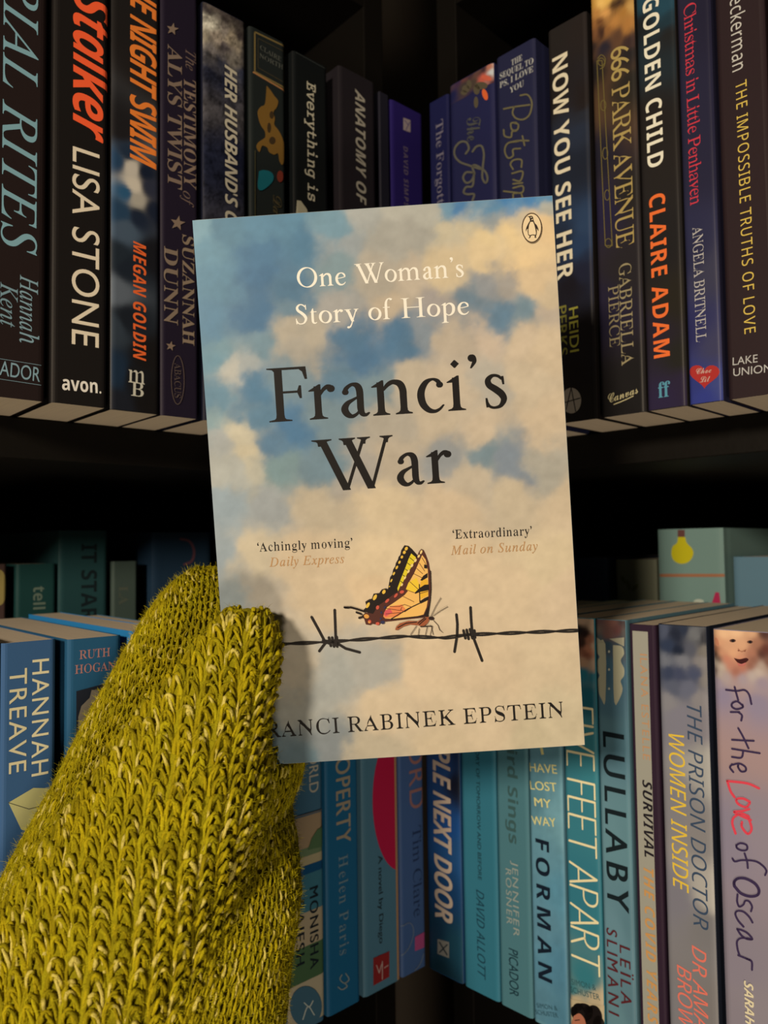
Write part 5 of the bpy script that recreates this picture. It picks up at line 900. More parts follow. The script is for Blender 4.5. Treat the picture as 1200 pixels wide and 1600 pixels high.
        'O': '''<b8I4V!7N4V6g4p695G!5f5y5N6c5N7^!5N8@5V8|5h9X!5x:565:g6T;7!6t;b7?<(7m<A!8?<Y8r<f9O<f!:F<f;+<L;Y;u!<,;B<B:W<B9Z!<B8w<;8<<,7`!;x7(;a6R;C6)!;$5Y:Z58:.4{!9]4c9)4V"8L5K!8u5K9>5U9^5j!9}5~:=6?:S6c!:j7*:{7S;,8%!;78S;=9);=9]!;=:A;.:t:k;<!:L;`9~;q9I;q!8|;q8W;g87;S!7r;?7V;#7?:]!7(:96r9l6f9>!6Y8k6S896S7`!6S6{6c6I7&6%!7F5^7q5K''',
        'P': ''':|5/4a 6m<Z 8Y<Z!9L<Z:)<I:J<&!:l;_:|;1:|:T!:|9^:a8{:+8O!9P8#8]7j7O7j 6j7j 6.4a "6z8Z 7^8Z!8C8Z8w8i9B9*!9h9E9{9q9{:Q!9{:y9p;;9Y;M!9B;_8{;h8M;h 7[;h ''',
        'R': ''';&5/4a 6m<Z 8U<Z!:4<Z:~;y:~:Y!:~:%:q9S:U9-!::8b9g8E9$83 :A4a 994a 8-7z 6m7z 6.4a "6}8l 7q8l!8Y8l9/8{9N9=!9m9Z9|:$9|:S!9|:}9q;>9Y;N!9B;_8{;g8M;g 7[;g ''',
        'S': ''':=6f4V!6B4V6#4Y5e4_!5I4d504l4t4w 4t5u!5-5j5E5a5b5W!5}5N6B5J6g5J!7*5J7F5O7`5X!7y5b835q8B6)!8Q6<8Y6U8Y6u!8Y758P7K8?7_!8-7r7i8,7=8F!7#8U6h8f6T8w!6@9,609?6%9U!5v9k5p:*5p:I!5p:v5{;A65;a!6J<$6h<<71<L!7T<]7|<e8L<e!8r<e98<a9U<Y!9r<R:2<G:K<: :);H!9s;Q9];Z9B;d!9(;l8h;p8L;p!7~;p7];e7B;O!7&;:6u:w6u:O!6u:;6y:*7$9x!7,9j789^7G9R!7V9G7j998%9,!8C8v8]8f8s8T!9-8C9>8/9K7t!9W7^9^7B9^6|!9^649E5X8q53!8@4i7Z4V''',
        'T': ''':96D4a 7q;f 5a;f 5r<Z ;7<Z ;&;f 8r;f 7D4a ''',
        'V': ''':m6U4a 5c<Z 6a<Z 737X 7:6` 7<5l 7>5l 7a6^ 817Y :f<Z ;o<Z 7Z4a ''',
        'W': '''>4654a 5r<Z 6p<Z 6~7j!7#7N7#716~6o 6z5u 6}5u 7D6u!7Q7;7`7[7n7y 9~<Z ;#<Z ;87{ ;<6s ;<5u ;?5u ;]6n!;h71;s7O<$7m >,<Z ?1<Z ;U4a :T4a :>9k :<:W ::;A :7;A 9{:_ 9V9h 774a ''',
    },
    0x1D63C: {
        'A': ''';_4#4a 82<Z :4<Z :}4a 9E4a 996V 6a6V 5g4a "7C7| 927| 9$:$ 8|:a!8{:u8z;.8{;C 8y;C 8c:i 8G:. ''',
        'B': ''';V4{4a 6^<Z 8z<Z!9d<Z:@<N:j<6!;8;x;M;N;M:p!;M:>;?9q;#9Q!:d92:<8x9f8m 9f8i!:,8`:F8P:Y89!:m7}:w7_:w7;!:w6`:k63:Q5l!:85H9r5/9G4z!8w4i8F4a7l4a "7]9M 8K9M!8o9M919T9G9d!9]9r9h:.9h:O!9h:}9K;88o;8 8#;8 "6v6) 7t6)!8>6)8[628s6E!9.6W996r997:!997S927h8~7v!8o8(8X8/8:8/ 7C8/ ''',
        'C': ''';N8:4V!7=4V6V4p6*5H!5X5|5B6f5B7a!5B805G8[5Q9,!5Z9W5j:$5~:M!66:u6O;=6n;]!71;|7U<98$<K!8N<]8~<f9X<f!:+<f:R<b:s<Y!;7<P;W<C;w<2 ;<:m!;$:z:i;*:P;4!:7;=9w;A9X;A!90;A8i;78K:~!8.:j7q:O7^:/!7J9j7=9F748|!7*8V7%817%7i!7%72716e7H6I!7_6.8&5|8X5|!8t5|956$9Q6,!9m63:.6<:I6G :I4}!:54u9u4m9S4d!924Z8f4V''',
        'D': '''<54{4a 6^<Z 8k<Z!9h<Z:Q<C;(;p!;X;@;q:W;q9Z!;q8Z;a7g;B6~!:~6::O5b9o5=!924s8C4a7H4a "6v6) 7O6)!8,6)8Y688}6U!9E6s9a7>9r7n!:(8B:18v:19R!:1:-:$:S9h:n!9N;,9-;88];8 8#;8 ''',
        'E': ''':c4{4a 6^<Z ;*<Z :k;8 8#;8 7^9O :89O 9x8- 7B8- 6v6) 9b6) 9G4a ''',
        'F': ''':W4{4a 6^<Z ;(<Z :i;8 8#;8 7W94 :094 9p7m 7<7m 6[4a ''',
        'G': '''<B8<4V!7C4V6^4o6.5C!5Y5s5B6^5B7_!5B8A5K8|5^9X!5o:56/:f6R;6!6v;a7G<&7|<@!8U<Y97<f9}<f!:j<f;R<U<6<5 ;X:o!;@:|;(;,:k;4!:R;;:8;?9v;?!9I;?8~;68^:~!8<:k7|:Q7g:3!7Q9o7A9K769%!7+8[7%857%7k!7%75716h7H6K!7`6/8)5|8]5|!8n5|8|5}9.6$ 9U6- 9v7f 8M7f 8i9/ ;n9/ :y4~!:W4s:54j9l4c!9F4Z8t4V''',
        'H': '''<L4{4a 6^<Z 8><Z 7^9P :59P :q<Z <Q<Z :o4a 934a 9u8, 7B8, 6[4a ''',
        'I': '''8x4C4a 4U5] 5V6* 6_;6 5o;_ 6%<Z 9T<Z 9B;_ 8?;6 776* 8)5] 7r4a ''',
        'L': ''':J4{4a 6^<Z 8><Z 6v6) 9b6) 9G4a ''',
        'M': '''>L4{4a 6^<Z 8o<Z 946a 986a <6<Z >Q<Z <o4a ;?4a <,8J <=99 <P:+ <b:n <^:n 9U4a 8%4a 7c:n 7_:n 7V:4 7I9> 788D 6L4a ''',
        'N': '''=)4{4a 6^<Z 8W<Z :I6i :M6i :V7D :c80 :o8q ;]<Z =.<Z ;K4a 9X4a 7_:a 7Y:a 7U:D 7N9i 7D9( 798H 6L4a ''',
        'O': '''<k8=4V!7@4V6Y4p6,5G!5Y5y5B6a5B7X!5B865J8n5Y9J!5i:&6$:X6D;+!6d;X70;}7a<=!85<W8n<f9T<f!:Q<f;8<M;e;w!<5;E<K:`<K9i!<K9.<D8O<57s!<%7:;k6c;L65!;-5b:a5>:25#!9^4d9#4V"8H5|!8p5|986/9X6K!9y6g:773:K7g!:_8?:h8{:h9e!:h:6:^:Y:H:u!:4;49q;A9H;A!9);A8h;88M;&!82:p7w:V7d:7!7P9s7A9N769%!7+8W7%8,7%7X!7%7)716`7G6F!7^6-7|5|''',
        'P': ''';L4{4a 6^<Z 8q<Z!9P<Z:#<Q:H<@!:k</;*;q;:;Q!;I;2;Q:h;Q:>!;Q9`;C90;(8f!:h8@:B8#9n7m!9>7Y8d7P8(7P 767P 6[4a "7Q8s 848s!8b8s9+8~9F99!9b9O9p9n9p::!9p:v9O;88k;8 8#;8 ''',
        'R': ''';K4{4a 6^<Z 8X<Z!9E<Z:#<K:N<,!:x;h;2;5;2:J!;29l:~9=:`8u!:B8P9w869I8& :o4a 9%4a 7v7e 7;7e 6[4a "7U9+ 7|9+!8L9+8n949+9G!9B9Z9N9w9N:B!9N:x9.;88H;8 8#;8 ''',
        'S': ''':V6o4V!6J4V6)4Z5g4c!5H4k5/4v4u5( 4u6T!576C5T665r6-!646#6Q5z6p5z!765z7R6$7i62!8#6?8/6R8/6n!8/7.8&7D7s7T!7c7e7M7v738-!6z8;6g8K6S8_!6@8q619+6$9D!5t9]5n9y5n:?!5n:k5x;561;V!6E;w6b<57-<H!7R<[7~<e8T<e!8z<e9B<a9b<X!:%<P:E<D:c<4 :-:w!9T;49$;@8T;@!89;@7~;97m;*!7[:w7R:d7R:J!7R:17Z9x7j9i!7y9Y849H8P95!8x8v9;8X9O89!9c7u9m7O9m7$!9m6M9a6#9H5^!9/5<8j5#8A4o!7s4_7E4V''',
        'T': ''':W6.4a 7P;6 5X;6 5t<Z ;D<Z ;);6 91;6 7j4a ''',
        'U': '''<C7z4V!7/4V6Q4i6+53!5_5X5K6.5K6l 5M75 5R7Y 6X<Z 89<Z 747[!7/7B7,7.7,6y!7,6>7K5|8.5|!8Y5|8{6.966G!9K6`9[7+9g7] :l<Z <L<Z ;D7N!;96v;(6H:k5|!:R5T:1559c4y!984b8_4V''',
        'V': ''';86D4a 5a<Z 7<<Z 7U7o 7W7( 7T6> 7X6> 7r7) 847o :R<Z <8<Z 834a ''',
        'W': '''>Z5w4a 5a<Z 78<Z 7;8< 7:7C 746G 786G 7W7A 7v82 9v<Z ;E<Z ;O82 ;P7a ;N7& ;K6G ;O6G ;p7F <48= =|<Z ?_<Z <04a :;4a :38= :29E :2:5 :.:5!9x9Z9e9)9Q8W 7h4a ''',
        'X': ''';H4&4a 728n 5s<Z 7Z<Z 8K9l :H<Z <<<Z 9@8a :j4a 8|4a 8&7[ 5u4a ''',
        'Y': ''':y6@4a 6{7d 5b<Z 7E<Z 8*9G :-<Z ;{<Z 8Z7d 7{4a ''',
        'a': ''';<6s4V!6X4V6?4^6(4k!5k4x5W515H5O!595m5268526i!527;587h5D88!5P8d5b915x9U!639y6N:;6n:P!72:f7T:q7|:q!8D:q8a:j8w:Z!91:K9B:89N9{ 9R9{ 9o:g ;+:g 9l4a 8W4a 8_5M 8Z5M!8G55814|7s4n!7Y4_7;4V"7R5t!7g5t7z5|8061!8A6A8P6V8^6p!8j7.8s7I8x7f!8}7~9#8>9#8^!9#8u8y9.8m9=!8a9L8O9S8:9S!8(9S7r9L7c9>!7R9/7D8w798`!7-8H7#8.6x7l!6q7N6n726n6p!6n667(5t''',
        'e': ''':r7V4V!6q4V6<4h5o51!5F5T526.526v!527I587v5F8F!5S8q5g9<6%9^!6?:#6`:?7+:S!7Q:g7~:q8U:q!98:q9g:c:+:F!:I:*:X9a:X95!:X8V:>8(9f7`!917<8<7+7,7+ 6n7+ 6m6| 6m6r!6m6T6v6<7,6+!7=5u7T5l7t5l!865l8P5o8h5v!9#5}9@6,9a6; 9a5%!9C4s9%4i8d4b!8F4Y7~4V"6~84 7984!7s848A8=8Z8O!8t8a9$8v9$92!9$9Q8o9a8L9a!8:9a8(9Z7q9O!7_9D7N947A8{!738g7)8O''',
        'k': ''':}4s4a 6`=. 8>=. 7P9C 7A8e 7282 7682 9`:g ;S:g 8o8# :E4a 8U4a 7V6z 6v6V 6Q4a ''',
        'l': '''7|4s4a 6`=. 8>=. 6Q4a ''',
        'r': '''9C4s4a 62:g 7H:g 7>9[ 7C9[!7Y:#7s:?84:S!8P:g8q:q99:q 9S:p 9i:l 9H97 939= 8r9?!8L9?8,917j8o!7L8Q778$7+7F 6Q4a ''',
        't': '''986u4V!6I4V6&4`5h4s!5M5*5@5K5@5{!5@615B6C5F6W 6#9P 549P 5B:> 6H:h 7.<% 83<% 7v:g 9K:g 939P 7^9P 7$6W 6}6=!6}607%6&7.5}!765w7@5t7M5t!7Z5t7h5v7u5y 8B6* 8B4q!834j7{4c7e4^!7N4X754V''',
    },
    0x1D670: {
        'E': ''';D5K4a!534a5&4m5&5)!5&585+5B545F!5=5I5L5K5c5K 6&5K 6&:A 5c:A!5K:A5<:C54:H!5+:L5&:U5&:e!5&:v5,;$56;(!5?;+5N;-5c;- :3;-!:J;-:U:{:U:a :U9G!:U98:S9,:N9$!:I8y:@8u:38u!:%8u9x8x9s9#!9n9+9k969k9E 9k:A 6u:A 6u8P 8@8P 8@8k!8@8|8B9.8F95!8J9<8R9?8`9?!8m9?8v9;8z92!8}9)9#8u9#8` 9#7_!9#7H8}798z71!8v7)8m7$8`7$!8R7$8J7)8F72!8B7;8@7J8@7b 8@7p 6u7p 6u5K 9k5K 9k6@!9k6U9m6f9q6o!9u6x:#6|:36|!:A6|:J6x:O6q!:S6i:U6]:U6K :U5*!:U4m:J4a:34a ''',
        'H': ''';D5[4a!5C4a574m575)!57565;5?5B5D!5I5I5T5K5f5K 5s5K 5s:A 5g:A!5U:A5I:C5B:H!5;:N57:W57:e!57:v5<;$5F;(!5O;+5_;-5r;- 6~;-!78;-7H;+7Q;(!7Z;$7`:v7`:e!7`:U7Z:L7P:H!7F:C76:A6{:A 6d:A 6d8K 9@8K 9@:A 8z:A!8g:A8Y:D8Q:I!8I:N8E:W8E:e!8E:t8J:~8S;&!8];+8n;-9,;- :I;-!:b;-:n:|:n:e!:n:W:j:M:c:H!:[:D:O:A:>:A :2:A :25K :?5K!:P5K:]5I:d5D!:k5?:n56:n5)!:n4s:i4i:`4f!:V4c:F4a:04a 9(4a!8n4a8_4c8T4f!8J4i8E4s8E5)!8E578J5@8T5D!8^5I8n5K9(5K 9@5K 9@7c 6d7c 6d5K 7+5K!7>5K7K5I7S5D!7[5?7`567`5)!7`4u7[4l7R4h!7I4c7;4a7(4a ''',
        'e': ''';D7{4T!7I4T6y4_6S4s!6.5+5l5G5W5l!5C64596_5975!597e5D835Y8V!5o8z629;6Y9O!7$9d7Q9n8*9n!8Y9n9(9e9L9Q!9p9>:19#:F8_!:[8=:f7t:f7K!:f74:`7&:S6~!:F6z:56x9{6x 646x!676H6G6#6e5f!7&5L7N5?8&5?!8?5?8W5C8p5J!9,5Q9E5]9a5j!9{5w:45}:A5}!:J5}:R5z:Y5t!:a5n:d5f:d5]!:d5P:[5D:L59!:=5-:)4}9k4t!9Q4k964c8t4]!8V4W8;4T"667^ 9g7^!9b8*9Q8J968b!8u8y8R9*8*9*!7Y9*758z6r8d!6S8L6?8,''',
        'g': ''';D7g2Q!6z2Q6U2a6U3#!6U3.6Y376c3>!6k3F6u3J7$3J 7;3I 7O3F!7^3D7k3C7x3C!8L3D8o3O9)3e!9>3{9H4F9H4} 9H5^!8}508J4u7h4u!7>4u6u4~6T56!645I5v5d5d6*!5Q6K5H6q5H7?!5H7i5Q825f8S!5x8t67936X9F!6y9Y7B9c7l9c!8B9c8s9O9G9* 9G9M!9G9Z9P9b9d9b :S9b!:n9b:{9V:{9?!:{92:w9):n9#!:e8z:U8w:@8w :78w :74p!:74H:44*:.3m!:(3U9y3C9l36!9_3)9L2w962l!8p2Z8C2Q"7r5f!8B5f8f5s9%63!9A6M9N6p9N7?!9N7i9A809%8K!8f8g8B8t7r8t!7H8t7%8g6e8L!6H826:7k6:7?!6:6q6H6N6d63!6~5s7F5f''',
        'h': ''';D5`4a!5E4a584m585)!58575=5@5F5D!5O5I5^5K5r5K 5|5K 5|:~!5_:~5L;%5E;+!5<;158;:58;F!58;^5E;j5`;j 6O;j!6c;j6l;c6l;U 6l9+!7@9W7q9n8F9n!8v9n9A9_9`9A!9~8~:28R:27t :25K :G5K!:g5K:v5@:v5)!:v4m:i4a:N4a 9%4a!8r4a8h4d8c4i!8]4n8Y4w8Y5)!8Y568^5?8e5D!8l5I8y5K9/5K 9B5K 9B7b!9B8.998L9&8`!8o8s8U8}858}!7z8}7e8x7Q8n!7>8d7.8U6}8D!6q826k7y6k7b 6k5K 7$5K!765K7C5I7J5D!7Q5@7T577T5)!7T4v7Q4m7L4h!7G4c7<4a7-4a ''',
        'i': ''';D8*:e!7p:e7c:h7[:n!7T:t7Q;%7Q;:!7Q;Q7R;d7U;o!7X;z7^<&7e<+!7l<.7w<08*<0!8@<08N<,8T;~!8Y;u8];d8];H!8];-8Z:w8U:p!8P:i8A:e"6$4a!5f4a5X4m5X5)!5X5@5g5K6&5K 7c5K 7c8w 6^8w!6B8w649(649?!649V6A9b6[9b 869b!8I9b8R9Z8R9M 8R5K :;5K!:T5K:a5@:a5)!:a4w:^4m:X4i!:R4c:G4a:84a ''',
        'n': ''';D5d4a!5H4a5:4m5:5)!5:575?5@5H5D!5Q5I5`5K5t5K 5~5K 5~8w 5h8w!5I8w5:9(5:9?!5:9N5?9W5H9[!5Q9`5e9b6$9b 6Q9b!6e9b6n9Z6n9M 6n9,!7B9W7r9n8H9n!8x9n9C9_9b9A!:#8~:38R:37t :35K :I5K!:i5K:x5@:x5)!:x4v:t4m:k4h!:b4c:T4a:C4a 914a!8y4a8m4c8f4g!8^4k8Z4u8Z5)!8Z568_5?8g5D!8n5I8{5K915K 9A5K 9A7b!9A8U8{8}878}!7|8}7g8x7S8n!7@8c708T7#8C!6s826m7y6m7c 6m5K 7&5K!785K7E5I7L5D!7S5@7V577V5)!7V4t7S4j7L4g!7E4c774a6}4a ''',
        'r': ''';D5d4a!5H4a5;4m5;5)!5;5@5I5K5e5K 6a5K 6a8w 6%8w!5b8w5R9(5R9?!5R9V5`9b5z9b 749b!7F9b7O9Z7O9M 7O8T!829G8w9n9i9n!:-9n:D9h:V9[!:h9O:p9@:p9.!:p8}:k8r:c8i!:Y8`:O8Z:D8Z!:=8Z:08`9z8j!9i8t9X8y9I8y!8r8y878R7O7b 7O5K 9=5K!9V5K9c5@9c5)!9c4w9`4n9Z4i!9T4d9I4a9:4a ''',
        's': ''';D6&4T!5j4T5^4e5^5) 5^6%!5^6A5j6N6%6N!666N6A6C6H6/!6O5u6c5c7$5R!7B5B7f5:845:!8X5:8u5A9/5O!9C5_9M5q9M6,!9M6E9D6V926`!8{6i8_6m896m 7x6m!746m6]6y6975!5q7K5`7n5`8?!5`8i5p90669I!6V9c7*9o7h9o!839o8W9i8{9] 9(9Z 9/9X!939X969Y999[ 9N9h!9S9k9Z9l9b9l!9x9l:(9[:(9: :(8[!:(8:9x8*9b8*!9V8*9I85978J!8m8v8=907]90!7;906}9)6l8v!6Y8g6P8U6P8B!6P8-6Z7z6m7q!6v7l7(7i797g!7J7e7_7c7w7c!8L7b8u7^9<7U!9^7L9v7>:,7)!:<6p:D6T:D62!:D5c:45?9n5#!9L4d8w4U894U!7h4U764]6Y4l!6B4]614T''',
        't': ''';D8J4W!7Y4W7%4q6d5F!6W5Z6Q6%6Q6^ 6Q8[ 5Y8[!5?8[528g528~!5293579=5B9A!5M9D5_9F5v9F 6Q9F 6Q:k!6Q;+6_;96x;9!7.;979;47>;*!7B:z7D:i7D:O 7D9F 9P9F!9p9F:#9::#8~!:#8g9q8[9U8[ 7C8[ 7C6m!7C6I7F6.7M5v!7S5c7^5V7k5O!7x5G8/5D8E5D!8e5D9-5M9T5_!9|5p:;5y:H5y!:Q5y:Y5v:a5o!:h5h:k5_:k5U!:k5J:d5?:T54!:D5):14{9v4s!9_4j9F4d9.4_!8q4Y8[4W''',
        'v': ''';D7y4O!7h4O7]4R7U4X!7N4`7F4k7?4{ 5S8w!5?8w518y5(8~!4z9(4v914v9?!4v9V5(9b5B9b 6r9b!7(9b749`7;9[!7B9W7E9N7E9?!7E917A9(788~!7/8y6{8w6g8w 6T8w 7z5H 9R8w 968w!8z8w8i8y8_8~!8T9&8O908O9?!8O9N8S9W8Z9[!8b9`8m9b8~9b :a9b!:{9b;-9V;-9?!;-91;)9(:{8~!:r8y:c8w:O8w :F8w 8Y4{!8R4j8J4_8C4X!8;4R8/4O''',
        'y': ''';D5X2Q!5I2Q5?2T592Y!522_5/2h5/2u!5/315;3=5T3= 6e3= 7Z5$ 5[8w!5F8w588z509#!5&9)4~924~9?!4~9V509b5J9b 6y9b!7/9b7;9`7B9[!7I9W7L9N7L9?!7L927H9)7?9#!768z7(8w6n8w 6[8w 8*5x 9X8w 9E8w!908w8|8z8s9#!8j9)8e928e9?!8e9N8i9W8p9[!8w9`9&9b989b :W9b!:r9b;#9V;#9?!;#92:{9):t9#!:l8z:_8x:M8w 7Z3= 7p3=!8*3=8:3;8D36!8M328R3)8R2u!8R2^8E2Q8*2Q ''',
    },
}
# ------------------------------------------------------------------ room shell and the two black bookcases
BLACK = mat('black_painted_board', rough=.55, col=(.0045, .004, .0035), bump=.25, bscale=300, spec=.12)
WALL = mat('plaster', rough=.9, col=(.10, .085, .07), bump=.2, bscale=120)
FLOORM = mat('floor_boards', rough=.6, col=(.05, .032, .02), vary=.3, bscale=20, stretch=(1, 8, 1))
OVER = 0.042                                  # how far the books stand out over the shelf edge
V, F = boxm(-2.2, 2.2, -1.6, 2.2, -.05, 0)
o = link_mesh('floor', V, F, FLOORM)
o['kind'] = 'structure'


def frame_of(side):
    x = XDIR[side]
    return Matrix(((x[0], -x[1], 0, CX), (x[1], x[0], 0, CY), (0, 0, 1, 0), (0, 0, 0, 1)))


for side in 'LR':
    sg = -1 if side == 'L' else 1             # the row runs towards -x (left) or +x (right) in its own frame
    fm = frame_of(side)
    a, b = sorted((sg * -.35, sg * 1.25))
    V, F = boxm(a, b, .345, .40, 0, 2.5)
    o = link_mesh('wall_left' if side == 'L' else 'wall_right', V, F, WALL)
    o.matrix_world = fm
    o['kind'] = 'structure'
    root = bpy.data.objects.new('bookcase', None)
    COL.objects.link(root)
    root.matrix_world = fm
    tag(root, 'black painted bookcase carrying the %s run of books up to the corner' % ('left' if side == 'L' else 'right'), 'bookcase', 'black bookcases meeting in the corner')
    x0, x1 = sorted((0, sg * .80))
    for zt in (ZU, ZL, ZU + .300, ZL - .30, ZL - .60, ZU + .60):
        V, F = boxm(x0, x1, OVER, .335, zt - .018, zt, .0006)
        link_mesh('shelf', V, F, BLACK, root)
    for xs in (-.016 if sg > 0 else 0.0, sg * .80 if sg > 0 else -.816):
        V, F = boxm(xs, xs + .016, OVER, .335, 0, ZU + .62, .0006)
        link_mesh('side_panel', V, F, BLACK, root)
    V, F = boxm(x0, x1, .335, .342, 0, ZU + .62)
    link_mesh('back_panel', V, F, BLACK, root)
# ------------------------------------------------------------------ paperbacks
PAPER = mat('paper_edges', rough=.85, col=(.72, .64, .52), vary=.22, bscale=60, stretch=(70, .6, .6), spec=.2)
BACKS = {'L': 'U'}


USAMP = np.array([0, .012, .03, .06, .1, .5, .9, .94, .97, .988, 1])
YSAMP = .0010 * np.clip((np.abs(2 * USAMP - 1) - .8) / .2, 0, 1) ** 2.2


def cover_mesh(T, D, H, b=.0010, th=.00022):
    """wrapped paper cover: spine with soft edges, two boards running back"""
    sx, sy = USAMP * T, YSAMP
    out = [(0, D), (0, D * .5), (-.0001, .012), (.0001, .0065), (0, b + .0012)] + list(zip(sx, sy)) + [(T, b + .0012), (T - .0001, .0065), (T + .0001, .012), (T, D * .5), (T, D)]
    inn = []
    cx = T / 2
    for (x, y) in out:
        if y >= b + .001:
            inn.append((x + (th if x < cx else -th), y))
        else:
            inn.append((min(max(x, th), T - th), y + th))
    V, F = [], []
    m = len(out)
    for z in (0, H):
        V += [(x, y, z) for x, y in out] + [(x, y, z) for x, y in inn]
    s = 2 * m
    for i in range(m - 1):
        F += [(i, i + 1, s + i + 1, s + i), (m + i + 1, m + i, s + m + i, s + m + i + 1),
              (i + 1, i, m + i, m + i + 1), (s + i, s + i + 1, s + m + i + 1, s + m + i)]
    F += [(0, s, s + m, m), (m - 1, 2 * m - 1, s + 2 * m - 1, s + m - 1)]
    return V, F


def book(side, xl, xr, yref, top, color, label, group, g, art=None, D=.129, out=0.0, back=0.0, rough=.5, name='paperback', tilt=0, lift=0.0, paper=True):
    """top: (px, py) of the top edge, or the height in metres"""
    zs = (ZU if g == 'U' else ZL) + lift
    bk = back - out
    sl, _ = at(side, xl, yref, bk)
    sr, _ = at(side, xr, yref, bk)
    T = abs(sr - sl) - .0002
    if isinstance(top, tuple):
        H = at(side, top[0], top[1], bk)[1] - zs
    else:
        H = top
    x = XDIR[side]
    nrm = np.array([-x[1], x[0]])
    sgn = 1 if side == 'R' else -1
    base = np.array([CX, CY]) + x * (sl * sgn) + nrm * bk
    root = empty(name, (base[0], base[1], zs), math.atan2(x[1], x[0]), label, 'book', group)
    V, F = cover_mesh(T, D, H)
    link_mesh('cover', V, F, mat('laminated_cover', rough=rough, col=K(color, g), bump=.08, bscale=500, spec=.12), root)
    if paper:
        V, F = boxm(.0006, T - .0006, .0017, D - .0012, .0002, H - .0002)
        link_mesh('page_block', V, F, PAPER, root)

    def px2(px, py):
        s, z = at(side, px, py, bk)
        return (s - sl) * sgn, z - zs

    def to3(X, Z, lift):
        u = min(1, max(0, X / T))
        return (min(T, max(0, X)), float(np.interp(u, USAMP, YSAMP)) - lift, min(H, max(0, Z)))
    P = Press(root, px2, to3, g)
    P.T, P.H, P.root, P.breaks = T, H, root, USAMP * T
    if art:
        art(P)
    return root


def band(P, y0, y1, S, xm, **k):
    """picture across the whole spine between two heights (pixels at xm)"""
    z0, z1 = P.px2(xm, y1)[1], P.px2(xm, y0)[1]
    T = P.T
    return P.picture(.0002, T - .0002, max(0.0003, z0), min(P.H - .0003, z1), S, **k)


# ---- upper shelf, left run
GU1, GU2 = 'dark-spined paperbacks on the left upper shelf', 'dark-spined paperbacks on the right upper shelf'
GL1, GL2 = 'blue paperbacks on the left lower shelf', 'blue and grey paperbacks on the right lower shelf'


def a_rites(P):
    P.vtext('BURIAL RITES', 'it', 32, -150, 394, 54, (122, 152, 152), name='title_lettering')
    P.vtext('Hannah', 'it', 45, 432, 537, 28, (125, 145, 145), name='author_lettering')
    P.vtext('Kent', 'it', 14, 443, 511, 27, (115, 135, 135), name='author_lettering')
    P.htext('PICADOR', 'sans', -34, 580, 62, 597, 23, (125, 145, 145), name='publisher_mark')
    P.lines([[(-36, 555), (64, 571)], [(-36, 587), (64, 602)]], .9, (110, 125, 125), name='publisher_mark_rule')


def a_stalker(P):
    P.vtext('Stalker', 'nbi', 145, -7, 219, 60, (240, 88, 45), sp=.93, name='title_lettering')
    P.vtext('LISA STONE', 'sans', 134, 235, 541, 42, (222, 196, 162), sp=1.02, name='author_lettering')
    P.htext('avon.', 'nb', 97, 609, 158, 615, 22, (228, 208, 184), name='publisher_mark')


def a_swim(P):
    S = [(190, 20, 32, 27, 24), (240, 100, 34, 28, 25), (190, 200, 32, 28, 27), (182, 250, 40, 60, 80), (200, 240, 35, 45, 58), (205, 262, 190, 172, 150), (208, 290, 200, 180, 155), (213, 312, 165, 150, 130), (196, 300, 45, 80, 105), (187, 330, 40, 60, 78), (228, 270, 25, 30, 42), (235, 295, 45, 45, 55), (240, 330, 28, 32, 44), (215, 340, 30, 36, 48),
         (195, 360, 70, 80, 90), (183, 400, 35, 40, 45), (200, 420, 30, 34, 40), (235, 400, 26, 24, 26), (182, 455, 90, 92, 95), (180, 510, 50, 55, 60), (200, 500, 28, 30, 34), (230, 560, 26, 22, 20), (182, 580, 30, 42, 55), (210, 590, 26, 24, 24), (235, 620, 24, 20, 18), (180, 630, 30, 30, 34)]
    band(P, -200, 645, S, 210, warp=.0012, nx=28, nz=160, p=5.5)
    P.vtext('THE NIGHT SWIM', 'nbi', 224, -42, 259, 41, (224, 116, 44), sp=.9, name='title_lettering')
    P.vtext('MEGAN GOLDIN', 'nbi', 218, 379, 563, 20, (220, 92, 40), sp=1.05, name='author_lettering')
    P.htext('m', 'serifm', 200, 597, 226, 601, 29, (190, 175, 150), name='publisher_mark')
    P.htext('B', 'serifm', 204, 618, 224, 621, 22, (190, 175, 150), name='publisher_mark')


def a_twist(P):
    P.vtext('The', 'it', 298, 80, 110, 16, (105, 82, 70), name='title_lettering')
    P.vtext('TESTIMONY', 'serifb', 297, 124, 294, 19, (128, 102, 82), name='title_lettering')
    P.vtext('of', 'it', 294, 300, 322, 16, (105, 82, 70), name='title_lettering')
    P.vtext('ALYS TWIST', 'serifb', 273, 74, 294, 22, (122, 98, 80), name='title_lettering')
    P.vtext('SUZANNAH', 'serifb', 294, 369, 539, 18, (132, 108, 85), name='author_lettering')
    P.vtext('DUNN', 'serifb', 267, 387, 507, 21, (125, 102, 82), name='author_lettering')
    for st_ in (star(269, 46, 10), star(277, 349, 12), star(266, 541, 8)):
        P.poly(st_, (125, 100, 80), name='printed_star')
    P.lines([ell(277, 594, 10, 38) + [(287, 594)]], 1.2, (88, 70, 60), name='publisher_mark')
    P.vtext('ABACUS', 'serif', 277, 568, 622, 10, (88, 70, 60), name='publisher_mark')


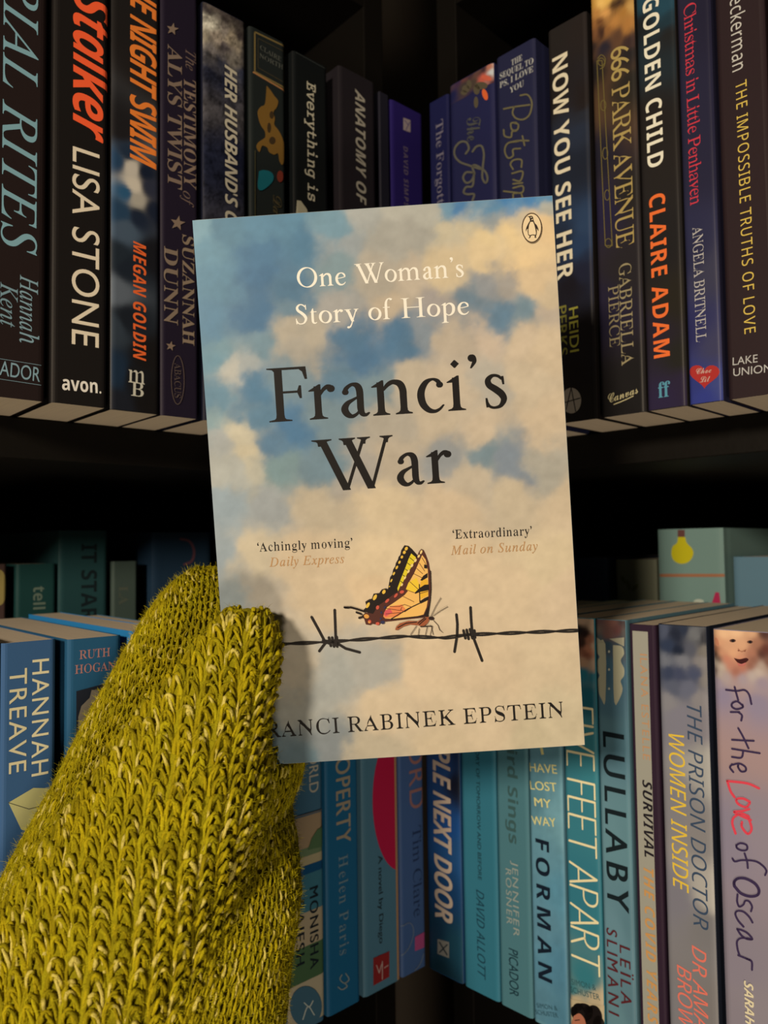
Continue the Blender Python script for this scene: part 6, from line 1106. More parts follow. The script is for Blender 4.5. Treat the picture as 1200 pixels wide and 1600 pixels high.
def a_husband(P):
    S = [(322, 12, 60, 50, 48), (335, 8, 85, 72, 62), (350, 25, 60, 50, 45), (375, 30, 55, 46, 42), (330, 40, 190, 175, 150), (322, 55, 130, 115, 95), (340, 60, 150, 130, 110), (350, 45, 120, 105, 92), (360, 60, 150, 130, 105), (350, 75, 70, 60, 58), (370, 70, 140, 122, 100), (330, 80, 110, 98, 90), (378, 60, 60, 50, 46), (365, 95, 110, 98, 85), (380, 85, 85, 76, 70), (322, 90, 60, 55, 55), (345, 100, 50, 48, 55), (330, 115, 32, 32, 42), (378, 115, 45, 45, 55), (355, 130, 28, 29, 42), (330, 250, 27, 28, 40), (370, 250, 24, 25, 38), (320, 450, 26, 27, 36), (370, 450, 22, 22, 32)]
    band(P, -5, 500, S, 350, warp=.003, nx=34, nz=150, p=3.6, freq=260, grain=.7)
    P.vtext("HER HUSBAND'S C", 'nbi', 361, 105, 349, 19, (178, 160, 132), sp=.95, name='title_lettering')


def a_fox(P):
    P.lines([[(398, 50), (446, 73), (446, 138), (398, 112), (398, 50)]], 2.4, (110, 88, 48), name='gold_border')
    P.lines([[(396, 113), (447, 143)]], 2.4, (150, 100, 58), name='gold_border')
    P.lines([[(403, 60), (442, 80)], [(403, 60), (403, 106)], [(403, 106), (442, 128)]], .8, (70, 58, 38), name='gold_border')
    P.htext('CLAIRE', 'serif', 406, 77, 439, 97, 7, (92, 88, 76), name='author_lettering')
    P.htext('NORTH', 'serif', 405, 90, 442, 109, 7, (92, 88, 76), name='author_lettering')
    P.poly(smooth_line([(416, 134), (422, 141), (428, 150), (434, 158), (432, 168), (427, 175), (429, 186), (428, 195), (434, 203), (440, 214), (444, 228), (444, 246), (441, 258), (436, 252), (434, 240), (428, 242), (420, 238), (417, 231), (409, 228), (405, 238), (400, 230), (403, 223), (410, 218), (414, 214), (413, 205), (408, 198), (404, 188), (402, 175), (407, 167), (413, 164), (415, 150), (416, 134)], 3), (112, 78, 32), name='gold_figure')
    P.polys([ell(424, 180, 3.5, 6), ell(425, 220, 5, 6), ell(420, 200, 3, 8)], (58, 42, 24), name='figure_shade')
    P.poly(smooth_line([(404, 268), (412, 266), (424, 270), (427, 280), (420, 290), (408, 298), (402, 292), (404, 268)], 3), (24, 88, 92), name='teal_shape')
    P.poly(ell(437, 276, 5, 9), (112, 44, 30), name='red_shape')
    P.lines([[(398, 236), (398, 640)]], 1.2, (70, 62, 38), name='gold_border')
    P.vtext('Dark', 'script', 433, 307, 360, 14, (70, 58, 36), name='title_lettering')


def a_every(P):
    P.vtext('Everything is', 'mono', 487, 130, 314, 13.5, (182, 165, 135), name='title_lettering')
    P.poly([(464, 313), (470, 314), (480, 328), (480, 345), (462, 345)], (160, 145, 115), name='cream_shape')
    P.lines([[(462, 82), (511, 109)]], .9, (50, 50, 45), name='printed_line')


def a_anatomy(P):
    P.vtext('ANATOMY OF', 'nbi', 563.5, 143, 318, 15, (155, 140, 118), sp=1.05, name='title_lettering')


def a_david(P):
    P.vtext('DAVID SIMPSON', 'nb', 634.5, 230, 345, 6.5, (100, 82, 92), sp=1.15, name='author_lettering')
    P.poly([(630, 184), (641, 188), (641, 207), (630, 203)], (150, 128, 120), name='publisher_mark')
    P.lines([[(632, 188), (638, 196)], [(640, 191), (634, 203)]], 1, (70, 50, 100), name='publisher_mark')


book('L', -41, 71, 600, .205, (36, 25, 22), 'dark brown paperback with pale green italic title, at the left edge of the upper shelf', GU1, 'U', a_rites)
book('L', 81, 168, 600, .203, (27, 22, 19), 'black paperback titled Stalker in orange, on the left upper shelf', GU1, 'U', a_stalker, out=.001)
book('L', 173, 250, 600, .2, (28, 24, 22), 'black paperback with orange title The Night Swim and a cloudy face', GU1, 'U', a_swim)
book('L', 252, 311, 600, .2, (32, 24, 34), 'dark purple paperback with bronze title and stars about Alys Twist', GU1, 'U', a_twist)
book('L', 318, 385, 300, (350, 18), (25, 25, 36), "navy paperback with a silvery picture on top, title Her Husband's", GU1, 'U', a_husband)
book('L', 391, 447, 250, (420, 55), (30, 32, 29), 'dark green paperback with gold frame and gold figure on its spine', GU1, 'U', a_fox)
book('L', 459, 513, 250, (485, 92), (17, 18, 17), 'black paperback with typewriter title Everything is', GU1, 'U', a_every, out=.001)
book('L', 531, 588, 250, (560, 117), (32, 26, 27), 'dark plum paperback titled Anatomy of, in slanted capitals', GU1, 'U', a_anatomy, out=.002)
book('L', 594, 609, 250, (600, 146), (30, 27, 33), 'thin plain dark grey paperback between the plum and purple ones', GU1, 'U')
book('L', 612, 662, 250, (637, 168), (38, 26, 78), 'purple paperback at the corner, last of the left upper run', GU1, 'U', a_david)


# ---- upper shelf, right run
def a_forgot(P):
    P.vtext('The Forgotten', 'serifm', 688, 187, 345, 11, (112, 100, 105), name='title_lettering')


def a_four(P):
    S = [(705, 135, 70, 50, 60), (715, 128, 60, 40, 60), (725, 122, 95, 55, 50), (735, 115, 60, 40, 45), (745, 112, 90, 60, 50), (755, 108, 60, 38, 40), (765, 102, 170, 100, 75), (771, 98, 190, 150, 130), (766, 115, 190, 185, 175), (765, 121, 150, 80, 60), (755, 122, 180, 80, 62), (770, 130, 60, 30, 40), (740, 130, 70, 55, 45), (725, 135, 60, 50, 45), (706, 150, 32, 32, 62), (740, 150, 30, 30, 58), (770, 150, 30, 30, 60)]
    band(P, 96, 146, S, 738, warp=.001, nx=34, nz=30, p=4, freq=300)
    P.polys([ell(728, 139, 6, 6), ell(733, 132, 4, 7), ell(744, 160, 3.5, 9), ell(752, 134, 10, 6), ell(745, 140, 5, 8), ell(725, 145, 5, 4)], (80, 68, 50), name='printed_leaf')
    P.poly(ell(758, 148, 4, 9, rot=-.3), (205, 88, 42), name='printed_petal')
    P.poly(ell(760, 122, 8, 4, rot=.3), (190, 85, 60), name='printed_petal')
    P.vtext('The', 'script', 741, 181, 218, 22, (72, 68, 62), name='title_lettering')
    gold = (92, 84, 68)
    c = lambda x, y: (690 + x * .16244, 60 + y * .1625)
    P.lines([[c(*p) for p in [(235, 1110), (265, 1060), (240, 1000), (180, 1000), (130, 1060), (130, 1130), (180, 1190), (260, 1220), (350, 1250), (400, 1260)]],
             [c(*p) for p in [(300, 1090), (340, 1040), (390, 1040), (410, 1120), (400, 1230), (395, 1340), (425, 1390), (445, 1350), (420, 1280), (330, 1220), (300, 1240), (320, 1300)]],
             [c(*p) for p in [(300, 1290), (240, 1290), (210, 1340), (240, 1390), (290, 1370), (315, 1310), (300, 1290)]],
             [c(*p) for p in [(315, 1310), (300, 1420), (240, 1430), (215, 1480), (250, 1500), (315, 1500), (300, 1560)]]], 3.2, gold, name='title_lettering', smooth=True)


def a_post(P):
    for t, xa, ya, xb, yb in (('THE', 799, 103, 816, 94), ('SEQUEL TO', 781, 124, 833, 99), ('PS, I LOVE', 781, 138, 833, 112), ('YOU', 797, 146, 819, 134)):
        P.htext(t, 'serifb', xa, ya, xb, yb, 9, (165, 155, 140), name='tagline_lettering')
    c = lambda x, y: (690 + x * .16244, 60 + y * .1625)
    gold = (102, 90, 60)
    P.lines([[c(*p) for p in L] for L in (
        [(600, 680), (700, 660), (850, 640)], [(760, 550), (830, 545), (870, 620), (850, 730), (790, 780), (720, 770), (685, 720), (700, 660)],
        [(720, 810), (670, 820), (680, 880), (730, 880), (740, 830), (700, 815)],
        [(600, 880), (610, 940), (670, 950), (680, 900), (720, 890)], [(660, 1000), (740, 985), (840, 985)], [(780, 940), (800, 1030)],
        [(740, 990), (640, 1010), (610, 1080), (640, 1150), (690, 1130), (690, 1070), (760, 1060)],
        [(770, 1240), (770, 1170), (700, 1170), (665, 1210), (690, 1260)], [(680, 1300), (780, 1280), (760, 1370), (690, 1360)], [(690, 1400), (780, 1390)],
        [(690, 1440), (780, 1420), (780, 1480), (700, 1490)], [(600, 1470), (770, 1490)], [(770, 1490), (780, 1560), (700, 1560), (690, 1500)])], 2.6, gold, name='title_lettering', smooth=True)


def a_nowyou(P):
    S = [(855, 60, 38, 32, 28), (915, 40, 40, 32, 28), (860, 150, 33, 27, 24), (915, 150, 36, 28, 25), (912, 180, 40, 40, 45), (900, 210, 40, 44, 55), (870, 250, 30, 32, 40), (910, 260, 32, 34, 42), (915, 350, 45, 60, 82), (905, 385, 40, 55, 78), (880, 380, 32, 36, 46), (910, 420, 32, 32, 45), (890, 450, 26, 22, 26), (915, 520, 22, 17, 16), (890, 600, 19, 15, 13), (920, 640, 22, 18, 15)]
    band(P, 15, 660, S, 890, warp=.003, nx=22, nz=120, p=3.2, freq=120)
    P.vtext('NOW YOU SEE HER', 'nb', 879, 84, 437, 24, (214, 192, 156), name='title_lettering')
    P.vtext('HEIDI', 'sansm', 897, 480, 550, 14, (142, 130, 48), name='author_lettering')
    P.vtext('PERKS', 'sansm', 879, 478, 556, 14, (110, 100, 40), name='author_lettering')
    P.poly(ell(893, 626, 15.5, 20), (128, 112, 94), name='publisher_mark')
    P.lines([[(885, 640), (893, 606), (900, 643)], [(880, 630), (907, 622)]], 1.5, (30, 25, 22), name='publisher_mark')


def a_park(P):
    S = [(925, 8, 190, 135, 60), (940, 5, 235, 180, 95), (950, 0, 225, 170, 85), (930, 20, 180, 120, 60), (945, 22, 215, 150, 80), (938, 32, 100, 60, 35), (925, 40, 150, 95, 50), (928, 55, 120, 75, 45), (940, 50, 60, 38, 30), (958, 10, 70, 45, 28), (965, 5, 60, 40, 30), (975, 20, 165, 110, 50), (985, 10, 190, 140, 75), (960, 35, 180, 120, 60), (980, 40, 170, 112, 55), (950, 45, 140, 90, 48), (965, 58, 90, 60, 42), (985, 62, 60, 42, 38), (925, 72, 55, 40, 34), (945, 75, 42, 36, 42), (980, 85, 40, 34, 32), (930, 110, 36, 30, 28), (985, 130, 42, 36, 30), (930, 250, 34, 30, 38), (990, 300, 40, 34, 30), (940, 330, 38, 32, 52), (985, 420, 40, 34, 34), (945, 480, 36, 30, 44), (1000, 600, 30, 26, 24), (950, 640, 26, 22, 20)]
    band(P, -60, 655, S, 960, warp=.002, nx=28, nz=150, p=3.6, freq=200)
    P.vtext('666 PARK AVENUE', 'serif', 972.5, 70, 388, 28, (166, 136, 76), sp=.93, name='title_lettering')
    gold = (105, 88, 44)
    P.lines([[(933, 95), (941, 95), (957, 384), (946, 384), (933, 95)]], 1.3, gold, name='gold_ornament')
    P.lines([ell(940, 97, 5, 6) + [(945, 97)], ell(943, 165, 4, 8) + [(947, 165)], ell(946, 240, 4, 9) + [(950, 240)], ell(949, 305, 4, 8) + [(953, 305)], ell(951, 380, 5, 7) + [(956, 380)], smooth_line([(934, 92), (940, 86), (946, 92), (944, 104), (938, 108)])], 1.2, gold, name='gold_ornament')
    P.vtext('GABRIELLA', 'serif', 979, 411, 571, 19, (148, 128, 90), name='author_lettering')
    P.vtext('PIERCE', 'serif', 960, 446, 543, 16, (140, 120, 84), name='author_lettering')
    P.htext('Canvas', 'script', 952, 630, 998, 614, 14, (172, 152, 108), name='publisher_mark')
    P.lines([[(960, 632), (975, 626), (990, 619)]], 1.6, (172, 152, 108), name='publisher_mark', smooth=True)


def a_golden(P):
    S = [(1000, 5, 35, 62, 72), (1040, 10, 38, 66, 76), (1045, 30, 34, 50, 56), (1005, 40, 30, 30, 30), (1045, 50, 36, 34, 32), (1010, 200, 36, 30, 26), (1050, 250, 38, 32, 28), (1015, 400, 34, 30, 28), (1055, 470, 40, 34, 26), (1020, 520, 40, 32, 40), (1065, 560, 38, 34, 28), (1040, 620, 44, 34, 54), (1070, 600, 44, 34, 50)]
    band(P, -130, 645, S, 1030, warp=.001, nx=16, nz=90, p=3.4)
    P.vtext('GOLDEN CHILD', 'nb', 1020.5, -6, 262, 25, (226, 208, 176), sp=1.04, name='title_lettering')
    P.vtext('CLAIRE ADAM', 'nb', 1030.5, 302, 559, 25, (228, 102, 44), sp=1.08, name='author_lettering')
    P.htext('ff', 'serifb', 1029, 622, 1048, 619, 24, (82, 132, 142), name='publisher_mark')


def a_xmas(P):
    S = [(1060, 0, 42, 36, 50), (1105, 0, 36, 32, 46), (1065, 200, 40, 36, 52), (1110, 250, 40, 36, 52), (1075, 400, 42, 40, 62), (1120, 420, 60, 56, 70), (1075, 520, 44, 42, 78), (1120, 540, 62, 58, 80), (1085, 600, 48, 52, 105), (1125, 600, 62, 66, 112), (1100, 622, 50, 55, 115)]
    band(P, -140, 632, S, 1095, nx=14, nz=60)
    P.vtext('Christmas in Little Penhaven', 'serif', 1083, 3, 321, 19, (196, 52, 62), sp=.92, name='title_lettering')
    P.vtext('ANGELA BRITNELL', 'serif', 1093, 353, 535, 16, (178, 164, 150), name='author_lettering')
    hx = [(16 * math.sin(t) ** 3, -(13 * math.cos(t) - 5 * math.cos(2 * t) - 2 * math.cos(3 * t) - math.cos(4 * t))) for t in np.arange(32) * math.pi / 16]
    P.poly([(1101 + x * 1.48, 586 + y * 1.28) for x, y in hx], (165, 44, 38), name='publisher_mark')
    P.htext('Choc', 'script', 1088, 585, 1112, 582, 9, (190, 150, 130), name='publisher_mark')
    P.htext('Lit', 'script', 1094, 598, 1110, 596, 9, (190, 150, 130), name='publisher_mark')


def a_truths(P):
    P.vtext('Beckerman', 'ns', 1153, -22, 110, 22, (190, 176, 158), sp=1.06, name='author_lettering')
    P.vtext('THE IMPOSSIBLE TRUTHS OF LOVE', 'ns', 1165, 124, 522, 17.5, (208, 170, 74), sp=1.12, name='title_lettering')
    P.htext('LAKE', 'sans', 1145, 571, 1184, 566, 12, (178, 166, 152), name='publisher_mark')
    P.htext('UNION', 'sans', 1146, 588, 1206, 581, 12, (178, 166, 152), name='publisher_mark')


book('R', 671, 702, 250, (687, 153), (26, 26, 58), 'narrow navy paperback at the corner, first of the right upper run', GU2, 'U', a_forgot)
book('R', 704, 774, 250, (738, 115), (34, 33, 62), 'navy paperback with orange petals and a looping gold title', GU2, 'U', a_four, out=.002)
book('R', 778, 840, 250, (807, 74), (36, 35, 56), 'slate-blue paperback with gold handwritten title Postscript', GU2, 'U', a_post)
book('R', 868, 931, 580, (882, 35), (30, 24, 21), 'black paperback titled Now You See Her, beside the held book', GU2, 'U', a_nowyou)
book('R', 938, 1008, 600, .205, (34, 28, 25), 'dark paperback titled 666 Park Avenue with a golden picture on top', GU2, 'U', a_park)
book('R', 1010.5, 1073, 600, .2, (36, 30, 27), 'dark paperback titled Golden Child, its author in orange capitals', GU2, 'U', a_golden)
book('R', 1076, 1130, 600, .2, (40, 36, 52), 'indigo paperback with red Christmas title and a red heart', GU2, 'U', a_xmas)
book('R', 1137, 1216, 590, .198, (44, 30, 30), 'brown-purple paperback with yellow title The Impossible Truths of Love', GU2, 'U', a_truths)
book('R', 1222, 1290, 600, .2, (42, 20, 26), 'dark maroon paperback cut off by the right edge of the photo', GU2, 'U')


# ---- lower shelf, left run
def a_treave(P):
    P.vtext('HANNAH', 'sans', 63, 1030, 1211, 26, (198, 178, 136), sp=1.08, name='author_lettering')
    P.vtext('TREAVE', 'sans', 28, 1045, 1207, 27, (192, 172, 130), sp=1.08, name='author_lettering')
    P.poly([(13, 1254), (52, 1231), (95, 1232), (95, 1318), (33, 1296)], (165, 152, 98), name='printed_envelope')
    P.lines([[(13, 1254), (45, 1264), (80, 1255)]], 1.2, (70, 66, 50), name='printed_line')


def a_hogan(P):
    P.htext('RUTH', 'serifm', 124, 1030, 172, 1025, 13.5, (160, 104, 92), name='author_lettering')
    P.htext('HOGAN', 'serifm', 117, 1053, 180, 1046, 13.5, (160, 104, 92), name='author_lettering')
    P.poly([(119, 1080), (186, 1062), (186, 1300), (119, 1300)], (28, 30, 36), name='night_panel')
    P.poly([(122, 1120), (127, 1103), (140, 1090), (143, 1078), (153, 1078), (155, 1088), (165, 1086), (180, 1088), (182, 1300), (122, 1300)], (112, 98, 80), name='printed_house')


def a_monisha(P):
    P.vtext('WORLD', 'sansm', 490, 1150, 1238, 14, (160, 145, 122), name='title_lettering')
    for ys, c in (((1275, 1325), (140, 112, 82)), ((1325, 1338), (92, 102, 70)), ((1338, 1352), (150, 130, 95)), ((1352, 1366), (18, 60, 88)), ((1366, 1425), (52, 92, 100)), ((1425, 1478), (150, 128, 98)), ((1478, 1532), (62, 82, 52)), ((1532, 1600), (158, 138, 108))):
        z0, z1 = P.px2(478, ys[1])[1], P.px2(478, ys[0])[1]
        P.put('printed_band', np.array([(.0003, z0), (P.T - .0003, z0), (P.T - .0003, z1), (.0003, z1)]), [[0, 1, 2, 3]], K(c, 'L') and c)
    P.poly([(505, 1290), (495, 1296), (486, 1310), (480, 1328), (505, 1322)], (70, 88, 56), name='printed_hill')
    P.lines([[(450, 1280), (506, 1264)]], 2, (92, 82, 76), name='printed_line')
    P.vtext('MONISHA', 'sansm', 490, 1385, 1512, 13, (22, 26, 30), sp=1.1, name='author_lettering')
    P.vtext('RAJESH', 'sansm', 468, 1408, 1508, 13, (24, 28, 32), sp=1.1, name='author_lettering')
    P.poly(ell(477, 1572, 25, 32), (58, 84, 94), name='publisher_mark')
    P.lines([[(472, 1592), (480, 1572), (490, 1585)], [(474, 1566), (482, 1572), (488, 1563)]], 1.6, (170, 165, 145), name='publisher_mark', smooth=True)


def a_property(P):
    P.vtext('PROPERTY', 'sansb', 536, 1142, 1318, 22, (140, 120, 94), sp=1.05, name='title_lettering')
    P.vtext('Helen Paris', 'serifm', 537, 1336, 1491, 14, (98, 112, 114), sp=1.2, name='author_lettering')
    P.lines([[(540, 1521), (545, 1530), (538, 1536), (531, 1530), (534, 1523)], [(538, 1536), (542, 1541), (534, 1546), (528, 1542)]], 1.8, (120, 122, 112), name='publisher_mark', smooth=True)


def a_pink(P):
    P.poly([(624, 1170)] + [(624 - 42 * math.cos(t), 1250 + 110 * math.sin(t)) for t in np.linspace(-.9, 1.5, 26)] + [(624, 1362)], (168, 20, 52), name='pink_disc')
    T, H = P.T, P.H
    P.put('cream_edge', np.array([(T - .0026, 0.0003), (T - .0005, 0.0003), (T - .0005, H - .0003), (T - .0026, H - .0003)]), [[0, 1, 2, 3]], (168, 118, 78))
    P.vtext('A novel by Diego', 'sansm', 595, 1336, 1474, 6.5, (34, 40, 42), name='small_lettering')
    P.poly([(583, 1497), (608, 1486), (608, 1526), (583, 1540)], (122, 32, 30), name='publisher_mark')
    P.lines([[(588, 1508), (592, 1520), (596, 1506)], [(597, 1502), (597, 1530)], [(600, 1512), (606, 1508)]], 1.2, (170, 140, 125), name='publisher_mark')


def a_krd(P):
    P.vtext('WORD', 'sans', 650, 1104, 1263, 22, (142, 94, 84), sp=1.05, name='title_lettering')
    P.vtext('Tim Clare', 'serif', 652, 1290, 1432, 13, (38, 50, 76), name='author_lettering')
    P.poly([(648, 1464), (663, 1456), (663, 1480), (648, 1486)], (160, 66, 104), name='pink_shape')
    P.lines([[(627, 1448), (640, 1442), (646, 1455), (640, 1478), (628, 1494)], [(662, 1490), (656, 1506), (648, 1516)]], 1.1, (108, 112, 120), name='printed_line', smooth=True)


book('L', -82, 0.5, 1100, .2, (70, 88, 105), 'grey-blue paperback just past the left edge of the photo, lower shelf', GL1, 'L')
book('L', 2.5, 88, 1050, (45, 1002), (50, 76, 104), 'steel-blue paperback lettered Hannah Treave with an envelope', GL1, 'L', a_treave)
book('L', 106, 190, 1020, (148, 996), (34, 72, 94), 'teal-blue paperback with small red author name Ruth Hogan', GL1, 'L', a_hogan)
book('L', 203, 262, 1020, (205, 986), (38, 108, 150), 'bright blue paperback half hidden behind the mitten', GL1, 'L')
book('L', 264, 330, 1000, .196, (52, 96, 120), 'paperback behind the mitten, only its page tops showing', GL1, 'L')
book('L', 447, 505, 1300, .194, (56, 84, 98), 'paperback with train and hill bands by Monisha Rajesh', GL1, 'L', a_monisha)
book('L', 510, 561, 1350, .196, (26, 78, 104), 'deep blue paperback lettered Property beside the pink disc book', GL1, 'L', a_property)
book('L', 567, 624, 1350, .196, (70, 100, 110), 'grey-blue paperback with a pink disc and cream edge', GL1, 'L', a_pink)
book('L', 626, 664, 1350, .196, (62, 82, 116), 'lavender-blue paperback by Tim Clare in the corner', GL1, 'L', a_krd)


# ---- lower shelf, right run
def a_next(P):
    S = [(670, 1150, 40, 42, 60), (715, 1160, 22, 32, 55), (690, 1200, 30, 60, 100), (715, 1230, 18, 20, 30), (672, 1260, 24, 55, 95), (700, 1300, 26, 62, 108), (715, 1330, 30, 64, 100), (690, 1400, 22, 52, 84), (680, 1450, 20, 46, 62), (712, 1480, 26, 58, 70), (690, 1520, 18, 38, 46)]
    band(P, 960, 1530, S, 692, nx=14, nz=70, warp=.002)
    P.vtext('PEOPLE NEXT DOOR', 'nbi', 691, 1100, 1438, 27, (172, 146, 122), sp=.92, name='title_lettering')
    P.poly([(684, 1467), (702, 1472), (702, 1497), (684, 1490)], (112, 104, 92), name='publisher_mark')
    P.lines([[(687, 1472), (699, 1492)], [(699, 1476), (687, 1488)]], 2, (24, 34, 40), name='publisher_mark')


def a_allott(P):
    P.vtext('THE HISTORY OF TOMORROW AND BEFORE', 'sansm', 747.5, 1120, 1374, 5.5, (24, 44, 50), name='small_lettering')
    P.vtext('DAVID ALLOTT', 'nsi', 751.5, 1392, 1528, 12, (22, 48, 58), name='author_lettering')


def a_bird(P):
    P.vtext('Bird Sings', 'nb', 801, 1150, 1318, 15, (52, 74, 70), name='title_lettering')
    P.vtext('JENNIFER', 'sans', 806, 1347, 1463, 9, (132, 132, 118), sp=1.15, name='author_lettering')
    P.vtext('ROSNER', 'sans', 795.5, 1358, 1444, 8.5, (132, 132, 118), sp=1.15, name='author_lettering')
    P.vtext('PICADOR', 'sans', 803, 1484, 1556, 14, (22, 42, 48), name='publisher_mark')


def a_forman(P):
    S = [(830, 1100, 88, 122, 128), (875, 1150, 84, 116, 120), (832, 1250, 78, 112, 118), (876, 1280, 100, 134, 138), (838, 1350, 86, 120, 128), (878, 1400, 78, 118, 130), (840, 1450, 84, 118, 128), (880, 1520, 72, 110, 124), (845, 1560, 78, 112, 122), (884, 1590, 70, 106, 118)]
    band(P, 960, 1600, S, 856, nx=20, nz=90, warp=.004, grain=.12, freq=90)
    for t, xa, xb, y in (('I', 846, 850, 1182), ('HAVE', 828, 871, 1208), ('LOST', 829, 871, 1236), ('MY', 836, 862, 1262), ('WAY', 832, 870, 1291)):
        P.htext(t, 'sansm', xa, y - 3, xb, y + 1 if len(t) > 1 else y - 3, 13, (196, 178, 112), name='title_lettering')
    P.vtext('FORMAN', 'nb', 850, 1313, 1531, 21, (16, 24, 34), sp=1.25, name='author_lettering')
    P.htext('SIMON &', 'sans', 840, 1574, 872, 1579, 6.5, (50, 78, 84), name='publisher_mark')
    P.htext('SCHUSTER', 'sans', 838, 1584, 873, 1590, 6.5, (50, 78, 84), name='publisher_mark')


def a_feet(P):
    S = [(908, 968, 150, 118, 92), (928, 980, 152, 122, 96), (905, 985, 30, 24, 22), (914, 990, 34, 22, 20), (909, 1003, 50, 32, 26), (921, 1000, 128, 80, 58), (920, 1015, 150, 92, 66), (916, 1022, 112, 66, 48), (928, 1010, 150, 118, 92), (912, 1035, 150, 112, 84), (927, 1040, 150, 120, 95), (930, 1046, 140, 112, 90), (912, 1052, 36, 92, 100), (928, 1056, 34, 88, 96), (920, 1090, 28, 80, 88), (915, 1150, 52, 108, 112), (900, 1250, 50, 104, 110), (935, 1250, 52, 108, 112), (900, 1400, 46, 100, 108), (940, 1450, 48, 104, 110), (915, 1530, 48, 102, 106), (895, 1548, 60, 104, 104), (900, 1562, 165, 142, 108), (935, 1567, 168, 144, 110)]
    band(P, 960, 1640, S, 918, nx=24, nz=170, p=5)
    P.vtext('FIVE FEET APART', 'line', 911, 1104, 1516, 44, (214, 190, 140), sp=.98, name='title_lettering')
    P.htext('SIMON &', 'sans', 894, 1538, 932, 1548, 8.5, (44, 74, 74), name='publisher_mark')
    P.htext('SCHUSTER', 'sans', 892, 1550, 938, 1563, 8.5, (44, 74, 74), name='publisher_mark')
    P.poly([(889, 1560), (943, 1572), (944, 1640), (889, 1640)], (168, 144, 108), name='cream_panel')
    P.polys([ell(910, 1582, 17, 15), ell(927, 1590, 14, 20), ell(897, 1580, 6, 8), ell(935, 1606, 9, 20), ell(904, 1573, 8, 6), ell(919, 1577, 8, 6)], (20, 14, 12), name='printed_hair')
    P.poly(smooth_line([(897, 1587), (906, 1583), (914, 1592), (916, 1606), (912, 1620), (900, 1620), (896, 1604), (893, 1600), (897, 1587)], 3), (156, 92, 66), name='printed_face')
    P.lines([[(899, 1594), (906, 1593)], [(897, 1604), (899, 1606)]], 1.5, (40, 22, 18), name='printed_line')


def a_lullaby(P):
    S = [(935, 968, 92, 66, 62), (955, 972, 120, 78, 66), (975, 972, 70, 56, 52), (932, 985, 104, 86, 72), (950, 992, 112, 76, 66), (965, 985, 100, 62, 56), (976, 990, 84, 76, 70), (935, 998, 70, 76, 76), (950, 1006, 56, 72, 80), (972, 1005, 60, 74, 80), (945, 1040, 62, 88, 100), (975, 1060, 66, 90, 100), (950, 1100, 72, 98, 106), (945, 1140, 84, 112, 116), (975, 1160, 78, 106, 112), (950, 1300, 92, 120, 122), (985, 1300, 88, 116, 118), (955, 1450, 92, 118, 122), (990, 1450, 82, 108, 112), (960, 1590, 88, 114, 116), (995, 1590, 80, 104, 108)]
    band(P, 962, 1600, S, 960, nx=24, nz=140, p=3.6)
    cr = (158, 146, 116)
    P.poly(smooth_line([(931, 1005), (946, 1006), (946, 1095), (940, 1092), (934, 1078), (933, 1064), (937, 1055), (931, 1046), (932, 1034), (937, 1026), (931, 1018), (931, 1005)], 3), cr, name='scalloped_collar')
    P.poly(smooth_line([(958, 1008), (972, 1010), (975, 1022), (970, 1032), (975, 1044), (975, 1056), (970, 1064), (973, 1076), (969, 1090), (960, 1097), (958, 1008)], 3), cr, name='scalloped_collar')
    P.polys([[(930, 994), (944, 1004), (930, 1006)], [(952, 998), (975, 996), (975, 1010)]], (150, 138, 112), name='collar')
    P.polys([ell(952, y, 1.6, 2) for y in (1018, 1046, 1076)], (168, 160, 136), name='printed_button')
    P.vtext('LULLABY', 'sansb', 962.5, 1146, 1421, 33, (18, 26, 28), sp=1.2, name='title_lettering')
    P.vtext('LEÏLA', 'sansm', 978, 1479, 1571, 16, (78, 28, 30), sp=1.3, name='author_lettering')
    P.vtext('SLIMANI', 'sansm', 958, 1452, 1584, 16, (78, 28, 30), sp=1.3, name='author_lettering')


def a_survival(P):
    T, H = P.T, P.H
    zt, zb = P.px2(1010, 987)[1], -.1
    P.put('cream_panel', np.array([(.0018, .001), (T - .0032, .001), (T - .0032, zt), (.0018, zt)]), [[0, 1, 2, 3]], (142, 132, 114))
    P.vtext('ILANA ESTELLE', 'sansm', 1008, 1022, 1187, 11, (168, 122, 84), sp=1.15, name='author_lettering')
    P.vtext('SURVIVAL', 'nbi', 1013, 1220, 1340, 14.5, (28, 22, 26), sp=1.05, name='title_lettering')
    P.vtext('THE COVID YEARS', 'nbi', 1017, 1357, 1598, 15.5, (180, 126, 70), sp=1.15, name='title_lettering')


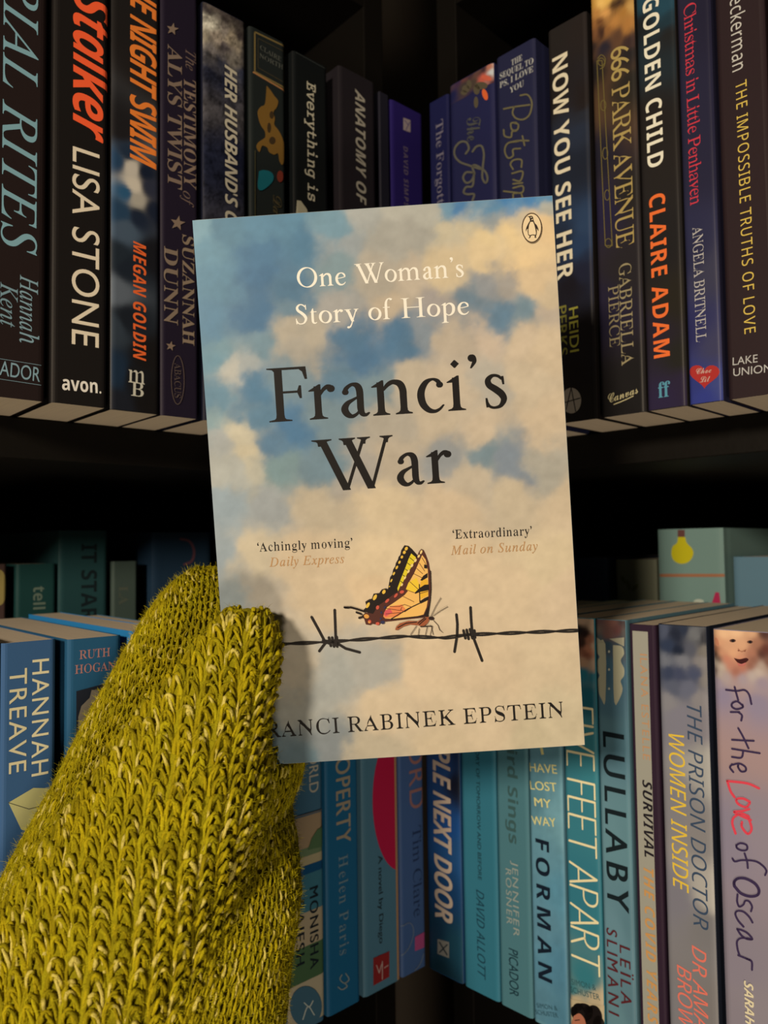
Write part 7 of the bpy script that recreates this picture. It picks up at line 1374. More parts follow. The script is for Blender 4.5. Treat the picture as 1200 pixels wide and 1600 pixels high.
def a_prison(P):
    S = [(1036, 985, 70, 72, 84), (1055, 990, 34, 36, 46), (1070, 985, 42, 46, 58), (1085, 990, 100, 96, 94), (1098, 995, 50, 48, 50), (1045, 1010, 44, 50, 66), (1060, 1015, 30, 34, 46), (1080, 1015, 78, 76, 82), (1100, 1018, 108, 98, 88), (1040, 1032, 100, 98, 102), (1065, 1033, 108, 104, 106), (1095, 1034, 120, 110, 104), (1045, 1050, 52, 56, 72), (1062, 1052, 60, 62, 78), (1085, 1052, 66, 68, 84), (1102, 1058, 116, 106, 98), (1050, 1075, 80, 80, 90), (1075, 1078, 92, 90, 100), (1045, 1095, 122, 114, 112), (1095, 1095, 124, 114, 110), (1060, 1120, 116, 108, 112), (1100, 1130, 118, 108, 108), (1050, 1250, 118, 110, 108), (1105, 1300, 122, 112, 106), (1055, 1400, 112, 104, 106), (1110, 1450, 110, 102, 98), (1060, 1590, 114, 106, 104), (1120, 1590, 112, 102, 96), (1109, 1200, 150, 140, 128), (1113, 1400, 158, 146, 132)]
    band(P, 975, 1620, S, 1070, nx=34, nz=170, p=4.2, warp=.0015, freq=220)
    P.vtext('THE PRISON DOCTOR', 'nsi', 1090, 1102, 1449, 23, (50, 62, 78), name='title_lettering')
    P.vtext('WOMEN INSIDE', 'nsi', 1060.5, 1148, 1391, 24, (206, 164, 50), name='title_lettering')
    P.vtext('DR AMANDA', 'nsi', 1095.5, 1481, 1678, 22, (204, 100, 80), name='author_lettering')
    P.vtext('BROWN', 'nsi', 1071, 1511, 1628, 22, (204, 100, 80), name='author_lettering')


def a_oscar(P):
    S = [(1116, 985, 200, 150, 110), (1130, 990, 215, 165, 122), (1150, 985, 218, 168, 125), (1175, 988, 200, 148, 110), (1193, 990, 70, 42, 38), (1117, 1000, 190, 132, 96), (1125, 1005, 200, 142, 105), (1119, 1012, 120, 72, 52), (1135, 1012, 196, 142, 106), (1160, 1008, 200, 146, 108), (1182, 1005, 150, 100, 76), (1196, 1015, 88, 46, 38), (1117, 1022, 34, 26, 24), (1122, 1030, 60, 44, 38), (1128, 1020, 190, 130, 96), (1145, 1020, 205, 148, 108), (1175, 1020, 160, 104, 80), (1190, 1022, 72, 42, 36), (1135, 1030, 184, 112, 86), (1158, 1032, 196, 130, 98), (1178, 1032, 130, 82, 64), (1118, 1035, 165, 148, 128), (1128, 1042, 175, 155, 135), (1140, 1040, 176, 112, 88), (1160, 1042, 168, 100, 78), (1172, 1040, 130, 80, 62), (1190, 1040, 165, 140, 122), (1200, 1035, 110, 70, 56), (1117, 1048, 90, 72, 66), (1125, 1052, 165, 145, 130), (1150, 1049, 150, 92, 72), (1185, 1050, 178, 155, 138), (1175, 1055, 170, 150, 138), (1135, 1058, 158, 136, 130), (1160, 1060, 152, 132, 132), (1120, 1066, 140, 122, 130), (1190, 1066, 142, 122, 128), (1130, 1085, 130, 114, 128), (1185, 1100, 132, 116, 128), (1130, 1300, 126, 112, 120), (1190, 1300, 132, 116, 120), (1140, 1500, 124, 110, 114), (1190, 1590, 128, 114, 114), (1150, 1590, 124, 110, 112)]
    band(P, 978, 1640, S, 1155, nx=60, nz=330, p=4.0, r0=7)
    pk = (92, 52, 44)
    P.polys([ell(1145, 1001, 5, 2.6), ell(1172, 1003, 4.6, 2.4)], (96, 62, 50), name='printed_eye')
    P.polys([ell(1145.5, 1001, 2.6, 2.6), ell(1172.5, 1003, 2.4, 2.4)], (34, 24, 24), name='printed_eye')
    P.polys([ell(1120, 1003, 3, 7, rot=-.3)], (176, 112, 82), name='printed_ear')
    P.polys([ell(1154.5, 1016.5, 1.6, 1.1), ell(1164, 1017, 1.6, 1.1)], (120, 66, 50), name='printed_nose')
    P.lines([[(1154, 1014), (1159, 1018), (1166, 1015)]], 1.2, (150, 96, 70), name='printed_line', smooth=True)
    P.poly(smooth_line([(1147, 1028), (1156, 1030), (1166, 1028), (1170, 1031), (1162, 1037), (1153, 1035), (1147, 1028)], 3), (58, 22, 22), name='printed_mouth')
    P.poly(smooth_line([(1152, 1035), (1158, 1037.5), (1166, 1035), (1163, 1040), (1155, 1040), (1152, 1035)], 3), (176, 96, 84), name='printed_lip')
    c = lambda x, y: (1100 + x * .2062, 970 + y * .2062)
    d = lambda x, y: (1100 + x * .2, 1280 + y * .2)
    ink1 = (52, 38, 62)
    A = [[c(*p) for p in L] for L in (
        [(170, 522), (250, 530), (310, 524), (345, 560), (362, 630)], [(235, 500), (245, 540), (262, 600)],
        [(295, 640), (255, 610), (218, 622), (215, 650), (250, 668), (295, 655), (295, 635)], [(205, 690), (270, 690)], [(262, 690), (290, 715), (285, 755)],
        [(262, 812), (300, 880), (340, 965)], [(215, 900), (300, 905), (380, 908)],
        [(215, 968), (320, 985), (425, 1002)], [(300, 985), (285, 1035), (215, 1030)], [(215, 1085), (200, 1110), (225, 1145)], [(215, 1090), (270, 1080), (315, 1105), (318, 1135), (285, 1140), (262, 1110), (262, 1090)])]
    A += [[d(*p) for p in L] for L in (
        [(255, 200), (290, 185), (335, 200), (338, 235), (300, 242), (262, 225), (255, 200)],
        [(225, 305), (245, 328), (300, 318), (400, 325), (460, 360), (490, 400), (480, 435)], [(320, 265), (340, 330), (345, 380)],
        [(265, 585), (262, 640), (278, 680), (310, 665), (325, 635), (355, 640), (378, 680), (370, 718)],
        [(312, 838), (270, 790), (248, 740), (262, 715), (310, 720), (355, 760), (382, 805)],
        [(262, 855), (300, 865), (345, 890), (380, 935), (330, 930), (290, 900), (262, 855)], [(380, 935), (300, 925), (262, 950), (265, 1010), (280, 1060)],
        [(270, 1060), (330, 1085), (375, 1110), (378, 1175)], [(330, 1085), (365, 1100)])]
    P.lines(A, 3.2, ink1, name='title_lettering', smooth=True)
    P.lines([[d(*p) for p in [(240, 520), (240, 485), (270, 460), (330, 462), (400, 500), (432, 550), (420, 590), (360, 600), (290, 575), (240, 520)]]], 4.6, ink1, name='title_lettering', smooth=True)
    R = [[c(*p) for p in L] for L in ([(420, 1268), (330, 1230), (180, 1212)], [(180, 1212), (205, 1290), (235, 1335)],
                                      [(350, 1370), (300, 1345), (250, 1350), (262, 1385), (320, 1410), (350, 1380)],
                                      [(345, 1425), (290, 1440), (232, 1446), (285, 1476), (358, 1508)])]
    R += [[d(*p) for p in [(355, -20), (300, -45), (240, -20), (225, 30), (250, 110)]], [d(*p) for p in [(345, -30), (375, 70), (345, 112), (300, 60), (300, 20)]]]
    P.lines(R, 3.8, (200, 58, 68), name='love_lettering', smooth=True)
    P.vtext('SARAH', 'nbi', 1171.5, 1534, 1602, 14, (204, 182, 142), name='author_lettering')


book('R', 667, 720, 1350, .196, (24, 56, 84), 'navy paperback titled People Next Door at the corner', GL2, 'L', a_next)
book('R', 722.5, 776, 1350, .196, (44, 94, 104), 'teal paperback by David Allott beside the navy corner one', GL2, 'L', a_allott)
book('R', 778, 827, 1350, .197, (66, 100, 102), 'grey-green paperback titled Bird Sings, by Jennifer Rosner', GL2, 'L', a_bird)
book('R', 829, 881.5, 1350, .198, (84, 118, 124), 'pale blue paperback lettered Forman in spaced black capitals', GL2, 'L', a_forman)
book('R', 886, 939, 1400, (918, 966), (48, 104, 110), 'teal paperback titled Five Feet Apart with a portrait', GL2, 'L', a_feet)
book('R', 941, 989, 1400, (955, 968), (86, 114, 118), 'grey-blue paperback titled Lullaby with a scalloped collar', GL2, 'L', a_lullaby)
book('R', 994, 1036, 1400, (1005, 976), (44, 28, 38), 'slim cream paperback with plum borders titled Survival', GL2, 'L', a_survival)
book('R', 1040, 1117, 1400, (1068, 977), (30, 32, 40), 'grey paperback titled The Prison Doctor with yellow second line', GL2, 'L', a_prison)
book('R', 1127, 1226, 1400, (1155, 985), (128, 114, 122), 'mauve paperback with a baby photo and handwritten title', GL2, 'L', a_oscar)
book('R', 1232, 1310, 1400, .198, (90, 90, 100), 'grey paperback past the right edge of the photo, lower shelf', GL2, 'L')


# ---- the second row behind, on the lower shelf
GB = 'blurred books standing in the back row'
BK = .150


def a_tell(P):
    P.vtext('tell', 'nb', 61, 916, 952, 18, (70, 76, 62), name='title_lettering')


def a_itsta(P):
    P.vtext('IT STARTS', 'nb', 139, 850, 1005, 24, (14, 20, 20), name='title_lettering')


def a_arc(P):
    P.lines([[(282, 842), (296, 846), (303, 860), (300, 876), (288, 882)]], 3.5, (70, 40, 42), name='printed_arc', smooth=True)
    P.lines([ell(284, 906, 9, 11) + [(293, 906)]], 2, (38, 50, 58), name='printed_ring')


def a_small(P):
    P.vtext('LA', 'serifb', 193, 916, 945, 14, (58, 58, 46), name='title_lettering')


def a_yellow(P):
    P.poly(ell(-1, 918, 12, 28), (110, 92, 48), name='yellow_oval')


def a_bulb(P):
    P.poly(smooth_line([(1059, 839), (1070, 839), (1073, 848), (1082, 858), (1083, 868), (1076, 878), (1064, 881), (1053, 876), (1049, 866), (1051, 854), (1058, 848), (1059, 839)], 3), (140, 124, 14), name='printed_bulb')
    P.poly([(1059, 828), (1070, 828), (1070, 839), (1059, 839)], (72, 42, 36), name='bulb_cap')
    P.lines([[(1032, 899), (1130, 899)]], 5, (112, 72, 48), name='copper_line')
    P.poly([(1112, 944), (1118, 925), (1124, 926), (1126, 944)], (122, 26, 50), name='pink_shape')
    P.poly(ell(1092, 940, 8, 4), (128, 126, 108), name='cream_shape')


def a_leaf(P):
    P.polys([ell(974, 906, 3, 7, rot=-.5), ell(982, 914, 3, 9, rot=-.3), ell(992, 918, 3, 7, rot=.8)], (66, 62, 36), name='printed_leaf')


def bb(side, xl, xr, ytop, col, label, art=None, extra=0, D=.13):
    book(side, xl, xr, 900, ((xl + xr) / 2, ytop), col, label, GB, 'B', art, back=BK + extra, D=D)


GAINB = GAIN['B']
bb('L', -40, 11, 882, (52, 36, 30), 'dim brown book with a yellow oval, back row far left', a_yellow)
bb('L', 26, 88, 881, (18, 40, 36), 'dim green book lettered tell in the back row', a_tell)
bb('L', 92, 168, 829, (24, 44, 42), 'tall dark teal book lettered It Starts in the back row', a_itsta)
bb('L', 176, 215, 877, (46, 52, 44), 'short grey-green book in the back row beside the tall teal one', a_small)
bb('L', 238, 330, 832, (20, 32, 42), 'tall navy book with a red arc, back row by the mitten', a_arc)
bb('R', 902, 948, 871, (38, 44, 56), 'dim slate book in the back row beside the held book', None)
bb('R', 962, 1026, 874, (84, 80, 62), 'olive-cream book with a leaf sprig in the back row', a_leaf)
bb('R', 1029, 1132, 826, (82, 96, 86), 'tall mint book with a yellow light bulb in the back row', a_bulb)
bb('R', 1146, 1240, 870, (66, 84, 90), 'pale blue book in the back row at the right edge', None)
# ------------------------------------------------------------------ the book in the hand
def _rot(wv):
    th = np.linalg.norm(wv)
    k = np.array(wv) / th
    Km = np.array([[0, -k[2], k[1]], [k[2], 0, -k[0]], [-k[1], k[0], 0]])
    return np.eye(3) + math.sin(th) * Km + (1 - math.cos(th)) * Km @ Km


HM = _rot((0.07453147, -0.05197631, -0.00862396))
HC = np.array([0.00230406, 0.2734011, 0.02243649 + EYE])
HW, HH, HT = .1277, .1961, .019
HBASE = HC + HM @ np.array([-HW / 2, 0, -HH / 2])      # lower left corner of the front cover
hroot = empty('paperback', (0, 0, 0), 0, "held paperback Franci's War with clouds, butterfly and barbed wire", 'book')
hroot.matrix_world = Matrix([[*HM[0], HBASE[0]], [*HM[1], HBASE[1]], [*HM[2], HBASE[2]], [0, 0, 0, 1]])


def hp2(px, py):
    r = ray(px, py)
    n = HM[:, 1]
    t = ((HBASE - CAM0) @ n) / (r @ n)
    q = HM.T @ (CAM0 + r * t - HBASE)
    return float(q[0]), float(q[2])


def h3(x, z, lift):
    return (min(HW, max(.0001, x)), -lift, min(HH, max(0, z)))


# cover wrap: spine on the left, front board, back board, seen from above
prof = []
r = .0016
for t in np.linspace(0, math.pi / 2, 5):
    prof.append((r - r * math.cos(t), r - r * math.sin(t)))
back = [(x, HT - y) for x, y in prof][::-1]
out = [(HW, HT)] + [(HW * .5, HT)] + back + prof + [(HW * .5, 0), (HW, 0)]
th = .0004
inn = [(HW, HT - th), (HW * .5, HT - th)] + [(x + th, y - th * (1 if y > HT / 2 else 0) + 0) for x, y in back] + [(x + th, y + th) for x, y in prof] + [(HW * .5, th), (HW, th)]
m = len(out)
V = [(x, y, z) for z in (0, HH) for x, y in out + inn]
s = 2 * m
F = []
for i in range(m - 1):
    F += [(i, i + 1, s + i + 1, s + i), (m + i + 1, m + i, s + m + i, s + m + i + 1), (i + 1, i, m + i, m + i + 1), (s + i, s + i + 1, s + m + i + 1, s + m + i)]
F += [(0, s, s + m, m), (m - 1, 2 * m - 1, s + 2 * m - 1, s + m - 1)]
link_mesh('cover', V, F, mat('laminated_cover', rough=.45, col=K((150, 150, 140), 'held'), bump=.05, bscale=400, spec=.25), hroot)
V, F = boxm(.001, HW - .0008, .0006, HT - .0006, .0004, HH - .0004)
link_mesh('page_block', V, F, PAPER, hroot)

H = Press(hroot, hp2, h3, 'held', .00002)
SKY = [(305, 345, 128, 152, 165), (350, 350, 98, 128, 148), (400, 350, 95, 126, 148), (450, 345, 95, 126, 148), (520, 340, 122, 142, 155), (570, 335, 168, 162, 150), (620, 335, 178, 168, 150), (670, 330, 178, 168, 150), (700, 322, 120, 145, 165), (720, 318, 82, 122, 165), (745, 322, 110, 140, 165), (790, 312, 75, 120, 165), (810, 330, 88, 128, 165), (835, 308, 80, 124, 168), (858, 308, 95, 135, 168), (862, 325, 180, 170, 150), (740, 335, 160, 162, 158), (775, 335, 95, 130, 160), (775, 350, 150, 150, 145),
       (320, 390, 108, 137, 155), (400, 390, 80, 112, 140), (470, 380, 85, 116, 140), (540, 375, 150, 150, 145), (600, 375, 166, 156, 140), (650, 370, 166, 156, 140), (700, 355, 198, 178, 145), (735, 350, 200, 178, 142), (760, 375, 222, 190, 140), (800, 370, 232, 196, 142), (850, 360, 230, 190, 138), (815, 350, 205, 180, 145),
       (320, 440, 100, 130, 150), (400, 430, 75, 106, 135), (450, 450, 85, 112, 135), (520, 430, 132, 140, 144), (580, 430, 172, 156, 135), (640, 430, 188, 166, 140), (700, 420, 208, 180, 140), (760, 410, 220, 188, 142), (820, 400, 232, 194, 142), (760, 447, 148, 144, 140), (800, 440, 165, 152, 138), (840, 435, 215, 182, 140),
       (330, 500, 95, 125, 148), (400, 490, 75, 106, 135), (450, 490, 110, 126, 140), (520, 480, 162, 152, 140), (600, 480, 188, 164, 135), (680, 480, 165, 150, 138), (740, 470, 120, 128, 140), (780, 490, 108, 126, 145), (820, 485, 125, 135, 145), (860, 480, 190, 168, 145), (860, 460, 205, 178, 142),
       (330, 560, 110, 136, 150), (365, 578, 182, 172, 155), (385, 565, 160, 158, 150), (345, 545, 120, 140, 150), (400, 540, 118, 134, 145), (450, 520, 175, 158, 135), (490, 525, 175, 158, 135), (470, 545, 168, 154, 135), (540, 520, 84, 110, 135), (560, 545, 82, 108, 135), (610, 525, 86, 112, 138), (630, 540, 90, 114, 138), (665, 520, 132, 136, 138), (700, 530, 188, 166, 140), (760, 520, 198, 172, 145), (820, 530, 204, 177, 145), (860, 540, 208, 180, 145),
       (340, 620, 106, 131, 148), (400, 600, 84, 115, 140), (450, 600, 122, 132, 140), (520, 590, 100, 120, 138), (580, 600, 122, 131, 138), (640, 590, 188, 167, 140), (700, 600, 198, 174, 145), (760, 600, 180, 165, 145), (830, 600, 202, 177, 145),
       (335, 660, 140, 150, 152), (345, 690, 165, 160, 150), (375, 680, 195, 178, 148), (400, 650, 95, 121, 142), (450, 670, 80, 111, 140), (425, 700, 95, 118, 140), (520, 660, 122, 131, 138), (600, 660, 172, 156, 135), (680, 660, 192, 169, 140), (750, 670, 202, 176, 145), (850, 660, 207, 179, 145),
       (350, 740, 172, 165, 150), (390, 710, 200, 180, 146), (400, 735, 180, 168, 145), (440, 730, 128, 139, 140), (500, 730, 118, 129, 138), (560, 740, 165, 151, 135), (620, 720, 182, 161, 135), (700, 720, 148, 144, 138), (760, 710, 126, 132, 138), (800, 725, 130, 134, 138), (850, 735, 175, 162, 142), (740, 745, 190, 168, 140),
       (350, 790, 150, 156, 155), (420, 790, 155, 152, 145), (500, 790, 190, 168, 138), (600, 790, 208, 180, 142), (700, 780, 204, 175, 140), (800, 780, 198, 174, 142), (880, 790, 208, 180, 145),
       (355, 860, 150, 153, 150), (400, 870, 194, 172, 140), (480, 870, 203, 174, 138), (600, 870, 210, 180, 140), (720, 890, 207, 177, 140), (850, 870, 207, 180, 142),
       (360, 930, 145, 146, 140), (400, 930, 168, 152, 132), (500, 930, 198, 170, 135), (600, 930, 207, 174, 134), (800, 930, 203, 174, 138), (890, 930, 203, 174, 140),
       (450, 1050, 172, 154, 130), (520, 1060, 148, 142, 130), (580, 1055, 155, 146, 132), (650, 1050, 192, 164, 130), (750, 1050, 192, 164, 130), (850, 1050, 192, 166, 132),
       (450, 1110, 148, 140, 125), (600, 1100, 182, 157, 125), (750, 1130, 182, 157, 125), (880, 1130, 178, 157, 125),
       (440, 1150, 95, 102, 106), (450, 1180, 85, 96, 102), (520, 1165, 110, 110, 106), (580, 1160, 160, 142, 116), (700, 1160, 176, 152, 120), (850, 1155, 172, 152, 120), (370, 1190, 100, 110, 115)]
SKY = [(x, y, *[min(255, c * (1 + .16 * max(0, y - 820) / 350)) for c in k]) for x, y, *k in SKY]  # sampled colours hold some light falloff; the lower ones are lifted against it
SKY = [(x, y, r_ * (.95 if b_ > r_ + 8 else 1), g_, b_ * (.97 if b_ > r_ + 8 else 1)) for x, y, r_, g_, b_ in SKY]
H.picture(.0001, HW - .0001, .0001, HH - .0001, SKY, warp=.0065, nx=230, nz=350, p=5.0, freq=95, grain=.09, r0=12, name='cloud_picture', seed=21, rough=.42)
WHITE = (246, 226, 198)
INK = (25, 21, 19)
H.htext('One Woman’s', 'gar', 465, 450, 725, 432.5, 31, WHITE, sp=1.05, name='tagline_lettering')
H.htext('Story of Hope', 'gar', 463, 507.5, 733, 491, 31, WHITE, sp=1.05, name='tagline_lettering')
H.htext('Franci’s', 'gar', 421, 660, 793, 636.5, 84, INK, sp=1.04, name='title_lettering')
H.htext('War', 'gar', 492, 768, 708, 753.5, 80, INK, sp=1.05, name='title_lettering')
H.htext('‘Achingly moving’', 'serifm', 402.5, 862, 551, 854.5, 14, INK, sp=1.1, name='quote_lettering')
H.htext('Daily Express', 'it', 421, 885.5, 538, 879.5, 14, (186, 134, 84), sp=1.1, name='quote_lettering')
H.htext('‘Extraordinary’', 'serifm', 707.5, 842, 831, 836, 14, INK, sp=1.1, name='quote_lettering')
H.htext('Mail on Sunday', 'it', 704.5, 867, 840, 859.5, 14, (186, 134, 84), sp=1.1, name='quote_lettering')
H.htext('FRANCI RABINEK EPSTEIN', 'serif', 393, 1154.5, 880.5, 1120, 24, INK, sp=1.08, name='author_lettering')

# barbed wire
WIRE = (38, 32, 28)
wy = lambda x: np.interp(x, [362, 432, 524, 632, 695, 731, 785, 904, 914], [1010, 1007, 1002, 994, 996.5, 991.5, 989.5, 984.8, 984.4])
xs = np.arange(362, 913, 2.0)
tw = lambda x, s: 1.7 * s * math.sin((x - 362) / 46 * math.pi)
H.lines([[(x, wy(x) + tw(x, 1)) for x in xs]], 2.9, WIRE, name='printed_wire')
H.lines([[(x, wy(x) + tw(x, -1)) for x in xs]], 2.9, WIRE, name='printed_wire')
for barb in ([[(487, 964), (498, 984), (507, 1001), (524, 1003)], [(499, 1017), (508, 1005), (516, 1001)], [(523, 953), (524, 980), (525, 1008)], [(524, 1003), (540, 1013), (562, 1019)], [(505, 1000), (514, 1005)], [(514, 996), (517, 1009)], [(519, 996), (522, 1010)], [(526, 995), (527, 1010)]],
             [[(713, 960), (714.5, 975), (714, 993), (710, 1018)], [(735, 949), (736, 970), (738, 992), (753, 1032)], [(714, 993), (738, 991)], [(724, 985), (727, 997)], [(729, 984), (732, 998)], [(734, 983), (738, 997)], [(741, 985), (742, 996)]]):
    H.lines(barb, 4.2, WIRE, name='printed_barb')

# swallowtail butterfly
B = lambda pts: [(530 + x * .20833, 840 + y * .20833) for x, y in pts]
BLK = (36, 26, 22)
H.poly(B([(490, 57), (520, 62), (545, 85), (585, 130), (600, 180), (560, 260), (500, 360), (440, 430), (340, 540), (255, 580), (190, 552), (183, 540), (205, 520), (196, 480), (225, 462), (245, 458), (258, 420), (300, 415), (320, 388), (350, 380), (366, 385), (372, 350), (382, 296), (398, 275), (404, 240), (420, 215), (425, 190), (440, 165), (445, 145), (458, 130), (465, 95)]), BLK, name='butterfly_wing')
H.poly(B([(540, 118), (575, 148), (570, 180), (530, 240), (490, 310), (455, 380), (440, 400), (436, 380), (462, 310), (500, 215), (520, 160)]), (226, 192, 40), name='wing_yellow')
H.lines([B(l) for l in ([(530, 150), (560, 175)], [(512, 190), (545, 215)], [(495, 235), (525, 255)], [(478, 280), (505, 300)], [(460, 325), (485, 345)])], 1.0, BLK, name='wing_vein')
H.polys([B(ell(x, y, a, b, 12, .5)) for x, y, a, b in ((503, 82, 11, 15), (488, 110, 11, 13), (470, 145, 9, 12), (452, 184, 8, 13), (432, 223, 8, 15), (410, 269, 7, 14), (391, 321, 6, 14), (377, 366, 4, 6), (335, 406, 12, 17), (268, 447, 12, 24), (215, 506, 11, 24))], (232, 178, 64), name='wing_spots')
H.poly(B([(615, 85), (632, 92), (650, 130), (672, 190), (682, 260), (686, 380), (682, 460), (672, 540), (658, 592), (600, 602), (500, 612), (390, 625), (320, 632), (300, 655), (250, 645), (235, 655), (200, 650), (188, 610), (165, 590), (200, 560), (255, 570), (290, 510), (350, 470), (400, 430), (440, 405), (455, 370), (480, 330), (510, 270), (545, 215), (580, 150), (598, 105)]), (84, 44, 34), name='butterfly_wing')
H.poly(B([(622, 130), (648, 165), (664, 240), (668, 330), (668, 440), (655, 520), (632, 575), (560, 595), (400, 608), (345, 605), (330, 590), (338, 560), (360, 520), (420, 480), (490, 430), (515, 400), (500, 385), (520, 340), (560, 270), (600, 180)]), (240, 178, 92), name='wing_cream')
H.poly(B([(520, 335), (580, 300), (600, 350), (590, 410), (520, 400), (500, 385)]), (240, 190, 50), name='wing_yellow')
H.poly(B([(620, 290), (664, 320), (666, 430), (610, 460), (600, 390)]), (236, 170, 44), name='wing_yellow')
H.poly(B([(338, 560), (380, 515), (470, 500), (500, 540), (440, 590), (345, 603), (330, 590)]), (232, 128, 72), name='wing_orange')
H.poly(B([(334, 575), (345, 545), (380, 530), (400, 560), (350, 590)]), (214, 84, 84), name='wing_pink')
H.polys([B(p) for p in ([(608, 318), (630, 285), (662, 264), (662, 298), (620, 322)], [(566, 412), (600, 378), (640, 352), (672, 350), (674, 392), (610, 405), (570, 420)], [(600, 478), (640, 452), (672, 438), (668, 466), (610, 494)], [(636, 580), (655, 540), (674, 500), (672, 545), (660, 592)], [(636, 200), (658, 205), (660, 232), (636, 228)])], BLK, name='wing_stripes')
H.lines([B(l) for l in ([(684, 250), (688, 380), (682, 470), (664, 590)], [(600, 350), (604, 480)], [(604, 490), (520, 530), (390, 608)], [(390, 612), (500, 600), (640, 585)])], 1.5, BLK, name='wing_vein')
H.lines([B(l) for l in ([(560, 270), (620, 300)], [(580, 230), (625, 270)], [(600, 190), (640, 250)], [(620, 150), (650, 200)], [(530, 330), (590, 385)], [(505, 390), (570, 415)], [(355, 530), (460, 545)], [(350, 570), (470, 560)], [(380, 515), (450, 515), (490, 500), (545, 520), (490, 555), (460, 540), (470, 520)], [(480, 440), (560, 480)], [(600, 420), (665, 400)])], .8, (96, 52, 34), name='wing_vein')
H.polys([B(ell(x, y, a, b, 12, r_)) for x, y, a, b, r_ in ((614, 108, 8, 16, .4), (596, 138, 8, 13, .5), (571, 170, 9, 14, .5), (545, 208, 9, 14, .5), (519, 252, 8, 14, .5), (493, 300, 7, 13, .5), (470, 352, 7, 12, .5))], (238, 196, 120), name='wing_spots')
H.polys([B(ell(x, y, a, b, 12, r_)) for x, y, a, b, r_ in ((470, 406, 17, 12, -.3), (425, 432, 20, 9, -.9), (360, 472, 20, 10, -.8), (288, 522, 12, 16, .3), (288, 643, 15, 12, 0), (228, 628, 13, 14, 0))], (204, 84, 62), name='wing_spots')
H.polys([B(ell(x, y, a, b, 12, r_)) for x, y, a, b, r_ in ((205, 588, 20, 16, .3), (225, 632, 8, 8, 0))], (224, 150, 66), name='wing_spots')
H.polys([B(ell(x, y, a, b, 12, r_)) for x, y, a, b, r_ in ((326, 633, 16, 13, 0), (312, 606, 8, 8, 0), (316, 560, 7, 10, 0), (342, 520, 7, 12, .6))], (52, 50, 74), name='wing_spots')
H.lines([B(l) for l in ([(42, 522), (90, 521), (140, 535), (190, 552)], [(40, 521), (70, 523)], [(130, 558), (165, 570)], [(150, 600), (180, 590)])], 3.2, BLK, name='wing_tail')
H.poly(B([(418, 690), (428, 665), (455, 640), (520, 622), (590, 625), (630, 600), (670, 590), (680, 605), (662, 640), (625, 668), (590, 655), (530, 650), (480, 664), (440, 690)]), (160, 84, 50), name='butterfly_body')
H.lines([B(l) for l in ([(440, 672), (500, 640), (580, 630)], [(600, 650), (650, 605)], [(610, 665), (690, 660)], [(590, 640), (640, 600)])], 1.6, BLK, name='body_stripe')
H.poly(B(ell(690, 602, 21, 14)), (48, 30, 26), name='butterfly_head')
H.lines([B(l) for l in ([(690, 582), (725, 510), (762, 450)], [(705, 582), (760, 545), (812, 515)], [(705, 618), (740, 655), (752, 690), (775, 708)], [(580, 660), (535, 725)], [(600, 680), (592, 735)], [(660, 665), (645, 735)], [(700, 660), (680, 735)], [(690, 665), (704, 725)])], .9, (70, 50, 38), name='butterfly_leg')

# the publisher's oval with its penguin
G = lambda pts: [(800 + x * .05, 320 + y * .05) for x, y in pts]
H.poly(G(ell(608, 742, 300, 450, 40)), (236, 200, 150), name='publisher_oval')
H.lines([G(ell(608, 742, 300, 450, 40) + [(908, 742)])], 1.5, (66, 44, 30), name='oval_rim')
PK = (50, 38, 30)
H.poly(G([(450, 392), (530, 380), (590, 368), (630, 385), (650, 440), (665, 520), (700, 600), (760, 660), (805, 760), (820, 850), (790, 820), (755, 760), (765, 880), (755, 960), (735, 1000), (745, 1060), (690, 1050), (700, 985), (620, 975), (570, 1000), (560, 1050), (500, 1080), (540, 1010), (490, 960), (472, 860), (478, 770), (445, 800), (425, 870), (415, 810), (440, 720), (500, 600), (550, 520), (535, 440), (510, 405)]), PK, name='penguin_mark')
H.poly(G([(560, 560), (640, 555), (680, 640), (715, 780), (735, 900), (725, 960), (630, 950), (540, 975), (505, 940), (500, 800), (520, 660)]), (238, 202, 152), name='penguin_belly')
H.polys([G(ell(585, 420, 24, 14)), G([(590, 490), (640, 465), (630, 500), (600, 515)])], (238, 202, 152), name='penguin_belly')
# ------------------------------------------------------------------ the knitted mitten holding the book
# worked in a frame of its own: x to the right, y away from the lens, z up
MF = Matrix(((CR[0], CF[0], CU[0], CAM0[0]), (CR[1], CF[1], CU[1], CAM0[1]), (CR[2], CF[2], CU[2], CAM0[2]), (0, 0, 0, 1)))
MX = lambda px, d: (px - 600) / FPX * d
MZ = lambda py, d: -(py - 800) / FPX * d
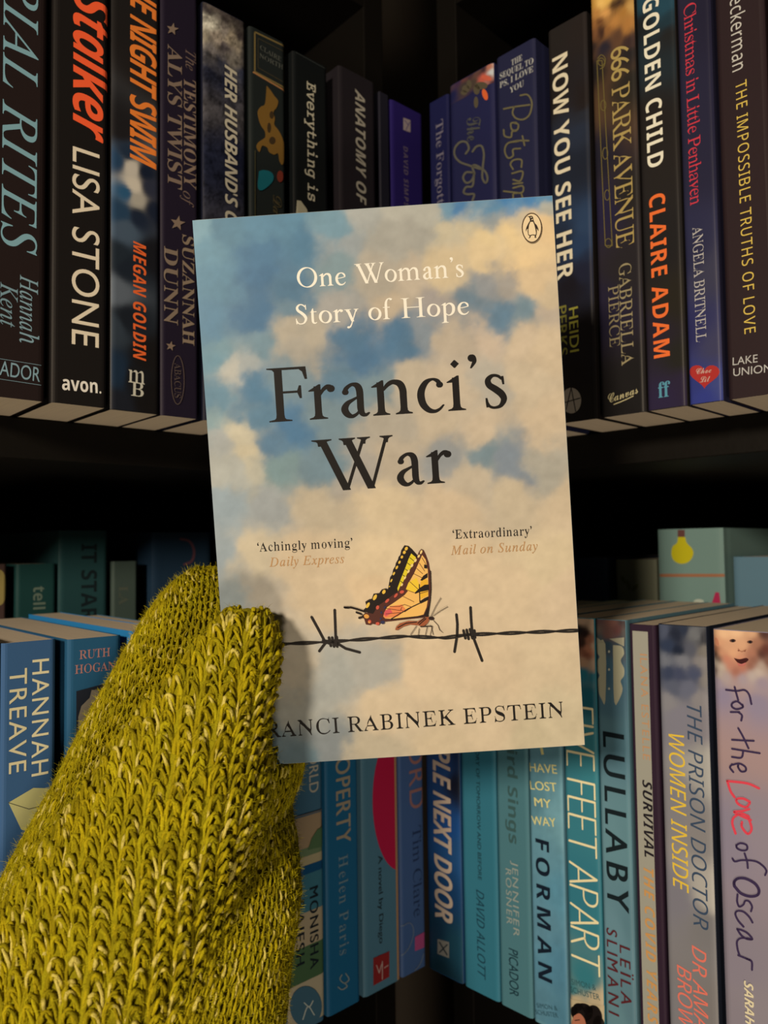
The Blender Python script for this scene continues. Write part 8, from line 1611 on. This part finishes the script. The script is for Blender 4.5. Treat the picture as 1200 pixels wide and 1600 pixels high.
# rings: height in the photo, left and right outline, distance, half-thickness
THUMB = [(951, 380, 394, .262, .002), (954, 368, 404, .262, .0045), (959, 351, 416, .262, .0080), (968, 340, 426, .262, .0105), (990, 322, 435, .2605, .0125), (1020, 296, 437, .2595, .0135), (1060, 262, 434, .2585, .0155), (1100, 228, 424, .257, .0175), (1150, 190, 418, .256, .020),
         (1200, 152, 419, .255, .023), (1250, 118, 416, .254, .026), (1300, 84, 402, .254, .029), (1350, 50, 385, .253, .031), (1400, 20, 372, .252, .032), (1500, -32, 358, .249, .034), (1600, -78, 345, .245, .036), (1750, -125, 335, .238, .038), (1950, -160, 330, .225, .040)]
PALM = [(886, 318, 350, .310, .003), (896, 292, 385, .309, .010), (915, 268, 420, .308, .0165), (940, 246, 445, .307, .021), (970, 226, 462, .306, .024), (1030, 192, 475, .304, .026), (1110, 146, 482, .300, .028), (1170, 116, 478, .294, .030), (1215, 94, 470, .290, .031), (1260, 70, 452, .285, .032),
        (1330, 30, 462, .277, .034), (1400, -4, 468, .270, .036), (1450, -28, 462, .265, .037), (1500, -52, 453, .260, .038), (1600, -94, 443, .250, .040), (1750, -140, 430, .240, .042), (1950, -175, 425, .226, .044)]


class Tube:
    def __init__(self, rings, expo):
        R = np.array([(MZ(y, d), MX((xl + xr) / 2, d), max(.0015, (xr - xl) / 2 / FPX * d - .0008), d, t) for y, xl, xr, d, t in rings])[::-1]
        self.z = R[:, 0]
        self.R = R
        self.e = expo

    def ring(self, z):
        R = self.R
        f = lambda k: np.interp(z, self.z, R[:, k])
        return f(1), f(3), f(2), f(4)               # cx, cy, half width, half depth

    def sdf(self, x, y, z):
        cx, cy, a, b = self.ring(z)
        r = (np.abs((x - cx) / a) ** self.e + np.abs((y - cy) / b) ** self.e) ** (1 / self.e)
        d = (r - 1) * np.minimum(a, b) * np.where(r > 1, 1.0, 1.0)
        top = z - self.z[-1]
        return np.where(top > 0, np.maximum(d, top), d)

    def surf(self, phi, z):
        cx, cy, a, b = self.ring(z)
        c, s = np.cos(phi), np.sin(phi)
        k = (np.abs(c) ** self.e + np.abs(s) ** self.e) ** (-1 / self.e)
        return cx + a * c * k, cy + b * s * k


TA, TB = Tube(PALM, 2.2), Tube(THUMB, 2.3)
# the held book in this frame
MFI = np.array(MF.inverted())
BKM = MFI @ np.array(hroot.matrix_world)
BKI = np.linalg.inv(BKM)


def book_sdf(x, y, z, gap=.0012):
    P = np.stack([x, y, z, np.ones_like(x)], -1) @ BKI.T
    q = np.abs(P[..., :3] - np.array([HW / 2, HT / 2, HH / 2])) - np.array([HW / 2, HT / 2, HH / 2]) - gap
    return np.linalg.norm(np.maximum(q, 0), axis=-1) + np.minimum(q.max(-1), 0)


def body_sdf(x, y, z, k=.007):
    a, b = TA.sdf(x, y, z), TB.sdf(x, y, z)
    h = np.clip(.5 + .5 * (b - a) / k, 0, 1)
    u = b * (1 - h) + a * h - k * h * (1 - h)
    return np.maximum(u, -book_sdf(x, y, z))


def surface_nets(f, lo, hi, st):
    ax = [np.arange(l, h + st, st) for l, h in zip(lo, hi)]
    X, Y, Z = np.meshgrid(*ax, indexing='ij')
    D = f(X, Y, Z)
    s = D < 0
    n = s.shape
    cnt = np.zeros(tuple(k - 1 for k in n))
    acc = np.zeros(cnt.shape + (3,))
    corner = [(i, j, k) for i in (0, 1) for j in (0, 1) for k in (0, 1)]
    sl = lambda c: tuple(slice(c[a], n[a] - 1 + c[a]) for a in range(3))
    for c in corner:
        for a in range(3):
            if c[a] == 0:
                d = list(c)
                d[a] = 1
                A, B_ = D[sl(c)], D[sl(d)]
                m = (A < 0) != (B_ < 0)
                t = np.where(m, A / np.where(m, A - B_, 1), 0)
                cnt += m
                for q in range(3):
                    acc[..., q] += m * (c[q] + (t if q == a else 0))
    act = cnt > 0
    idx = np.full(cnt.shape, -1)
    idx[act] = np.arange(act.sum())
    ii = np.argwhere(act)
    V = (ii + acc[act] / cnt[act][:, None]) * st + np.array(lo)
    F = []
    for a in range(3):
        b, c = (a + 1) % 3, (a + 2) % 3
        sa = [slice(0, k) for k in n]
        sb = list(sa)
        sa[a] = slice(0, n[a] - 1)
        sb[a] = slice(1, n[a])
        e = np.argwhere(s[tuple(sa)] != s[tuple(sb)])
        e = e[(e[:, b] > 0) & (e[:, c] > 0) & (e[:, b] < n[b] - 1) & (e[:, c] < n[c] - 1)]
        o = np.zeros(3, int)
        db, dc = o.copy(), o.copy()
        db[b], dc[c] = 1, 1
        g = lambda q: idx[q[:, 0], q[:, 1], q[:, 2]]
        quad = np.stack([g(e - db - dc), g(e - dc), g(e), g(e - db)], 1)
        fl = s[tuple(sa)][e[:, 0], e[:, 1], e[:, 2]]
        quad[~fl] = quad[~fl][:, ::-1]
        F.append(quad)
    return V, np.vstack(F)


YARN = (118, 116, 18)
YC = np.array([.315, .285, .006])
mit = empty('knitted_mitten', (0, 0, 0), 0, 'chartreuse knitted mitten gripping the left edge of the held book', 'mitten')
mit.matrix_world = MF
ymat = mat('wool_yarn', rough=.85, attr='Col', bump=.9, bscale=1900, vary=.35, spec=.1)

V, F = surface_nets(lambda x, y, z: body_sdf(x, y, z) + .0005, (-.175, .170, -.245), (0.0, .345, .0), .0024)
col = np.tile(YC * .9, (len(V), 1))
fast_mesh('knit_lining', V, F, ymat, mit, True, col)


def yarn_color(n, seed, amp=1.0):
    g = np.random.default_rng(seed)
    return g


def knit(tube, cw, rh, rad, seed, zlo, zhi, ref, other, name, flecks=.16, jit=.12, hoop=False):
    """rows of interlocked loops laid over the tube; every stitch is a short bent length of yarn"""
    g = np.random.default_rng(seed)
    nz, nphi = 220, 361
    zt = np.linspace(zlo, zhi, nz)
    ph = np.linspace(-1.5 * math.pi, .5 * math.pi, nphi)          # -pi/2 faces the lens
    X, Y = tube.surf(ph[None, :], zt[:, None])
    arc = np.concatenate([np.zeros((nz, 1)), np.cumsum(np.hypot(np.diff(X, axis=1), np.diff(Y, axis=1)), 1)], 1)
    a0 = np.array([np.interp(-math.pi / 2 + ref(z), ph, arc[i]) for i, z in enumerate(zt)])
    arc -= a0[:, None]

    def phi_at(s, z):
        """angle for an arc offset s at height z"""
        t = np.clip((z - zlo) / (zhi - zlo) * (nz - 1), 0, nz - 1.001)
        i = t.astype(int)
        f = t - i
        out = np.empty_like(s)
        for r_ in np.unique(i):
            m = i == r_
            a = np.interp(s[m], arc[r_], ph, left=9, right=9)
            b = np.interp(s[m], arc[r_ + 1], ph, left=9, right=9)
            out[m] = np.where((a > 8) | (b > 8), 99, a * (1 - f[m]) + b * f[m])
        return out
    zf = np.linspace(zlo, zhi, 900)
    cx_, cy_, a_, b_ = tube.ring(zf)
    ds = np.sqrt(np.diff(zf) ** 2 + np.maximum(np.diff(cy_ - b_) ** 2, .5 * np.diff(cx_ - a_) ** 2 + .5 * np.diff(cx_ + a_) ** 2))
    Lm = np.concatenate([[0], np.cumsum(ds)])                       # length along the knitting, so rows keep their height over the tip
    rows = np.arange(int(Lm[-1] / rh) + 1)
    kmax = int(.16 / cw)
    cols = np.arange(-kmax, kmax + 1)
    CI, RI = np.meshgrid(cols, rows)
    CI, RI = CI.ravel(), RI.ravel()
    n = len(CI)
    m = 17
    th = np.linspace(0, 2 * math.pi, m)[None, :]
    j = lambda a: g.normal(0, a, (n, 1))
    amp = 1 + j(jit)
    sx = (CI[:, None] + th / (2 * math.pi) + .155 * amp * np.sin(2 * th) + j(jit * .25)) * cw
    vz = (RI[:, None] + .2 + .74 * (1 + j(jit * .5)) * np.cos(th) + j(jit * .35)) * rh
    hz = (-.45 * np.cos(2 * th) + j(jit * .35)) * rad * 1.5 + rad * .75
    if hoop:                                                       # upright loops, heads up, each tucked under the one above
        t_ = np.linspace(-.12 * math.pi, 1.12 * math.pi, m)[None, :]
        sx = (CI[:, None] + .5 - (.33 + j(jit * .12)) * np.cos(t_) * (1 - .22 * np.sin(t_)) + j(jit * .3)) * cw
        vz = (RI[:, None] - .1 + 1.38 * (1 + j(jit * .4)) * np.sign(np.sin(t_)) * np.abs(np.sin(t_)) ** .85 + j(jit * .4)) * rh
        hz = (-.9 + 2.3 * np.clip(np.sin(t_), 0, 1) + j(jit * .8)) * rad
    wob = .10 * np.sin(sx / .03 * 2 + vz / .025)                    # gentle unevenness of the rows
    vz = vz + wob * rh
    vz = np.interp(vz, Lm, zf, left=-9, right=zhi)
    low = vz.min(1) > -5
    sx, vz, hz, CI, RI = sx[low], vz[low], hz[low], CI[low], RI[low]
    n = len(CI)
    phi = phi_at(sx.ravel(), vz.ravel()).reshape(n, m)
    ok = (phi < 50).all(1)
    phi, sx, vz, hz, CI, RI = phi[ok], sx[ok], vz[ok], hz[ok], CI[ok], RI[ok]
    px, py = tube.surf(phi, vz)
    e = .0006
    def grad(fx, x, y, z):
        gx = fx(x + e, y, z) - fx(x - e, y, z)
        gy = fx(x, y + e, z) - fx(x, y - e, z)
        gz = fx(x, y, z + e) - fx(x, y, z - e)
        L = np.sqrt(gx ** 2 + gy ** 2 + gz ** 2) + 1e-12
        return gx / L, gy / L, gz / L
    d = body_sdf(px, py, vz)
    keep = ((d.max(1) < .0035) | ((vz.min(1) > zhi - .009) & (d.max(1) < .012))) & (d.min(1) > -.0065)
    px, py, vz, hz, d = px[keep], py[keep], vz[keep], hz[keep], d[keep]
    nx, ny, nzv = grad(body_sdf, px, py, vz)
    px, py, vz2 = px - nx * d + nx * hz, py - ny * d + ny * hz, vz - nzv * d + nzv * hz
    C = np.stack([px, py, vz2], -1)
    NN = np.stack([nx, ny, nzv], -1)
    bk = book_sdf(C[..., 0], C[..., 1], C[..., 2], 0)
    keep = bk.min(1) > rad * .45
    C, NN = C[keep], NN[keep]
    n = len(C)
    T = np.gradient(C, axis=1)
    T /= np.linalg.norm(T, axis=-1, keepdims=True) + 1e-12
    Bn = np.cross(T, NN)
    Bn /= np.linalg.norm(Bn, axis=-1, keepdims=True) + 1e-12
    N2 = np.cross(Bn, T)
    q = 5
    an = np.arange(q) * 2 * math.pi / q
    VV, FF = [], []
    tw = np.linspace(0, 3.2 * math.pi, m)[None, :] + g.uniform(0, 6.28, (n, 1))
    for ply in (0, math.pi):
        A = tw + ply
        ctr = C + rad * .52 * (np.cos(A)[..., None] * Bn + np.sin(A)[..., None] * N2)
        rr = rad * .66 * (1 + .2 * g.normal(0, 1, (n, m, 1, 1)) + .12 * g.normal(0, 1, (n, 1, 1, 1)))
        VV.append(ctr[:, :, None, :] + rr * (np.cos(an)[None, None, :, None] * Bn[:, :, None, :] + np.sin(an)[None, None, :, None] * N2[:, :, None, :]))
    V = np.concatenate(VV, 0)
    n2 = 2 * n
    b = (np.arange(n2)[:, None, None] * m + np.arange(m - 1)[None, :, None]) * q
    i0 = b + np.arange(q)[None, None, :]
    i1 = b + (np.arange(q)[None, None, :] + 1) % q
    F = np.stack([i0, i1, i1 + q, i0 + q], -1).reshape(-1, 4)
    n = n2
    # heathered wool: olive ground, brighter plies, pale flecks
    tone = g.random((n, 1, 1))
    t2 = g.random((n, m, 1))
    t2 = (t2 + np.roll(t2, 1, 1)) / 2
    base = YC * (.45 + 1.0 * (.6 * tone + .4 * t2))
    gold = np.array([1.1, 1.0, .85])
    base = base * (1 + (gold - 1) * g.random((n, 1, 1)))
    ctrf = g.integers(0, m, (n, 1, 1))
    fl = (g.random((n, 1, 1)) < flecks) & (np.abs(np.arange(m)[None, :, None] - ctrf) < 3)
    pale = np.array([.70, .62, .17])
    base = np.where(fl, base * .3 + pale * .7, base)
    col = np.repeat(base[:, :, None, :], q, 2).reshape(-1, 3)
    o = fast_mesh(name, V.reshape(-1, 3), F, ymat, mit, True, np.clip(col, .002, .9))
    o['kind'] = 'stuff'
    return C, NN




def rb(z):
    """the wales of the thumb run straight down from its tip"""
    cx, cy, a, b = TB.ring(z)
    y = 800 - z / cy * FPX
    xr = (np.interp(y, [950, 1100, 1300, 1450, 1600, 1950], [366, 354, 334, 317, 300, 262]) - 600) / FPX * cy
    return float(np.arcsin(np.clip((xr - cx) / a, -.8, .8)))



C1, N1 = knit(TB, .0060, .0046, .00092, 5, TB.z[0] + .002, TB.z[-1] - .0012, rb, TA, 'knit_stitches', .42, .20, True)
C2, N2_ = knit(TA, .0042, .0036, .00066, 8, TA.z[0] + .002, TA.z[-1] - .0012, lambda z: 0.0, TB, 'knit_stitches', .30, .22)

# fuzz standing off the wool
g = np.random.default_rng(3)
PC = np.concatenate([C1.reshape(-1, 3), C2.reshape(-1, 3)])
PN = np.concatenate([N1.reshape(-1, 3), N2_.reshape(-1, 3)])
pick = g.choice(len(PC), min(150000, len(PC)), replace=False)
P0, N0 = PC[pick], PN[pick]
n = len(P0)
rv = g.normal(0, 1, (n, 3))
rv /= np.linalg.norm(rv, axis=1)[:, None]
L = g.uniform(.001, .0032, (n, 1))
d1 = N0 * .55 + rv * .8
d1 /= np.linalg.norm(d1, axis=1)[:, None]
d2 = d1 + g.normal(0, .7, (n, 3))
P1 = P0 + N0 * .0006
P2 = P1 + d1 * L * .5
P3 = P2 + d2 / np.linalg.norm(d2, axis=1)[:, None] * L * .5
sd = np.cross(d1, N0 + .1)
sd = sd / (np.linalg.norm(sd, axis=1)[:, None] + 1e-9) * .00005
V = np.stack([P1 - sd, P1 + sd, P2 + sd, P2 - sd, P3 + sd * .4, P3 - sd * .4], 1).reshape(-1, 3)
b = np.arange(n)[:, None] * 6
F = np.concatenate([b + np.array([[0, 1, 2, 3]]), b + np.array([[3, 2, 4, 5]])])
col = np.repeat(YC[None] * g.uniform(.8, 1.7, (n, 1)), 6, 0)
o = fast_mesh('wool_fuzz', V, F, mat('wool_fuzz', rough=.8, attr='Col', spec=.2), mit, False, np.clip(col, 0, .9))
o['kind'] = 'stuff'
done()
